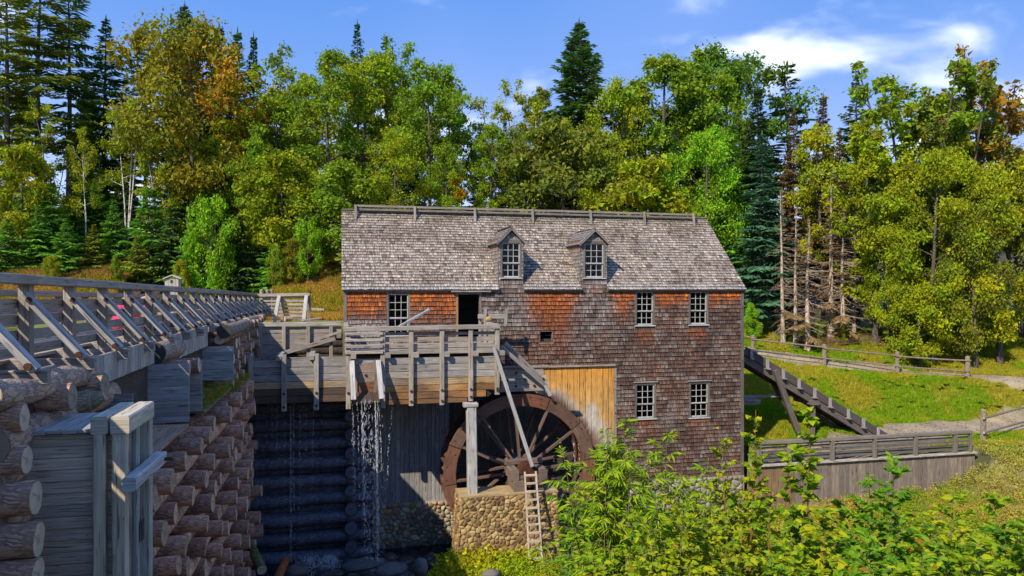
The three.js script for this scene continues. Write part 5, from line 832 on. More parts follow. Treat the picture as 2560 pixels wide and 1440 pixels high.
// ---------------------------------------------------------------- two people on the walkway, seen through the railing
{
  // one continuous body: a smooth union of tapered capsules, meshed on a grid
  function body(bones, res = 56, k = 0.035) {
    const lo = V3(9, 9, 9), hi = V3(-9, -9, -9); for (const [a, b, r0, r1] of bones) for (const [p, r] of [[a, r0], [b, r1]]) { lo.min(V3(p[0] - r - 0.08, p[1] - r - 0.08, p[2] - r - 0.08)); hi.max(V3(p[0] + r + 0.08, p[1] + r + 0.08, p[2] + r + 0.08)); }
    const size = Math.max(hi.x - lo.x, hi.y - lo.y, hi.z - lo.z), cen = lo.clone().add(hi).multiplyScalar(0.5), mc = new MarchingCubes(res, new THREE.MeshBasicMaterial(), false, false, 200000), half = size / 2 * 1.06;
    const dist = (x, y, z) => { let d = 9; for (const [a, b, r0, r1] of bones) { const ax = x - a[0], ay = y - a[1], az = z - a[2], bx = b[0] - a[0], by = b[1] - a[1], bz = b[2] - a[2], t = clamp((ax * bx + ay * by + az * bz) / (bx * bx + by * by + bz * bz + 1e-9)), e = Math.hypot(ax - bx * t, ay - by * t, az - bz * t) - lerp(r0, r1, t), h = clamp(0.5 + 0.5 * (d - e) / k); d = lerp(d, e, h) - k * h * (1 - h); } return d; };
    for (let z = 0; z < res; z++) for (let y = 0; y < res; y++) for (let x = 0; x < res; x++) mc.field[x + y * res + z * res * res] = -dist(cen.x + (x - res / 2) / (res / 2) * half, cen.y + (y - res / 2) / (res / 2) * half, cen.z + (z - res / 2) / (res / 2) * half);
    mc.isolation = 0; mc.update();
    const n = mc.count, g = new THREE.BufferGeometry(), p = new Float32Array(mc.positionArray.subarray(0, n * 3)), q = new Float32Array(mc.normalArray.subarray(0, n * 3));
    for (let i = 0; i < n; i++) { p[i * 3] = cen.x + p[i * 3] * half; p[i * 3 + 1] = cen.y + p[i * 3 + 1] * half; p[i * 3 + 2] = cen.z + p[i * 3 + 2] * half; }
    g.setAttribute('position', new THREE.BufferAttribute(p, 3)); g.setAttribute('normal', new THREE.BufferAttribute(q, 3)); return g;
  }
  const paint = (g, f) => { const p = g.attributes.position, c = []; for (let i = 0; i < p.count; i++) c.push(...f(p.getX(i), p.getY(i), p.getZ(i))); g.setAttribute('color', new THREE.Float32BufferAttribute(c, 3)); return g; };
  const skin = std({ vertexColors: true, roughness: 0.8 }), SK = [0.48, 0.28, 0.19];
  // sitting with knees drawn up, leaning a little forward; +z is forwards
  function sitter(label, px, D, turn, shirt, trouser, hair, lean) {
    const [v] = [DV(D)], u = -4.98, o = thing('person', label, 'person', [u, 9.03, v]); o.rotation.y = TH + turn; o.scale.setScalar(1.2);
    const L = lean, hip = 0.13, ch = [0, 0.50, 0.10 * L], nk = [0, 0.60, 0.14 * L], hd = [0, 0.74, 0.20 * L];
    const bones = [[[0, hip, 0], [0, 0.30, 0.03 * L], 0.15, 0.135], [[0, 0.30, 0.03 * L], ch, 0.135, 0.14], [[-0.15, 0.50, 0.10 * L], [0.15, 0.50, 0.10 * L], 0.075, 0.075], [ch, nk, 0.07, 0.055], [nk, hd, 0.05, 0.05]];
    for (const s of [-1, 1]) bones.push([[s * 0.09, hip, 0.03], [s * 0.11, 0.40, 0.40], 0.09, 0.062], [[s * 0.11, 0.40, 0.40], [s * 0.11, 0.06, 0.56], 0.06, 0.042], [[s * 0.11, 0.045, 0.54], [s * 0.12, 0.035, 0.72], 0.042, 0.03], [[s * 0.17, 0.50, 0.10 * L], [s * 0.24, 0.30, 0.22], 0.052, 0.042], [[s * 0.24, 0.30, 0.22], [s * 0.12, 0.34, 0.42], 0.042, 0.03], [[s * 0.12, 0.34, 0.42], [s * 0.09, 0.345, 0.47], 0.032, 0.026]);
    mesh('body', paint(body(bones), (x, y, z) => (z > 0.5 && y < 0.1 ? [0.05, 0.05, 0.06] : y > 0.585 + 0.02 ? SK : Math.hypot(x - Math.sign(x) * 0.12, y - 0.34, z - 0.43) < 0.1 && Math.abs(x) < 0.17 && z > 0.36 && y < 0.42 && Math.abs(x) > 0.05 && y < 0.38 ? SK : z > 0.2 && y < 0.46 && Math.abs(x) < 0.2 ? trouser : y < 0.2 ? trouser : shirt)), skin, o);
    const head = [[[0, hd[1] - 0.02, hd[2]], [0, hd[1] + 0.04, hd[2] - 0.01], 0.078, 0.088], [[0, hd[1] - 0.06, hd[2] + 0.05], [0, hd[1] - 0.03, hd[2] + 0.05], 0.04, 0.045], [[0, hd[1] + 0.0, hd[2] + 0.085], [0, hd[1] - 0.02, hd[2] + 0.105], 0.012, 0.016], [[-0.09, hd[1], hd[2]], [-0.092, hd[1] + 0.03, hd[2]], 0.014, 0.018], [[0.09, hd[1], hd[2]], [0.092, hd[1] + 0.03, hd[2]], 0.014, 0.018]];
    mesh('head', paint(body(head, 40, 0.012), (x, y, z) => { const X = Math.abs(x), Y2 = y - hd[1], Z = z - hd[2]; return Z > 0.06 && Math.hypot(X - 0.032, Y2 - 0.012) < 0.012 ? [0.04, 0.03, 0.03] : Z > 0.06 && Math.abs(Y2 + 0.062) < 0.007 && X < 0.026 ? [0.30, 0.09, 0.08] : SK; }), skin, o);
    mesh('hair', paint(body([[[0, hd[1] + 0.045, hd[2] - 0.025], [0, hd[1] + 0.05, hd[2] + 0.01], 0.095, 0.085], [[0, hd[1] + 0.02, hd[2] - 0.05], [0, hd[1] - 0.05, hd[2] - 0.05], 0.07, 0.05]], 32, 0.02), () => hair), skin, o);
    for (const s of [-1, 1]) for (let f = 0; f < 4; f++) { const b = [s * (0.09 - 0.012 * f + 0.018), 0.345 - 0.012 * f, 0.485], g = paint(body([[b, [b[0] - s * 0.006, b[1] - 0.008, b[2] + 0.035], 0.009, 0.0085], [[b[0] - s * 0.006, b[1] - 0.008, b[2] + 0.035], [b[0] - s * 0.014, b[1] - 0.03, b[2] + 0.05 - 0.004 * f], 0.0085, 0.007]], 16, 0.003), () => SK); mesh('finger', g, skin, o); }
    return o;
  }
  sitter('person in a bright pink top sitting behind the dam railing', 300, 18.3, Math.PI * 0.5, [0.75, 0.04, 0.16], [0.5, 0.08, 0.14], [0.10, 0.05, 0.03], 1.2);
  sitter('person in dark blue jacket and jeans sitting behind the dam railing', 345, 19.8, Math.PI * 0.5, [0.03, 0.05, 0.14], [0.07, 0.12, 0.26], [0.05, 0.035, 0.03], 1.5);
}
// ---------------------------------------------------------------- falling water
{
  const drop = new THREE.OctahedronGeometry(1, 0), m4 = new THREE.Matrix4(), q = new THREE.Quaternion();
  function fall(name, label, streams, seed, strands = [], keep = 0.3) {
    const r = rng(seed), list = [];
    for (const [u, v, y0, y1, n, spread, vu, vv, size] of streams) for (let i = 0; i < n * keep; i++) { const t = Math.pow(r(), 0.8), tm = Math.sqrt(t), y = lerp(y0, y1, t), sp = spread * (0.25 + tm); list.push([u + vu * tm + (r() + r() - 1) * sp, y, v + vv * tm + (r() + r() - 1) * sp * 0.7, size * 0.6 * (0.5 + r()), 1.5 + r() * 9 * (1 - t * 0.75)]); }
    const root = new THREE.Group(), first = streams[0]; root.name = numbered(name); root.position.copy(W(first[0], first[3], first[1])); root.rotation.y = TH; scene.add(root); tag(root, label, 'waterfall', undefined, 'thing');
    const o = new THREE.InstancedMesh(drop, M.spray, list.length); o.name = 'drops'; o.userData.kind = 'stuff';
    list.forEach(([u, y, v, s, e], i) => { m4.compose(V3(u - first[0], y - first[3], v - first[1]), q, V3(s, s * e, s)); o.setMatrixAt(i, m4); });
    o.castShadow = true; root.add(o);
    for (const [u, v, y0, y1, w, vu, vv] of strands) {               // a continuous thread of water, broken into lengths as it falls
      const g = []; let t = 0; while (t < 0.97) { const l = rr(0.1, 0.3, r) * (1 - 0.6 * t), pts = [], rad = [], n = 9; for (let i = 0; i <= n; i++) { const k = Math.min(1, t + l * i / n), q2 = Math.sqrt(k); pts.push(V3(u + vu * q2 + 0.06 * k * (noise3(k * 9, u * 7, 3) - 0.5) - first[0], lerp(y0, y1, k) - first[3], v + vv * q2 + 0.05 * k * (noise3(k * 9, u * 7, 8) - 0.5) - first[1])); rad.push(w * 0.5 * (0.35 + 0.9 * noise3(k * 26, u * 9, 1)) * (i === 0 || i === n ? (t < 0.02 && i === 0 ? 1 : 0.1) : 1)); } g.push(tube(pts, rad, 5, one1, 1).g); t += l + rr(0.0, 0.05, r) * (0.3 + t * 2); }
      mesh('strand', mergeGeometries(g), M.spray, root);
    }
    return root;
  }
  const one1 = [1, 1, 1];
  const cu = U(915, VF + 0.8), cy = Y(1003, 915, VF + 0.75), main = [];
  for (const [du, n, sp, sz, end] of [[-0.46, 260, 0.06, 0.010, 3.2], [-0.30, 220, 0.05, 0.009, 3.0], [-0.16, 420, 0.07, 0.012, 2.4], [-0.05, 320, 0.16, 0.013, 1.2], [0.12, 300, 0.16, 0.013, 0.6], [0.28, 620, 0.06, 0.013, 0.45], [0.34, 420, 0.28, 0.010, 0.5], [0.02, 420, 0.35, 0.009, 0.5], [0.38, 160, 0.02, 0.008, 4.2]]) main.push([cu + du, VF + 0.78, cy, end, n, sp, 0.10, 0.35, sz]);
  fall('chute_waterfall', 'white water falling from the waste chute of the flume onto the rocks', main, 41, [[cu - 0.15, VF + 0.78, cy, 1.6, 0.014, 0.12, 0.34], [cu + 0.28, VF + 0.78, cy, 0.5, 0.015, 0.08, 0.36], [cu + 0.37, VF + 0.78, cy, 3.6, 0.008, 0.0, 0.3]], 0.6);
  const leaks = [];
  for (const [px, n, sp, end] of [[651, 20, 0.03, 4.6], [668, 40, 0.05, 4.4], [680, 30, 0.03, 5], [692, 60, 0.05, 4.0], [727, 320, 0.04, 0.8], [734, 200, 0.08, 0.7], [750, 220, 0.05, 1.5], [765, 90, 0.05, 4], [783, 110, 0.05, 3], [805, 30, 0.03, 4], [700, 160, 0.5, 0.9], [760, 220, 0.8, 0.6], [640, 90, 0.6, 1.2], [828, 40, 0.3, 1]]) leaks.push([U(px, VF - 0.6), VF - 0.6, FB + 0.05, end, n, sp, 0, 0.0, 0.0085]);
  for (const n of [140]) leaks.push([U(990, VF + 0.1), VF + 0.1, FB + 0.12, 2.6, n, 0.05, -0.38, 0.35, 0.011]);
  leaks.push([HUB[0] + 2.0, 1.6, HUB[1] + 1.3, HUB[1] - 1.6, 90, 0.04, 0.1, 0, 0.012], [HUB[0] + 2.2, 1.6, HUB[1] + 1.0, HUB[1] - 1.2, 60, 0.06, 0.1, 0, 0.011], [HUB[0] + 1.3, 1.5, HUB[1] + 0.4, HUB[1] - 1.4, 50, 0.1, 0, 0, 0.010]);
  fall('leak_waterfall', 'thin leaking streams and drops falling from under the plank flume', leaks, 42, [[U(727, VF - 0.6), VF - 0.6, FB + 0.05, 0.9, 0.012, 0, 0], [U(734, VF - 0.6), VF - 0.6, FB + 0.05, 2.6, 0.010, 0, 0], [U(783, VF - 0.6), VF - 0.6, FB + 0.05, 4.6, 0.007, 0, 0], [U(692, VF - 0.6), VF - 0.6, FB + 0.05, 4.5, 0.007, 0, 0]], 0.55);
  fall('splash_water', 'white spray where the water strikes the rocks at the foot of the dam', [[-1.1, 1.9, 0.95, 0.45, 500, 0.75, 0, 0, 0.012], [-0.5, 1.8, 0.9, 0.45, 500, 0.5, 0, 0, 0.012], [1.5, 3.6, 0.85, 0.42, 420, 0.55, 0, 0, 0.012], [-1.6, 2.4, 0.65, 0.42, 260, 0.8, 0, 0, 0.010]], 43, [], 1.5);
}
// ---------------------------------------------------------------- rocks and drift at the foot of the dam
{
  const r = rng(77);
  const spots = []; for (let i = 0; i < 64; i++) spots.push([rr(-3.0, 3.4, r), rr(1.1, 5.2, r), rr(0.09, 0.34, r)]);
  spots.forEach(([u, v, s], i) => {
    const p = W(u, 0.36 + s * 0.25, v), k = R0(), c = k < 0.5 ? [0.10, 0.10, 0.105] : k < 0.8 ? [0.15, 0.13, 0.11] : [0.20, 0.19, 0.18];
    const o = mesh(numbered('river_rock'), boulder(i * 3.3 + 1, s * rr(0.9, 1.6, r), s * rr(0.5, 0.9, r), s * rr(0.8, 1.3, r), c), M.wetRock, scene); o.position.copy(p); o.rotation.y = r() * 6; tag(o, 'wet dark rock among many at the foot of the dam', 'rock', 'wet rocks at the foot of the dam');
  });
  const flag = (px, py, v, sx, sy, sz, c, label) => { const [u, y] = onV(px, py, v), o = mesh(numbered('river_rock'), boulder(px * 0.37, sx, sy, sz, c), M.rock, scene); o.position.copy(W(u, Math.max(y, 0.4), v)); o.rotation.y = TH + 0.3; tag(o, label, 'rock'); };
  flag(738, 1428, 3.2, 0.4, 0.2, 0.35, [0.20, 0.14, 0.12], 'reddish brown slab of rock beside the orange log'); flag(905, 1412, 3.6, 0.75, 0.16, 0.4, [0.13, 0.13, 0.13], 'long flat dark rock below the chute waterfall'); flag(980, 1425, 4.2, 0.55, 0.2, 0.4, [0.16, 0.155, 0.15], 'flat grey rock at the bottom edge below the falling water'); flag(1050, 1420, 4.4, 0.24, 0.3, 0.2, [0.17, 0.17, 0.165], 'upright grey stone in front of the yellow green weeds'); flag(1228, 1436, 5, 0.3, 0.14, 0.25, [0.26, 0.23, 0.2], 'pale stone among weeds left of the ladder foot'); flag(1425, 1425, 5, 0.35, 0.22, 0.3, [0.26, 0.25, 0.23], 'grey stone among weeds right of the ladder foot');
  const ol = thing('driftwood_log', 'short orange brown barkless log standing at an angle in the stream', 'log', [...onV(700, 1430, 3.4), 3.4]); { const a = onV(688, 1462, 3.9), b = onV(716, 1398, 3.1); part(ol, 'log', log([a[0], a[1], 3.9], [b[0], b[1], 3.1], 0.15, 0.12, [0.62, 0.19, 0.055], [0.6, 0.3, 0.12]), LOG); }
  for (let i = 0; i < 26; i++) { const u = rr(-2.2, 3.2, r), v = rr(1.6, 4.6, r), a = rr(0, 3.1, r), l = rr(0.2, 0.6, r), o = mesh(numbered('drift_stick'), tube([V3(-l, 0, 0), V3(0, rr(0, 0.1, r), rr(-0.05, 0.05, r)), V3(l, 0.05, 0)], [0.018, 0.022, 0.012], 5, vary([0.24, 0.21, 0.18], 0.3), 1).g, M.bark, scene); o.position.copy(W(u, 0.58, v)); o.rotation.set(rr(-0.2, 0.2, r), a, rr(-0.25, 0.25, r)); tag(o, 'small grey drift stick lying on wet rocks below the dam', 'stick', 'drift sticks on the wet rocks'); }
}

// ---------------------------------------------------------------- trees
// a leaf: a diamond bent along its middle; a needle spray: the same, long and thin
class Foliage {
  constructor() { this.p = []; this.c = []; this.u = []; }
  leaf(c, d, n, len, wid, col, bend = 0.12) {                              // base c, direction d, face normal n
    const s = d.clone().cross(n).normalize().multiplyScalar(wid / 2), m = c.clone().addScaledVector(d, len * 0.45), t = c.clone().addScaledVector(d, len).addScaledVector(n, -bend * len), f = n.clone().multiplyScalar(wid * 0.16);
    const A = c, B = m.clone().add(s).add(f), T = t, D = m.clone().sub(s).add(f);
    for (const q of [A, B, T, A, T, D]) { this.p.push(q.x, q.y, q.z); this.c.push(...col); this.u.push(0, 0); }
  }
  build() { const g = new THREE.BufferGeometry(); g.setAttribute('position', new THREE.Float32BufferAttribute(this.p, 3)); g.setAttribute('uv', new THREE.Float32BufferAttribute(this.u, 2)); g.setAttribute('color', new THREE.Float32BufferAttribute(this.c, 3)); g.computeVertexNormals(); return g; }
}
const dirOf = (az, el) => V3(Math.cos(az) * Math.cos(el), Math.sin(el), Math.sin(az) * Math.cos(el));
const rdir = (r) => { const z = r() * 2 - 1, a = r() * 6.2832, k = Math.sqrt(1 - z * z); return V3(k * Math.cos(a), z, k * Math.sin(a)); };
const one = [1, 1, 1];
// tall broadleaf: H metres, crown from base to top, radius profile
function broadleaf({ seed, H = 14, R = 3, base = 0.3, trunkR = 0.17, leaf = 0.175, per = 95, limbs = 15, patch = null, spread = 0.55, stems = 1, airy = 1, top = 1 }) {
  const r = rng(seed), wood = [], F = new Foliage(), tips = [];
  for (let s = 0; s < stems; s++) {
    const az0 = r() * 6.28, lean = stems > 1 ? 0.16 : 0.05, hh = H * (s ? rr(0.78, 0.95, r) : 1), pts = [], rad = [], n = 9;
    for (let i = 0; i < n; i++) { const t = i / (n - 1); pts.push(V3(Math.cos(az0) * lean * t * hh * (0.6 + 0.4 * t) + 0.25 * (noise3(t * 3, seed, s) - 0.5) * t * 2, t * hh * 0.97, Math.sin(az0) * lean * t * hh * (0.6 + 0.4 * t) + 0.25 * (noise3(t * 3, seed + 9, s) - 0.5) * t * 2)); rad.push(trunkR * (stems > 1 ? 0.7 : 1) * (1.12 - t) * (i ? 1 : 1.35) + 0.01); }
    wood.push(tube(pts, rad, 8, one, 1.4).g);
    const along = (t) => { const k = t * (n - 1), i = Math.min(n - 2, Math.floor(k)); return pts[i].clone().lerp(pts[i + 1], k - i); };
    const nl = Math.round(limbs / stems);
    for (let l = 0; l < nl; l++) {
      const t = lerp(base, 0.93, (l + r() * 0.8) / nl), q = (t - base) / (1 - base), prof = Math.pow(Math.sin(Math.PI * clamp(0.14 + 0.82 * Math.pow(q, 0.85))), 0.7), len = R * prof * rr(0.75, 1.15, r), az = l * 2.4 + rr(-0.5, 0.5, r), p0 = along(t), d = dirOf(az, lerp(spread * 0.6, 1.15, q * q));
      const p1 = p0.clone().addScaledVector(d, len * 0.55), p2 = p0.clone().addScaledVector(d, len).add(V3(0, len * 0.12, 0)); wood.push(tube([p0, p1, p2], [trunkR * 0.42 * (1.05 - t) + 0.012, trunkR * 0.24 * (1.05 - t) + 0.01, 0.008], 5, one, 1).g);
      tips.push([p1.clone().lerp(p2, 0.3), 0.8 * prof], [p2, 1 * prof]);
      for (let b = 0; b < 3; b++) { const f = rr(0.35, 0.9, r), s0 = p0.clone().lerp(p2, f), d2 = d.clone().add(rdir(r).multiplyScalar(0.9)).normalize(), s1 = s0.clone().addScaledVector(d2, len * rr(0.3, 0.5, r)); wood.push(tube([s0, s1], [0.016, 0.006], 4, one, 1).g); tips.push([s1, 0.85 * prof]); }
    }
    tips.push([along(0.97), 0.6], [along(1), 0.45 * top], [along(0.9), 0.7]);
  }
  for (const [p, k] of tips) {
    const cr = R * 0.30 * rr(0.75, 1.3, r) * (0.55 + 0.45 * k), n = Math.round(per * airy * (0.5 + k * 0.6)), tone = rr(0.68, 1.22, r), warm = rr(0, 1, r), pt = patch ? smooth(patch[3], patch[3] * 0.4, Math.hypot(p.x - patch[0], p.y - patch[1], p.z - patch[2])) : 0;
    for (let i = 0; i < n; i++) {
      const o = rdir(r), q = p.clone().addScaledVector(o, cr * Math.pow(r(), 0.5)); q.y = p.y + (q.y - p.y) * 0.8;
      const d = rdir(r); d.y -= 0.35; d.normalize(); const nn = rdir(r).add(V3(0, 0.9, 0.25)).normalize(), m = tone * rr(0.72, 1.28, r);
      let c = [m * lerp(0.86, 1.22, warm), m, m * lerp(1.1, 0.8, warm)]; if (pt > r()) c = mul(patch[4], m);
      if (i % 7 === 0) F.leaf(p.clone().lerp(q, 0.6), d, nn, leaf * 2.1, leaf * 1.5, mul(c, 0.8)); else { const k = rr(0.5, 1.35, r); F.leaf(q, d, nn, leaf * k * 1.05, leaf * k * rr(0.5, 0.85, r), c); }
    }
  }
  return { wood: mergeGeometries(wood), crown: F.build(), H };
}
// spruce or fir
function conifer({ seed, H = 15, R = 1.9, base = 0.12, trunkR = 0.17, gapy = 0, droop = 0.35, dense = 1, dead = 0, shape = 0.85 }) {
  const r = rng(seed), wood = [], F = new Foliage(), pts = [], rad = [];
  for (let i = 0; i < 8; i++) { const t = i / 7; pts.push(V3(0.2 * (noise3(t * 2, seed, 1) - 0.5), t * H, 0.2 * (noise3(t * 2, seed, 5) - 0.5))); rad.push(trunkR * (1.03 - t) * (i ? 1 : 1.3) + 0.008); }
  wood.push(tube(pts, rad, 8, one, 1.2).g);
  let y = H * base;
  while (y < H * 0.985) {
    const t = (y - H * base) / (H * (1 - base)), prof = Math.pow(1 - t, shape) * (t < 0.12 ? lerp(0.7, 1, t / 0.12) : 1), nb = Math.round(lerp(6.5, 4, t) * dense), az0 = r() * 6.28;
    for (let b = 0; b < nb; b++) {
      if (r() < gapy * (1 - t * 0.6) || (dead > 0.8 && r() < 0.22)) continue;
      const az = az0 + b / nb * 6.2832 + rr(-0.5, 0.5, r), len = Math.max(0.18, R * prof * rr(dead > 0.8 ? 0.12 : 0.45, dead > 0.8 ? 1.35 : 1.22, r)), el = (dead > 0.8 ? rr(-0.25, 0.35, r) : 0) + lerp(-droop, 0.75, t * t) + rr(-0.22, 0.22, r), d = dirOf(az, el), side = V3(-Math.sin(az), 0, Math.cos(az)), p0 = V3(0, y + rr(-0.12, 0.12, r), 0), tone = rr(0.7, 1.2, r);
      const tip = p0.clone().addScaledVector(d, len).add(V3(0, 0.12 * len, 0));
      wood.push(tube([p0, tip], [(0.02 + 0.012 * prof), 0.006], 3, one, 1).g);
      if (dead && r() < dead) { for (let k = 0; k < 4; k++) { const q = p0.clone().lerp(tip, rr(0.3, 1, r)), e = q.clone().addScaledVector(side, rr(-0.4, 0.4, r) * len).addScaledVector(d, 0.2 * len).add(V3(0, -0.1 * len, 0)); wood.push(tube([q, e], [0.009, 0.004], 3, one, 1).g); } continue; }
      const n = Math.max(3, Math.round(len * 6.5 * Math.sqrt(dense)));
      for (let k = 0; k < n; k++) {
        const f = lerp(0.12, 1, (k + r()) / n), q = p0.clone().lerp(tip, f), sl = (0.20 + 0.42 * (1 - f)) * Math.min(1, len) * rr(0.8, 1.25, r) + 0.1, nn = V3(0, 1, 0).addScaledVector(d, 0.3).addScaledVector(rdir(r), 0.35).normalize();
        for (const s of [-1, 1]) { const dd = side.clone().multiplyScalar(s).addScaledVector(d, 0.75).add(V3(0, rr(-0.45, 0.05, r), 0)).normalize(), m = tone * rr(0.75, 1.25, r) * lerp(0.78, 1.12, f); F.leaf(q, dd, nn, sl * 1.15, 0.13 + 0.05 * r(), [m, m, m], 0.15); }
        if (r() < 0.5) F.leaf(q, d.clone().add(V3(0, -0.5, 0)).normalize(), side, sl, 0.12, mul(one, tone * rr(0.6, 1, r)), 0.1);
      }
    }
    y += lerp(0.46, 0.24, t) * rr(0.8, 1.2, r) / Math.sqrt(dense);
  }
  F.leaf(V3(0, H * 0.96, 0), V3(0, 1, 0), V3(0, 0, 1), H * 0.06, 0.12, one, 0); F.leaf(V3(0, H * 0.96, 0), V3(0, 1, 0), V3(1, 0, 0), H * 0.06, 0.12, one, 0);
  return { wood: mergeGeometries(wood), crown: F.build(), H };
}
const KIND = {
  round: broadleaf({ seed: 101, H: 14, R: 3.4, base: 0.26, per: 139, limbs: 19 }),
  round2: broadleaf({ seed: 102, H: 14, R: 3.2, base: 0.2, per: 136, limbs: 20, patch: [2, 9, 1, 2.2, [2.2, 0.75, 0.3]] }),
  tall: broadleaf({ seed: 103, H: 15, R: 2.5, base: 0.28, per: 117, limbs: 20, spread: 0.8 }),
  tall2: broadleaf({ seed: 104, H: 15, R: 2.3, base: 0.22, per: 117, limbs: 19, spread: 0.85 }),
  birch: broadleaf({ seed: 105, H: 14, R: 2.1, base: 0.38, trunkR: 0.095, per: 71, limbs: 16, leaf: 0.15, stems: 2, airy: 0.85 }),
  birch2: broadleaf({ seed: 106, H: 14, R: 1.9, base: 0.42, trunkR: 0.085, per: 63, limbs: 14, leaf: 0.15, stems: 3, airy: 0.8 }),
  maple: broadleaf({ seed: 107, H: 12, R: 3.6, base: 0.36, per: 155, limbs: 20, leaf: 0.17, patch: [1.5, 9, 1, 3.2, [1.75, 0.78, 0.5]] }),
  low: broadleaf({ seed: 108, H: 6, R: 2.2, base: 0.08, trunkR: 0.08, per: 124, limbs: 18, leaf: 0.16, spread: 0.3 }),
  near: broadleaf({ seed: 109, H: 12, R: 3.2, base: 0.10, per: 190, limbs: 24, leaf: 0.16, spread: 0.35, top: 1.3 }),
  near2: broadleaf({ seed: 110, H: 13, R: 2.2, base: 0.16, per: 143, limbs: 22, leaf: 0.165, spread: 0.7, airy: 0.85 }),
  spiky: broadleaf({ seed: 112, H: 13, R: 1.5, base: 0.22, trunkR: 0.13, per: 54, limbs: 45, leaf: 0.165, stems: 5, spread: 0.75, airy: 0.8 }),
  spikyRed: broadleaf({ seed: 113, H: 13, R: 1.35, base: 0.25, trunkR: 0.13, per: 47, limbs: 42, leaf: 0.165, stems: 5, spread: 0.8, airy: 0.7, patch: [0.5, 12.5, 0, 6.5, [1.7, 0.8, 0.7]] }),
  tallPatch: broadleaf({ seed: 114, H: 15, R: 2.5, base: 0.26, per: 105, limbs: 20, leaf: 0.165, spread: 0.8, patch: [-1, 6, 1.2, 1.5, [2.4, 0.95, 0.3]] }),
  far: broadleaf({ seed: 111, H: 14, R: 3.2, base: 0.2, per: 38, limbs: 16, leaf: 0.32 }),
  spruce: conifer({ seed: 201, H: 16, R: 2.3, base: 0.16, gapy: 0.14 }),
  spruce2: conifer({ seed: 202, H: 16, R: 2.0, base: 0.10, dense: 1.1 }),
  gappy: conifer({ seed: 203, H: 18, R: 2.6, base: 0.34, gapy: 0.52, dense: 0.9, droop: 0.3, shape: 0.6 }),
  gappy2: conifer({ seed: 204, H: 18, R: 2.4, base: 0.38, gapy: 0.55, dense: 0.85, droop: 0.2, shape: 0.6 }),
  pine: conifer({ seed: 205, H: 16, R: 2.9, base: 0.12, dense: 1.35, droop: 0.1, shape: 0.72 }),
  fir: conifer({ seed: 206, H: 6, R: 1.9, base: 0.02, trunkR: 0.09, dense: 1.25, droop: 0.15 }),
  fir2: conifer({ seed: 207, H: 6, R: 1.7, base: 0.02, trunkR: 0.09, dense: 1.3, droop: 0.2 }),
  bare: conifer({ seed: 208, H: 11, R: 1.5, base: 0.10, trunkR: 0.14, dead: 0.96, droop: 0.6, dense: 1.35 }),
  bare2: conifer({ seed: 209, H: 11, R: 1.3, base: 0.14, trunkR: 0.12, dead: 0.9, droop: 0.5, dense: 1.25 }),
  wispy: conifer({ seed: 210, H: 14, R: 1.5, base: 0.5, trunkR: 0.14, gapy: 0.35, dead: 0.4, droop: -0.1 }),
};
const TONE0 = { redR: [0.30, 0.035, 0.015], orangeR: [0.42, 0.17, 0.008], pineC: [0.048, 0.095, 0.022], spruceC: [0.066, 0.125, 0.018], olive: [0.14, 0.165, 0.010], blueFir: [0.045, 0.115, 0.055], firG: [0.085, 0.19, 0.016], dryN: [0.13, 0.085, 0.035], yg: [0.168, 0.205, 0.005], green: [0.106, 0.176, 0.007], bright: [0.135, 0.255, 0.008], mid: [0.122, 0.180, 0.007], gold: [0.185, 0.208, 0.006], rust: [0.155, 0.150, 0.008], brown: [0.112, 0.135, 0.012], redb: [0.16, 0.070, 0.030], deep: [0.07, 0.125, 0.010] };
const TONE = {}; for (const k in TONE0) TONE[k] = mul(TONE0[k], k.endsWith("C") ? 1.7 : 2.1);
const first = new Map();
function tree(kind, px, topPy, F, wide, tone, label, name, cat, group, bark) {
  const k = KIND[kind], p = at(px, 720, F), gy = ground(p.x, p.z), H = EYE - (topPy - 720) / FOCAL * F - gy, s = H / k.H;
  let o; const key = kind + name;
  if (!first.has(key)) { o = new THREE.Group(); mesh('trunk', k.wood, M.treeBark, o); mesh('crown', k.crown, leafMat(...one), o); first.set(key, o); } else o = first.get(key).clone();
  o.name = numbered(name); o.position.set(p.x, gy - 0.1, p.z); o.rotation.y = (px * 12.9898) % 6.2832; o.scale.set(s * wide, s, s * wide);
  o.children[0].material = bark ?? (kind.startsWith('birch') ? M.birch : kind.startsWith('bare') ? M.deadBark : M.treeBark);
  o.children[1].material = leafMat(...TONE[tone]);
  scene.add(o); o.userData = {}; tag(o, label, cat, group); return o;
}
const CON = (k, x, y, F, w, ...a) => tree(k, x, y, F, w * 1.35, ...a, 'conifer_tree', 'conifer'), LEAFY = (k, x, y, F, w, ...a) => tree(k, x, y, F, w * 1.2, ...a, 'broadleaf_tree', 'tree');
// left of the dam
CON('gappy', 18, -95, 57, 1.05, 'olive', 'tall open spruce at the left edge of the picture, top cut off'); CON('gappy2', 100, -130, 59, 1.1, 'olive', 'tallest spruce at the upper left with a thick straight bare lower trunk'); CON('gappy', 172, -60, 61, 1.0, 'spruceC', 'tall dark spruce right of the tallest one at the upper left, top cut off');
CON('spruce', 265, 42, 64, 1.05, 'spruceC', 'dark spruce standing alone against blue sky between the upper left trees'); CON('gappy2', 362, 52, 67, 0.8, 'pineC', 'slim dark spire of a spruce left of the orange maple'); CON('pine', 462, 8, 70, 0.8, 'pineC', 'tall dark pine whose top stands over the orange maple'); CON('spruce2', 548, 62, 72, 0.95, 'pineC', 'dark spruce top just right of the pine over the orange maple'); CON('spruce', 594, 74, 73, 0.85, 'spruceC', 'second dark spruce top right of the pine over the orange maple'); CON('spruce2', 634, 86, 74, 0.7, 'pineC', 'thin dark spruce top at the right end of the row over the orange maple');
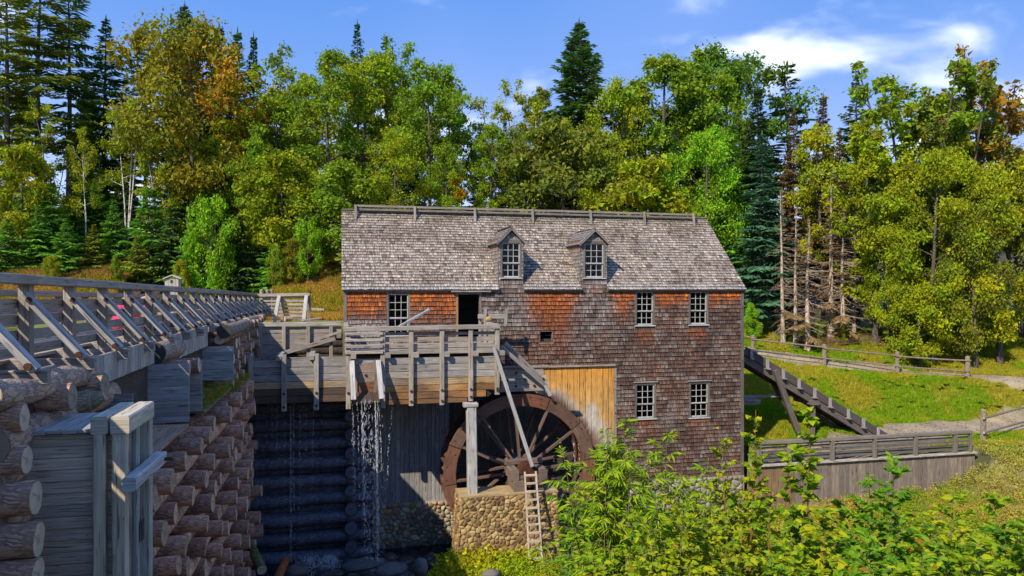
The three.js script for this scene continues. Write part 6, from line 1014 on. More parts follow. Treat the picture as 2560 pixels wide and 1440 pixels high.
CON('spruce', 700, 112, 76, 0.6, 'olive', 'thin olive spruce spire left of the birch crowns'); CON('spruce', 893, 52, 78, 0.75, 'pineC', 'dark spruce spire rising alone above the green trees left of the mill'); CON('wispy', 965, 100, 80, 1.3, 'pineC', 'shorter dark conifer top just right of the lone spire');
LEAFY('maple', 462, 96, 57, 0.74, 'rust', 'large orange and olive maple with bare lower limbs behind the railing'); LEAFY('birch2', 318, 150, 54, 0.7, 'yg', 'clump of thin white birches leaning left behind the dam railing'); LEAFY('birch', 215, 300, 55, 0.62, 'yg', 'yellow green birch in front of the tall left spruces'); LEAFY('low', 50, 380, 53.5, 0.75, 'gold', 'golden green bushy tree at the left edge under the tall spruces'); LEAFY('birch', 640, 118, 62, 1.0, 'yg', 'white stemmed birch with thin yellow green crown right of the maple');
LEAFY('birch2', 735, 130, 66, 1.0, 'mid', 'pale thin birch crown behind, left of the big green trees'); LEAFY('tallPatch', 820, 128, 57, 1.0, 'mid', 'tall yellow green birch standing by the left end of the mill roof'); LEAFY('round', 905, 150, 61, 0.85, 'yg', 'broad yellow green tree behind the left part of the ridge'); LEAFY('tall2', 985, 122, 64, 1.0, 'green', 'tall green tree left of the bare topped one behind the ridge'); LEAFY('birch', 1050, 95, 66, 0.9, 'green', 'thin topped tree with bare twigs against the blue sky'); LEAFY('round2', 1075, 165, 58, 0.85, 'green', 'large bright green tree with a reddish patch behind the ridge'); LEAFY('tall', 1128, 205, 62, 0.75, 'green', 'airy green tree at the left side of the sky gap');
LEAFY('low', 700, 400, 52, 1.0, 'yg', 'yellow green leafy branch mass left of the mill end'); LEAFY('round', 985, 330, 52, 0.8, 'yg', 'lower yellow green tree close behind the left part of the roof'); LEAFY('round2', 1120, 360, 53, 0.72, 'mid', 'green tree close behind the roof below the sky gap'); LEAFY('low', 870, 420, 51, 1.0, 'mid', 'small green tree right behind the left roof corner');
// middle and right behind the roof
LEAFY('birch', 1250, 172, 63, 0.8, 'yg', 'slender yellow green birch right of the sky gap'); LEAFY('tall2', 1330, 212, 65, 0.8, 'brown', 'reddish brown tree between the birch and the great pine'); CON('pine', 1448, 50, 62, 1.02, 'spruceC', 'great dense dark pine rising highest behind the roof'); LEAFY('round', 1300, 330, 56, 0.62, 'brown', 'brownish olive tree behind the roof below the great pine'); LEAFY('low', 1400, 330, 54, 0.9, 'brown', 'dull brown green lower tree behind the dormers'); LEAFY('tall', 1220, 300, 55, 0.75, 'mid', 'green tree behind the roof left of the first dormer');
LEAFY('round', 1540, 220, 60, 0.62, 'yg', 'yellow green tree right of the great pine'); LEAFY('tall', 1635, 132, 62, 1.0, 'mid', 'tall yellow green tree between the great pine and the dark green one'); LEAFY('tall2', 1700, 118, 64, 1.0, 'green', 'high green tree top above the second dormer'); LEAFY('round', 1832, 122, 63, 0.85, 'deep', 'broad dark green tree with the rounded top at the roof end'); LEAFY('low', 1590, 420, 53, 1.05, 'gold', 'golden green round tree close behind the roof right of the dormers'); LEAFY('round2', 1500, 330, 55, 0.7, 'yg', 'yellow green tree in front of the great pine'); LEAFY('round', 1752, 330, 53, 0.72, 'bright', 'vivid light green tree behind the right end of the roof');
CON('spruce2', 1895, 215, 57, 1.1, 'pineC', 'dark spruce behind the blue green fir right of the roof'); CON('spruce2', 1905, 330, 49, 1.25, 'blueFir', 'blue green fir growing right beside the mill gable'); CON('spruce', 1830, 300, 54, 1.0, 'firG', 'green fir half hidden by the right roof edge'); CON('wispy', 1968, 155, 60, 1.5, 'pineC', 'half bare spindly pine top standing free against the sky'); CON('spruce', 1985, 270, 55, 0.75, 'dryN', 'thin brownish spruce right of the blue green fir'); CON('spruce2', 2058, 235, 56, 0.9, 'dryN', 'faded olive brown spruce behind the dead trunks'); CON('spruce', 2140, 180, 60, 0.9, 'spruceC', 'dark green spruce top left of the tall maples'); CON('spruce2', 2098, 320, 51, 0.75, 'dryN', 'reddish brown dying spruce above the dead trunks'); LEAFY('tall', 2060, 300, 53, 0.7, 'gold', 'yellow green tree behind the dead trunks');
CON('bare', 1955, 470, 47, 0.8, 'dryN', 'thin dead trunk nearest the fir, broken top'); CON('bare2', 1990, 520, 46.5, 1.1, 'dryN', 'dead grey conifer with drooping twigs left of the dead pair'); CON('bare', 2020, 545, 46, 1.2, 'dryN', 'thick silver dead conifer with many drooping twigs'); CON('bare2', 2078, 460, 48, 1.3, 'dryN', 'tall dead grey conifer in the middle of the dead group'); CON('bare', 2108, 520, 47, 1.1, 'dryN', 'dead brown conifer right of the middle of the dead group'); CON('bare2', 2135, 470, 48.5, 0.8, 'dryN', 'slim dead trunk at the right end of the dead group');
LEAFY('spiky', 2285, 108, 49, 1.0, 'mid', 'tall spiky topped green maple right of the dark spruce'); LEAFY('near2', 2190, 290, 47, 0.8, 'yg', 'yellow green tree left of the tall maples'); LEAFY('spiky', 2395, 165, 48, 0.8, 'brown', 'olive brown maple between the two tall spiky maples'); LEAFY('spikyRed', 2468, 118, 49, 0.9, 'brown', 'tall maple with reddish leaves against the cloud at the right'); LEAFY('spikyRed', 2560, 95, 48, 0.9, 'brown', 'reddish maple at the right picture edge'); LEAFY('near', 2330, 380, 44.5, 0.66, 'yg', 'big bright yellow green tree hanging over the fence'); LEAFY('near', 2500, 420, 44.2, 0.7, 'gold', 'broad golden olive tree at the right edge over the path'); LEAFY('near', 2225, 480, 46, 0.5, 'yg', 'bright green leafy tree right of the dead conifers'); LEAFY('near', 2440, 520, 43.6, 0.62, 'brown', 'low brown green branches drooping over the fence end');
// slender trees that close the wall of the wood
for (const [kind, px, top, F, w, tone, label] of [['birch', 588, 190, 60.5, 0.9, 'yg', 'slim yellow green birch right of the orange touched maple'], ['tall', 672, 225, 59, 0.75, 'mid', 'slender green tree left of the tall birch by the roof'], ['tall2', 752, 180, 63, 0.85, 'yg', 'tall slender yellow green tree between the two birches'], ['tall', 545, 330, 56.5, 0.7, 'green', 'green tree below the right side of the maple crown'], ['birch', 128, 250, 58, 0.85, 'yg', 'thin yellow green birch between the tall left spruces'], ['tall2', 238, 235, 63, 0.75, 'mid', 'slender green tree behind the white birch clump'], ['birch', 395, 340, 55.5, 0.7, 'yg', 'thin birch right of the white birch clump'], ['tall', 640, 330, 55, 0.65, 'green', 'green tree filling the gap left of the roof corner'], ['tall2', 1180, 330, 60, 0.6, 'mid', 'slender green tree under the sky gap'], ['tall', 1015, 210, 59.5, 0.8, 'green', 'slender green tree in the middle of the broad group'], ['birch', 1380, 230, 60, 0.8, 'yg', 'yellow green birch left of the great pine'], ['tall2', 1590, 200, 61, 0.75, 'yg', 'slim yellow green tree right behind the second dormer'], ['tall', 1770, 170, 61, 0.75, 'green', 'slender green tree before the dark rounded one'], ['tall2', 1870, 270, 60, 0.6, 'deep', 'dark green tree between the roof end and the fir'], ['tall2', 2145, 330, 52, 0.6, 'yg', 'slim yellow green tree right above the dead group'], ['spiky', 2330, 190, 50, 0.7, 'yg', 'spiky yellow green tree between the tall maples']]) LEAFY(kind, px, top, F, w, tone, label);
for (const [kind, px, top, F, w, tone, label] of [['spruce', 60, 190, 66, 0.9, 'olive', 'olive spruce behind the left pair of tall spruces'], ['spruce2', 215, 190, 67, 0.9, 'spruceC', 'green spruce behind the thin white birch'], ['spruce', 315, 180, 68, 0.8, 'olive', 'olive spruce behind the white birch clump crown'], ['spruce2', 505, 200, 69, 0.9, 'spruceC', 'green spruce hidden behind the maple crown'], ['fir', 190, 470, 57, 1.0, 'firG', 'green fir under the thin white birch'], ['fir2', 240, 450, 58, 1.0, 'firG', 'green fir filling the gap left of the white trunks'], ['fir', 60, 470, 56, 1.0, 'firG', 'green fir behind the left edge young firs'], ['fir2', 300, 440, 60, 1.0, 'spruceC', 'dark fir behind the white trunks'], ['spruce2', 1262, 300, 58, 0.75, 'pineC', 'narrow dark spruce behind the first dormer'], ['spruce', 1385, 270, 59, 0.8, 'spruceC', 'narrow green spruce left of the great pine, lower'], ['spruce2', 1560, 285, 58, 0.75, 'pineC', 'narrow dark spruce right of the great pine, lower'], ['spruce', 1690, 300, 57, 0.8, 'spruceC', 'narrow green spruce behind the roof near its right end'], ['spruce2', 1020, 300, 58, 0.8, 'pineC', 'narrow dark spruce in the broad green group'], ['spruce', 860, 300, 59, 0.75, 'spruceC', 'narrow green spruce near the left roof corner'], ['spruce', 1190, 400, 66, 0.8, 'spruceC', 'small dark spruce in the bottom of the sky gap'], ['spruce2', 1660, 260, 66, 0.9, 'spruceC', 'dark spruce deep behind the yellow green trees right of the pine']]) CON(kind, px, top, F, w, tone, label);
// undergrowth along the left wood edge
for (const [kind, px, top, F, w, tone, label] of [['fir', 128, 470, 53.5, 1.05, 'firG', 'taller young fir behind the second one from the left edge'], ['fir2', 285, 500, 53, 0.9, 'firG', 'young fir close left of the white birches'], ['fir', 480, 560, 50.5, 0.9, 'firG', 'young fir left of the vivid green young tree'], ['fir2', 600, 540, 51.5, 0.9, 'spruceC', 'dark young fir right of the vivid green young tree'], ['fir', 20, 545, 51, 1.1, 'firG', 'young fir at the left edge behind the railing'], ['fir2', 95, 520, 52, 1.0, 'firG', 'young green fir second from the left edge'], ['fir', 165, 545, 50.5, 1.0, 'firG', 'young fir below the pale fallen branch'], ['fir2', 235, 560, 51.5, 1.0, 'olive', 'olive young fir left of the birch clump foot'], ['fir', 375, 475, 53, 0.85, 'firG', 'taller young fir right of the birch clump'], ['fir2', 430, 520, 52, 0.9, 'spruceC', 'dark young fir under the orange maple'], ['fir', 345, 590, 50.5, 0.8, 'olive', 'low olive fir at the foot of the birch clump'], ['spruce2', 560, 400, 58, 1.0, 'pineC', 'dark spruce filling the gap right of the maple trunks'], ['spruce2', 630, 430, 55, 0.95, 'blueFir', 'blue green dark fir left of the mill end'], ['fir2', 690, 560, 51, 0.9, 'firG', 'young fir in shade left of the mill'], ['spruce', 430, 330, 60, 0.9, 'spruceC', 'dark spruce deep behind the maple trunks'], ['spruce2', 330, 400, 58, 0.8, 'pineC', 'dark spruce behind the birch clump'], ['spruce', 780, 440, 56, 0.8, 'pineC', 'dark fir close to the left roof edge']]) CON(kind, px, top, F, w, tone, label);
for (const [px, top, F, w, tone, label] of [[530, 505, 49.5, 0.45, 'bright', 'vivid light green young tree behind the railing'], [770, 550, 48.5, 0.5, 'bright', 'bright green bush left of the mill roof edge'], [690, 615, 48, 0.55, 'mid', 'low green brown bush on the grass slope'], [730, 600, 48.2, 0.5, 'rust', 'small reddish bush left of the mill'], [130, 640, 48.5, 0.6, 'gold', 'low yellow shrub on the slope at the left'], [290, 640, 48.7, 0.5, 'mid', 'low shrub at the foot of the white birches'], [455, 655, 48, 0.4, 'gold', 'low yellow green shrub above the wooden bin'], [2040, 800, 47, 0.5, 'mid', 'low green bush at the foot of the dead conifers'], [2110, 808, 46.6, 0.5, 'gold', 'low yellow bush right of the dead conifers'], [1880, 760, 47.5, 0.5, 'bright', 'small bright green bush beside the mill gable'], [2300, 720, 43.8, 0.75, 'yg', 'drooping yellow green branch reaching over the rail fence']]) tree('low', px, top, F, w * 1.3, tone, label, 'wood_edge_bush', 'bush');
// deeper in the wood: rows that show only through the gaps
{
  const r = rng(55), g = 'trees deep in the wood behind the front row';
  for (let i = 0; i < 46; i++) {
    const px = -140 + i * 63 + rr(-22, 22, r); if (px > 1165 && px < 1215) continue;
    const gapLeft = px < 520, top = px < 520 ? 470 : px < 1180 ? 330 : px < 1900 ? 350 : 400;
    const con = r() < 0.62, k = con ? ['spruce', 'spruce2', 'fir'][Math.floor(r() * 3)] : 'far';
    tree(k, px, top + rr(-40, 70, r), rr(68, 84, r), rr(0.9, 1.2, r), con ? ['pineC', 'spruceC', 'olive'][Math.floor(r() * 3)] : ['deep', 'green', 'mid'][Math.floor(r() * 3)], con ? 'dark conifer deep in the wood, mostly hidden behind the front row' : 'green leafy tree deep in the wood, mostly hidden behind the front row', con ? 'conifer_tree' : 'broadleaf_tree', con ? 'conifer' : 'tree', con ? 'conifers deep in the wood behind the front row' : g);
  }
}
// ---------------------------------------------------------------- shrubs and saplings on the near bank
// one broad leaf with a midrib fold and a drooping tip, length 1
function leafGeo(kind) {
  const s = new Soup(), n = 3, wid = kind === 'lance' ? 0.20 : kind === 'heart' ? 0.78 : 0.46, droop = kind === 'lance' ? 0.36 : 0.3, prof = (t) => (kind === 'heart' ? Math.pow(Math.sin(Math.PI * Math.pow(t, 0.62)), 0.75) : kind === 'lance' ? Math.pow(Math.sin(Math.PI * Math.pow(t, 0.8)), 0.9) : Math.pow(Math.sin(Math.PI * Math.pow(t, 0.72)), 0.85));
  const P = (t, k) => [k * wid / 2 * prof(t), -droop * t * t + Math.abs(k) * wid * 0.2 * prof(t), t];
  for (let i = 0; i < n; i++) { const a = i / n, b = (i + 1) / n, c0 = [1, 1, 1], c1 = [0.9, 0.92, 0.9]; for (const k of [-1, 1]) { const A = P(a, 0), B = P(b, 0), Cc = P(b, k), D = P(a, k); if (i < n - 1) s.tri(A, B, Cc, [0, 0], [0, 0], [0, 0], c1, c1, c0); else s.tri(A, B, D, [0, 0], [0, 0], [0, 0], c1, c1, c0); if (i > 0 && i < n - 1) s.tri(A, Cc, D, [0, 0], [0, 0], [0, 0], c1, c0, c0); } }
  return s.build();
}
const LEAFG = { lance: leafGeo('lance'), oval: leafGeo('oval'), heart: leafGeo('heart') };
const LTONES = { lanceG: [[0.32, 0.46, 0.008], [0.21, 0.37, 0.008], [0.42, 0.50, 0.02]], ovalY: [[0.40, 0.46, 0.005], [0.29, 0.39, 0.006], [0.50, 0.49, 0.010], [0.20, 0.28, 0.008]], heartG: [[0.34, 0.46, 0.006], [0.24, 0.38, 0.008], [0.46, 0.50, 0.010], [0.16, 0.28, 0.008]], deepG: [[0.17, 0.36, 0.010], [0.11, 0.27, 0.010], [0.26, 0.42, 0.014]], warm: [[0.40, 0.17, 0.02], [0.34, 0.22, 0.02]] };
const stemMat = std({ color: new THREE.Color().setRGB(0.15, 0.11, 0.07) }), redStem = std({ color: new THREE.Color().setRGB(0.26, 0.10, 0.06) });
function shrub({ seed, px, F, top, H = 2.6, spread = 0.6, kind, tones, size: sz = 0.1, stems = 4, twigs = 7, leaves = 8, singles = 0, label, red = false, warm = 0, lift = 0.25 }) {
  const size = sz * (kind === 'lance' ? 1.05 : 0.74), tallOne = top < 1190 && F < 10; twigs = Math.round(twigs * (tallOne ? 2.7 : 2.2)); leaves = Math.round(leaves * (kind === 'lance' ? 2.0 : 2.4)); lift += 0.3; spread *= 0.9;
  const r = rng(seed), p0 = at(px, 720, F), yTop = EYE - (top - 720) / FOCAL * F, o = thingAt('sapling', label, 'sapling', V3(p0.x, yTop - H, p0.z)), wood = [], bag = new Map(), slots = [];
  const gy = ground(p0.x, p0.z), root = Math.min(0, gy - (yTop - H));
  for (let s = 0; s < stems; s++) {
    const az = s * 2.4 + r(), hh = H * (s ? rr(tallOne ? 0.72 : 0.55, 0.97, r) : 1), lean = s ? rr(0.25, 1, r) * spread : 0.1, n = 7, pts = [], rad = [];
    for (let i = 0; i < n; i++) { const t = i / (n - 1); pts.push(V3(Math.cos(az) * lean * Math.pow(t, 1.3) + 0.05 * (noise3(t * 4, seed, s) - 0.5), lerp(root, hh, t), Math.sin(az) * lean * Math.pow(t, 1.3))); rad.push(lerp(0.018, 0.003, t) * (H / 2.6)); }
    wood.push(tube(pts, rad, 5, one, 1).g);
    const at2 = (t) => { const k = t * (n - 1), i = Math.min(n - 2, Math.floor(k)); return pts[i].clone().lerp(pts[i + 1], k - i); };
    const put = (q, d) => { let nn = V3(0, 1, 0).addScaledVector(rdir(r), 0.95); slots.push([q, d, nn, size * rr(0.65, 1.25, r)]); };
    const nt = Math.round(twigs * (s ? 0.8 : 1.2));
    for (let k = 0; k < nt; k++) {
      const t = lerp(0.22, 0.97, (k + r()) / nt), q0 = at2(t), a2 = k * 2.4 + r() * 1.2, len = lerp(0.8, 0.32, t) * spread * rr(0.7, 1.3, r), d = dirOf(a2, lift + rr(-0.2, 0.35, r)), q1 = q0.clone().addScaledVector(d, len * 0.6), q2 = q0.clone().addScaledVector(d, len).add(V3(0, -len * 0.22, 0));
      wood.push(tube([q0, q1, q2], [0.006, 0.004, 0.002], 4, one, 1).g);
      for (let l = 0; l < leaves; l++) { const f = (l + 0.6 + r() * 0.4) / leaves, q = f < 0.6 ? q0.clone().lerp(q1, f / 0.6) : q1.clone().lerp(q2, (f - 0.6) / 0.4), sd = (l % 2 ? 1 : -1), dd = d.clone().applyAxisAngle(V3(0, 1, 0), sd * rr(0.5, 1.1, r)).add(V3(0, kind === 'lance' ? rr(-0.9, -0.2, r) : rr(-0.5, 0.25, r), 0)).normalize(); put(q, dd); }
      put(q2, d.clone().add(V3(0, -0.5, 0)).normalize());
    }
    for (let l = 0; l < 10; l++) put(at2(rr(0.86, 1, r)), dirOf(l * 1.1 + r(), kind === 'lance' ? rr(-0.5, 0.5, r) : rr(0, 0.7, r)));
  }
  mesh('stems', mergeGeometries(wood), red ? redStem : stemMat, o);
  const m = new THREE.Matrix4(), place = ([q, d, nn, s]) => { const x = nn.clone().cross(d).normalize(), y = d.clone().cross(x); m.makeBasis(x, y, d).scale(V3(s, s, s)).setPosition(q); return m.clone(); };
  const T = LTONES[tones];
  slots.forEach((sl, i) => { const wm = warm && r() < warm, tone = wm ? LTONES.warm[Math.floor(r() * 2)] : T[Math.floor(r() * T.length)], key = tone.join(); sl.tone = key; if (!bag.has(key)) bag.set(key, { tone, g: [] }); });
  const order = slots.map((sl, i) => [sl, sl[0].z + o.position.z]).sort((a, b) => b[1] - a[1]).map((q) => q[0]);
  order.forEach((sl, i) => { const b = bag.get(sl.tone), M4 = place(sl); if (i < singles) { const l = mesh('leaf', LEAFG[kind], leafMat(...b.tone), o); l.applyMatrix4(M4); } else b.g.push(LEAFG[kind].clone().applyMatrix4(M4)); });
  for (const b of bag.values()) if (b.g.length) mesh('foliage', mergeGeometries(b.g), leafMat(...b.tone), o).userData.kind = 'stuff';
  return o;
}
// the plants named by what they stand before
const PLANTS = [
  // px, F, top py, H, spread, kind, tones, leaf size, stems, twigs, leaves, singles, label
  [1545, 9.2, 1036, 2.6, 0.62, 'lance', 'lanceG', 0.125, 5, 12, 9, 130, 'tall willow like sapling with narrow leaves beside the water wheel'],
  [1650, 9.6, 1060, 2.5, 0.62, 'lance', 'lanceG', 0.115, 4, 12, 9, 60, 'narrow leaved sapling under the left lower window'],
  [1480, 9.8, 1160, 2.2, 0.75, 'lance', 'deepG', 0.125, 6, 11, 9, 90, 'dark narrow leaved sapling leaning over the pier edge'],
  [1745, 9.3, 1150, 2.3, 0.6, 'lance', 'lanceG', 0.11, 4, 11, 9, 40, 'lower narrow leaved sapling under the right lower window'],
  [1868, 9.0, 1022, 2.9, 0.55, 'heart', 'ovalY', 0.085, 5, 14, 8, 120, 'tall yellow green round leaved sapling at the mill corner'],
  [1800, 9.4, 1180, 2.2, 0.55, 'heart', 'ovalY', 0.08, 5, 12, 8, 40, 'yellow green round leaved sapling left of the corner sapling'],
  [2005, 8.4, 1012, 2.9, 0.38, 'heart', 'heartG', 0.135, 3, 12, 6, 90, 'thin bright green vine like sapling before the ramp railing'],
  [2215, 8.6, 1140, 2.4, 0.72, 'oval', 'deepG', 0.125, 5, 13, 9, 140, 'dark green ash like shrub before the retaining wall'],
  [1560, 8.0, 1270, 1.9, 0.7, 'heart', 'heartG', 0.10, 6, 12, 8, 60, 'bright broad leaved shrub below the willow like sapling'],
  [1690, 7.8, 1250, 1.9, 0.7, 'heart', 'ovalY', 0.095, 6, 12, 8, 60, 'yellow green broad leaved shrub left of the bottom middle right'],
  [1900, 7.8, 1240, 1.9, 0.65, 'heart', 'heartG', 0.10, 6, 12, 8, 60, 'broad leaved shrub in front of the corner sapling'],
  [2040, 7.4, 1270, 1.8, 0.6, 'heart', 'ovalY', 0.12, 6, 11, 8, 60, 'large leaved yellow shrub below the vine like sapling'],
  [2350, 7.0, 1230, 1.8, 0.55, 'oval', 'heartG', 0.13, 5, 11, 8, 80, 'leafy bright shrub with a few orange leaves at lower right'],
  [2480, 6.6, 1290, 1.8, 0.6, 'oval', 'deepG', 0.12, 6, 12, 9, 60, 'dense green shrub at the lower right picture edge'],
  [2590, 6.8, 1170, 2.1, 0.6, 'oval', 'lanceG', 0.12, 6, 13, 9, 30, 'green shrub rising at the right edge beside the short rail fence'],
  [2150, 6.9, 1330, 1.6, 0.6, 'oval', 'deepG', 0.12, 6, 11, 9, 60, 'green shrub at the bottom below the ash like shrub'],
  [2420, 6.2, 1340, 1.5, 0.55, 'oval', 'heartG', 0.125, 6, 11, 9, 40, 'low bright shrub at the bottom right corner'],
  [2560, 6.0, 1300, 1.5, 0.55, 'oval', 'heartG', 0.12, 6, 11, 9, 20, 'low shrub filling the bottom right corner'],
  [1470, 8.4, 1390, 1.6, 0.5, 'lance', 'lanceG', 0.12, 5, 10, 8, 30, 'low narrow leaved shrub right of the ladder foot'],
  [1610, 7.2, 1370, 1.5, 0.65, 'heart', 'ovalY', 0.095, 6, 11, 8, 20, 'low yellow green shrub at the bottom right of the ladder'],
  [1790, 7.2, 1340, 1.5, 0.65, 'heart', 'ovalY', 0.095, 6, 12, 8, 20, 'low yellow shrub at the bottom below the round leaved saplings'],
  [1960, 7.0, 1370, 1.5, 0.6, 'heart', 'heartG', 0.11, 6, 11, 8, 20, 'low bright shrub at the bottom left of the ash like shrub'],
  [2280, 6.4, 1380, 1.4, 0.55, 'oval', 'heartG', 0.11, 6, 11, 8, 20, 'low shrub at the bottom edge under the orange leaved one'],
  [1600, 11.5, 1190, 2.2, 0.9, 'lance', 'deepG', 0.12, 6, 12, 9, 0, 'shaded narrow leaved shrub behind the willow like saplings'],
  [1720, 11.5, 1230, 2.2, 0.95, 'heart', 'heartG', 0.10, 7, 12, 8, 0, 'green shrub before the pale foundation stones'],
  [1850, 11.5, 1270, 2.2, 0.9, 'heart', 'ovalY', 0.10, 7, 12, 8, 0, 'yellow shrub before the foundation at the mill corner'],
  [1990, 11.0, 1290, 2.0, 0.85, 'oval', 'deepG', 0.11, 7, 12, 8, 0, 'dark green shrub before the brown left part of the retaining wall'],
  [2130, 11.0, 1340, 2.0, 0.8, 'heart', 'ovalY', 0.10, 7, 12, 8, 0, 'yellow shrub behind the ash like shrub'],
  [2330, 13.0, 1280, 2.0, 0.9, 'oval', 'ovalY', 0.12, 7, 12, 8, 0, 'yellow green shrub before the right end of the retaining wall'],
  [2450, 12.5, 1300, 2.2, 0.9, 'oval', 'heartG', 0.12, 7, 12, 8, 0, 'green shrub below the end of the ramp'],
  [1505, 9.3, 1075, 2.5, 0.6, 'lance', 'lanceG', 0.12, 5, 12, 9, 30, 'narrow leaved sapling before the right side of the water wheel'],
  [1600, 9.0, 1110, 2.4, 0.6, 'lance', 'lanceG', 0.12, 5, 12, 9, 30, 'narrow leaved sapling between the two tallest willow like ones'],
  [1420, 10.5, 1225, 2.0, 0.6, 'lance', 'lanceG', 0.12, 6, 11, 9, 30, 'narrow leaved branch reaching across the right edge of the stone pier'],
  [1520, 10.2, 1330, 1.9, 0.8, 'lance', 'deepG', 0.12, 6, 12, 9, 0, 'dark narrow leaved shrub right of the pier foot'],
  [1690, 10.0, 1300, 1.9, 0.9, 'heart', 'heartG', 0.10, 7, 12, 8, 0, 'green shrub filling the gap below the narrow leaved saplings'],
  [1560, 9.0, 1400, 1.6, 0.8, 'heart', 'heartG', 0.10, 7, 12, 8, 0, 'low green shrub between the ladder and the yellow shrub'],
  [2090, 9.6, 1240, 2.0, 0.6, 'heart', 'heartG', 0.12, 6, 12, 8, 0, 'bright shrub between the vine like sapling and the ash like shrub'],
  [2240, 8.4, 1300, 1.9, 0.9, 'oval', 'deepG', 0.12, 7, 12, 9, 0, 'shaded shrub under the ash like shrub'],
  [2380, 9.0, 1290, 1.9, 0.9, 'oval', 'ovalY', 0.12, 7, 12, 8, 0, 'yellow shrub behind the orange leaved one'],
  [2530, 9.5, 1290, 2.2, 0.9, 'oval', 'heartG', 0.12, 7, 12, 8, 0, 'green shrub below the short rail fence'],
  [2480, 8.0, 1330, 1.8, 0.9, 'oval', 'lanceG', 0.12, 7, 12, 8, 0, 'green shrub in the lower right behind the bottom row'],
  [1900, 9.6, 1190, 2.1, 0.7, 'heart', 'ovalY', 0.09, 6, 12, 8, 0, 'yellow shrub behind the corner sapling'],
  [1980, 9.0, 1330, 1.8, 0.8, 'heart', 'heartG', 0.10, 7, 12, 8, 0, 'bright shrub low behind the large leaved yellow one'],
  [1760, 8.6, 1300, 1.8, 0.8, 'heart', 'ovalY', 0.10, 7, 12, 8, 0, 'yellow shrub low in the middle of the thicket'],
];
PLANTS.forEach(([px, F, top, H, spread, kind, tones, size, stems, twigs, leaves, singles, label], i) => shrub({ seed: 900 + i, px, F, top, H, spread, kind, tones, size, stems, twigs, leaves, singles, label, red: kind === 'heart' && i % 2 === 0, warm: i === 12 ? 0.06 : i === 9 ? 0.02 : 0.008 }));

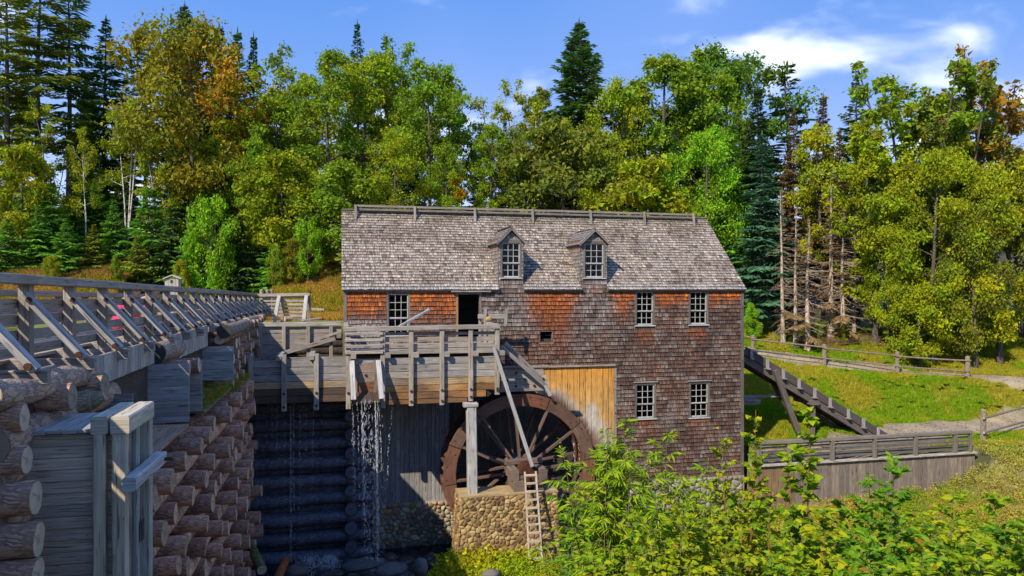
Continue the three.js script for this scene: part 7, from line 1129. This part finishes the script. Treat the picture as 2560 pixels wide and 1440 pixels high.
// ---------------------------------------------------------------- grass, weeds, fallen twigs: what nobody could count
{
  const blade = (n, h, w, seed, lean = 0.4) => { const r = rng(seed), F = new Foliage(); for (let i = 0; i < n; i++) { const a = r() * 6.28, d = V3(Math.cos(a) * lean * r(), 1, Math.sin(a) * lean * r()).normalize(); F.leaf(V3(rr(-0.08, 0.08, r), 0, rr(-0.08, 0.08, r)), d, V3(Math.cos(a + 1.57), 0.1, Math.sin(a + 1.57)), h * rr(0.6, 1.2, r), w, mul(one, rr(0.8, 1.2, r)), 0.25); } return F.build(); };
  const tuft = blade(9, 0.20, 0.02, 5), weed = (() => { const r = rng(8), F = new Foliage(); for (let i = 0; i < 34; i++) { const d = rdir(r); d.y = Math.abs(d.y); F.leaf(V3(rr(-0.12, 0.12, r), rr(0, 0.34, r), rr(-0.12, 0.12, r)), d, rdir(r).add(V3(0, 0.7, 0.3)).normalize(), 0.07, 0.035, mul(one, rr(0.75, 1.25, r))); } return F.build(); })(), flat = (() => { const r = rng(9), F = new Foliage(); for (let i = 0; i < 12; i++) F.leaf(V3(0, 0.02, 0), dirOf(i * 0.9 + r(), rr(0.15, 0.7, r)), V3(0, 1, 0), rr(0.12, 0.26, r), 0.11, mul(one, rr(0.8, 1.25, r))); return F.build(); })();
  const m4 = new THREE.Matrix4(), q = new THREE.Quaternion(), e = new THREE.Euler();
  function scatter(name, label, cat, geo, mat, list) {
    const o = new THREE.InstancedMesh(geo, mat, list.length); o.name = numbered(name);
    list.forEach(([x, y, z, s, c], i) => { q.setFromEuler(e.set(0, (i * 2.399) % 6.28, 0)); m4.compose(V3(x, y, z), q, V3(s, s * (0.75 + 0.5 * hash3(i, 3, 1)), s)); o.setMatrixAt(i, m4); o.setColorAt(i, new THREE.Color().setRGB(...c)); });
    o.castShadow = o.receiveShadow = true; scene.add(o); tag(o, label, cat, undefined, 'stuff');
  }
  const gm = leafMat(1, 1, 1), r = rng(91), A = [], B = [], Cc = [], Dd = [], E = [], G = [];
  for (let i = 0; i < 60000; i++) {
    const F = rr(31, 50, r), px = rr(1840, 2660, r), p = at(px, 720, F), [u, v] = toUV(p.x, p.z); if ((u < 16.4 && v > -7.2) || v > -0.4 && u < 28) continue;
    if (pathness(p.x, p.z) > 0.35) continue; const n = fbm(p.x * 0.6, p.z * 0.6, 9, 4), c = mixc([0.28, 0.44, 0.006], [0.48, 0.44, 0.03], smooth(0.44, 0.62, n));
    A.push([p.x, ground(p.x, p.z) - 0.01, p.z, rr(0.5, 1.0, r), vary(c, 0.25, r)]); if (r() < 0.008) E.push([p.x, ground(p.x, p.z), p.z, rr(0.8, 1.6, r), vary([0.16, 0.26, 0.015], 0.2, r)]);
  }
  for (let i = 0; i < 42000; i++) { const F = rr(39, 54, r), px = rr(-60, 900, r), p = at(px, 720, F); const n = fbm(p.x * 0.5, p.z * 0.5, 7, 4), c = mixc([0.42, 0.37, 0.015], [0.58, 0.36, 0.06], smooth(0.38, 0.6, n)); B.push([p.x, ground(p.x, p.z) - 0.01, p.z, rr(0.6, 1.4, r), vary(mixc(c, [0.20, 0.10, 0.05], 0.5 * smooth(47, 52, F)), 0.25, r)]); if (r() < 0.012) E.push([p.x, ground(p.x, p.z), p.z, rr(0.9, 2.0, r), vary([0.20, 0.25, 0.015], 0.2, r)]); }
  for (let i = 0; i < 4200; i++) { const u = rr(2.0, 10.5, r), v = rr(3.3, 7.6, r); if (u < 3.0 && v < 4.2) continue; if (v < 3.9 && u > 5.2 && u < 9.4 && r() < 0.5) continue; const p = W(u, 0, v), n = fbm(u * 0.9, v * 0.9, 4, 3), h = 1 + 1.3 * smooth(3.6, 0.4, Math.abs(u - 4.4)) * smooth(5.8, 3.8, v); Cc.push([p.x, ground(p.x, p.z) + 0.0, p.z, rr(0.6, 1.1, r) * h, vary(mixc([0.32, 0.42, 0.006], [0.46, 0.43, 0.010], smooth(0.4, 0.6, n)), 0.2, r)]); }
  for (let i = 0; i < 11000; i++) { const F = rr(13, 33, r), px = rr(1450, 2640, r), p = at(px, 720, F), [u, v] = toUV(p.x, p.z); if (v < 0.6 && u < 27.5 || u < 9.5) continue; const n = fbm(p.x * 0.7, p.z * 0.7, 4, 3); Dd.push([p.x, ground(p.x, p.z), p.z, rr(0.7, 1.4, r), vary(mixc(mixc([0.28, 0.36, 0.008], [0.48, 0.38, 0.05], smooth(0.42, 0.6, n)), [0.50, 0.44, 0.10], 0.75 * smooth(23, 28, u) * smooth(18, 26, F)), 0.22, r)]); }
  for (let i = 0; i < 650; i++) { const D = rr(10.8, 25, r), side = r() < 0.35; const u = side ? rr(-3.2, -2.9, r) : rr(-4.3, -2.95, r), y = 7.35; if (D < 17 || D > 25) continue; const p = W(u, y, DV(D)); G.push([p.x, y + 0.0 - (D > 21 ? 0.22 : 0), p.z, rr(0.3, 0.7, r), vary(r() < 0.4 ? [0.40, 0.24, 0.03] : [0.18, 0.24, 0.012], 0.25, r)]); }
  const H2 = [], rl = rng(97); for (let i = 0; i < 5200; i++) { const right = rl() < 0.6, F = right ? rr(31, 49, rl) : rr(40, 52, rl), px = right ? rr(1850, 2650, rl) : rr(600, 900, rl), p = at(px, 720, F), [u, v] = toUV(p.x, p.z); if (u > -0.5 && u < 16.4 && v > -7.2 || v > -0.4) continue; H2.push([p.x, ground(p.x, p.z) + 0.025, p.z, rr(0.6, 1.5, rl), vary(rl() < 0.5 ? [0.45, 0.27, 0.07] : rl() < 0.5 ? [0.55, 0.42, 0.10] : [0.30, 0.26, 0.20], 0.3, rl)]); }
  const litter = (() => { const F = new Foliage(); F.leaf(V3(-0.05, 0, 0), V3(1, 0.15, 0).normalize(), V3(0, 1, 0), 0.10, 0.075, one, 0.2); return F.build(); })();
  scatter('fallen_leaves', 'small fallen leaves and grit lying on the paths and lawn', 'leaves', litter, gm, H2);
  scatter('meadow_grass', 'short green and dry grass on the slope right of the mill', 'grass', tuft, gm, A); scatter('hillside_grass', 'dry yellow grass on the hillside left of the mill', 'grass', tuft, gm, B); scatter('stream_weeds', 'bright yellow green weeds at the foot of the stone pier', 'weeds', weed, gm, Cc); scatter('bank_weeds', 'yellow and dry tan weeds on the bank before the retaining wall', 'weeds', weed, gm, Dd); scatter('broad_weeds', 'scattered broad leaved low plants in the grass', 'weeds', flat, gm, E); scatter('spillway_moss', 'green and rusty moss and weeds on the spillway ledge', 'moss', weed, gm, G);
  const tw = [], rt = rng(93); for (let i = 0; i < 260; i++) { const p = at(rr(2020, 2330, rt), 720, rr(45.6, 48.5, rt)), a = rt() * 3.14, l = rr(0.4, 1.3, rt), y = ground(p.x, p.z) + rr(0.02, 0.5, rt); tw.push(tube([V3(p.x - Math.cos(a) * l, y, p.z - Math.sin(a) * l), V3(p.x + Math.cos(a) * l, y + rr(-0.1, 0.4, rt), p.z + Math.sin(a) * l)], [0.018, 0.008], 3, one, 1).g); }
  const t = mesh(numbered('fallen_twigs'), mergeGeometries(tw), std({ map: barkTex, color: new THREE.Color().setRGB(0.34, 0.19, 0.11) }), scene); tag(t, 'tangle of reddish brown fallen twigs at the wood edge behind the fence', 'twigs', undefined, 'stuff');
}
renderer.render(scene, camera);
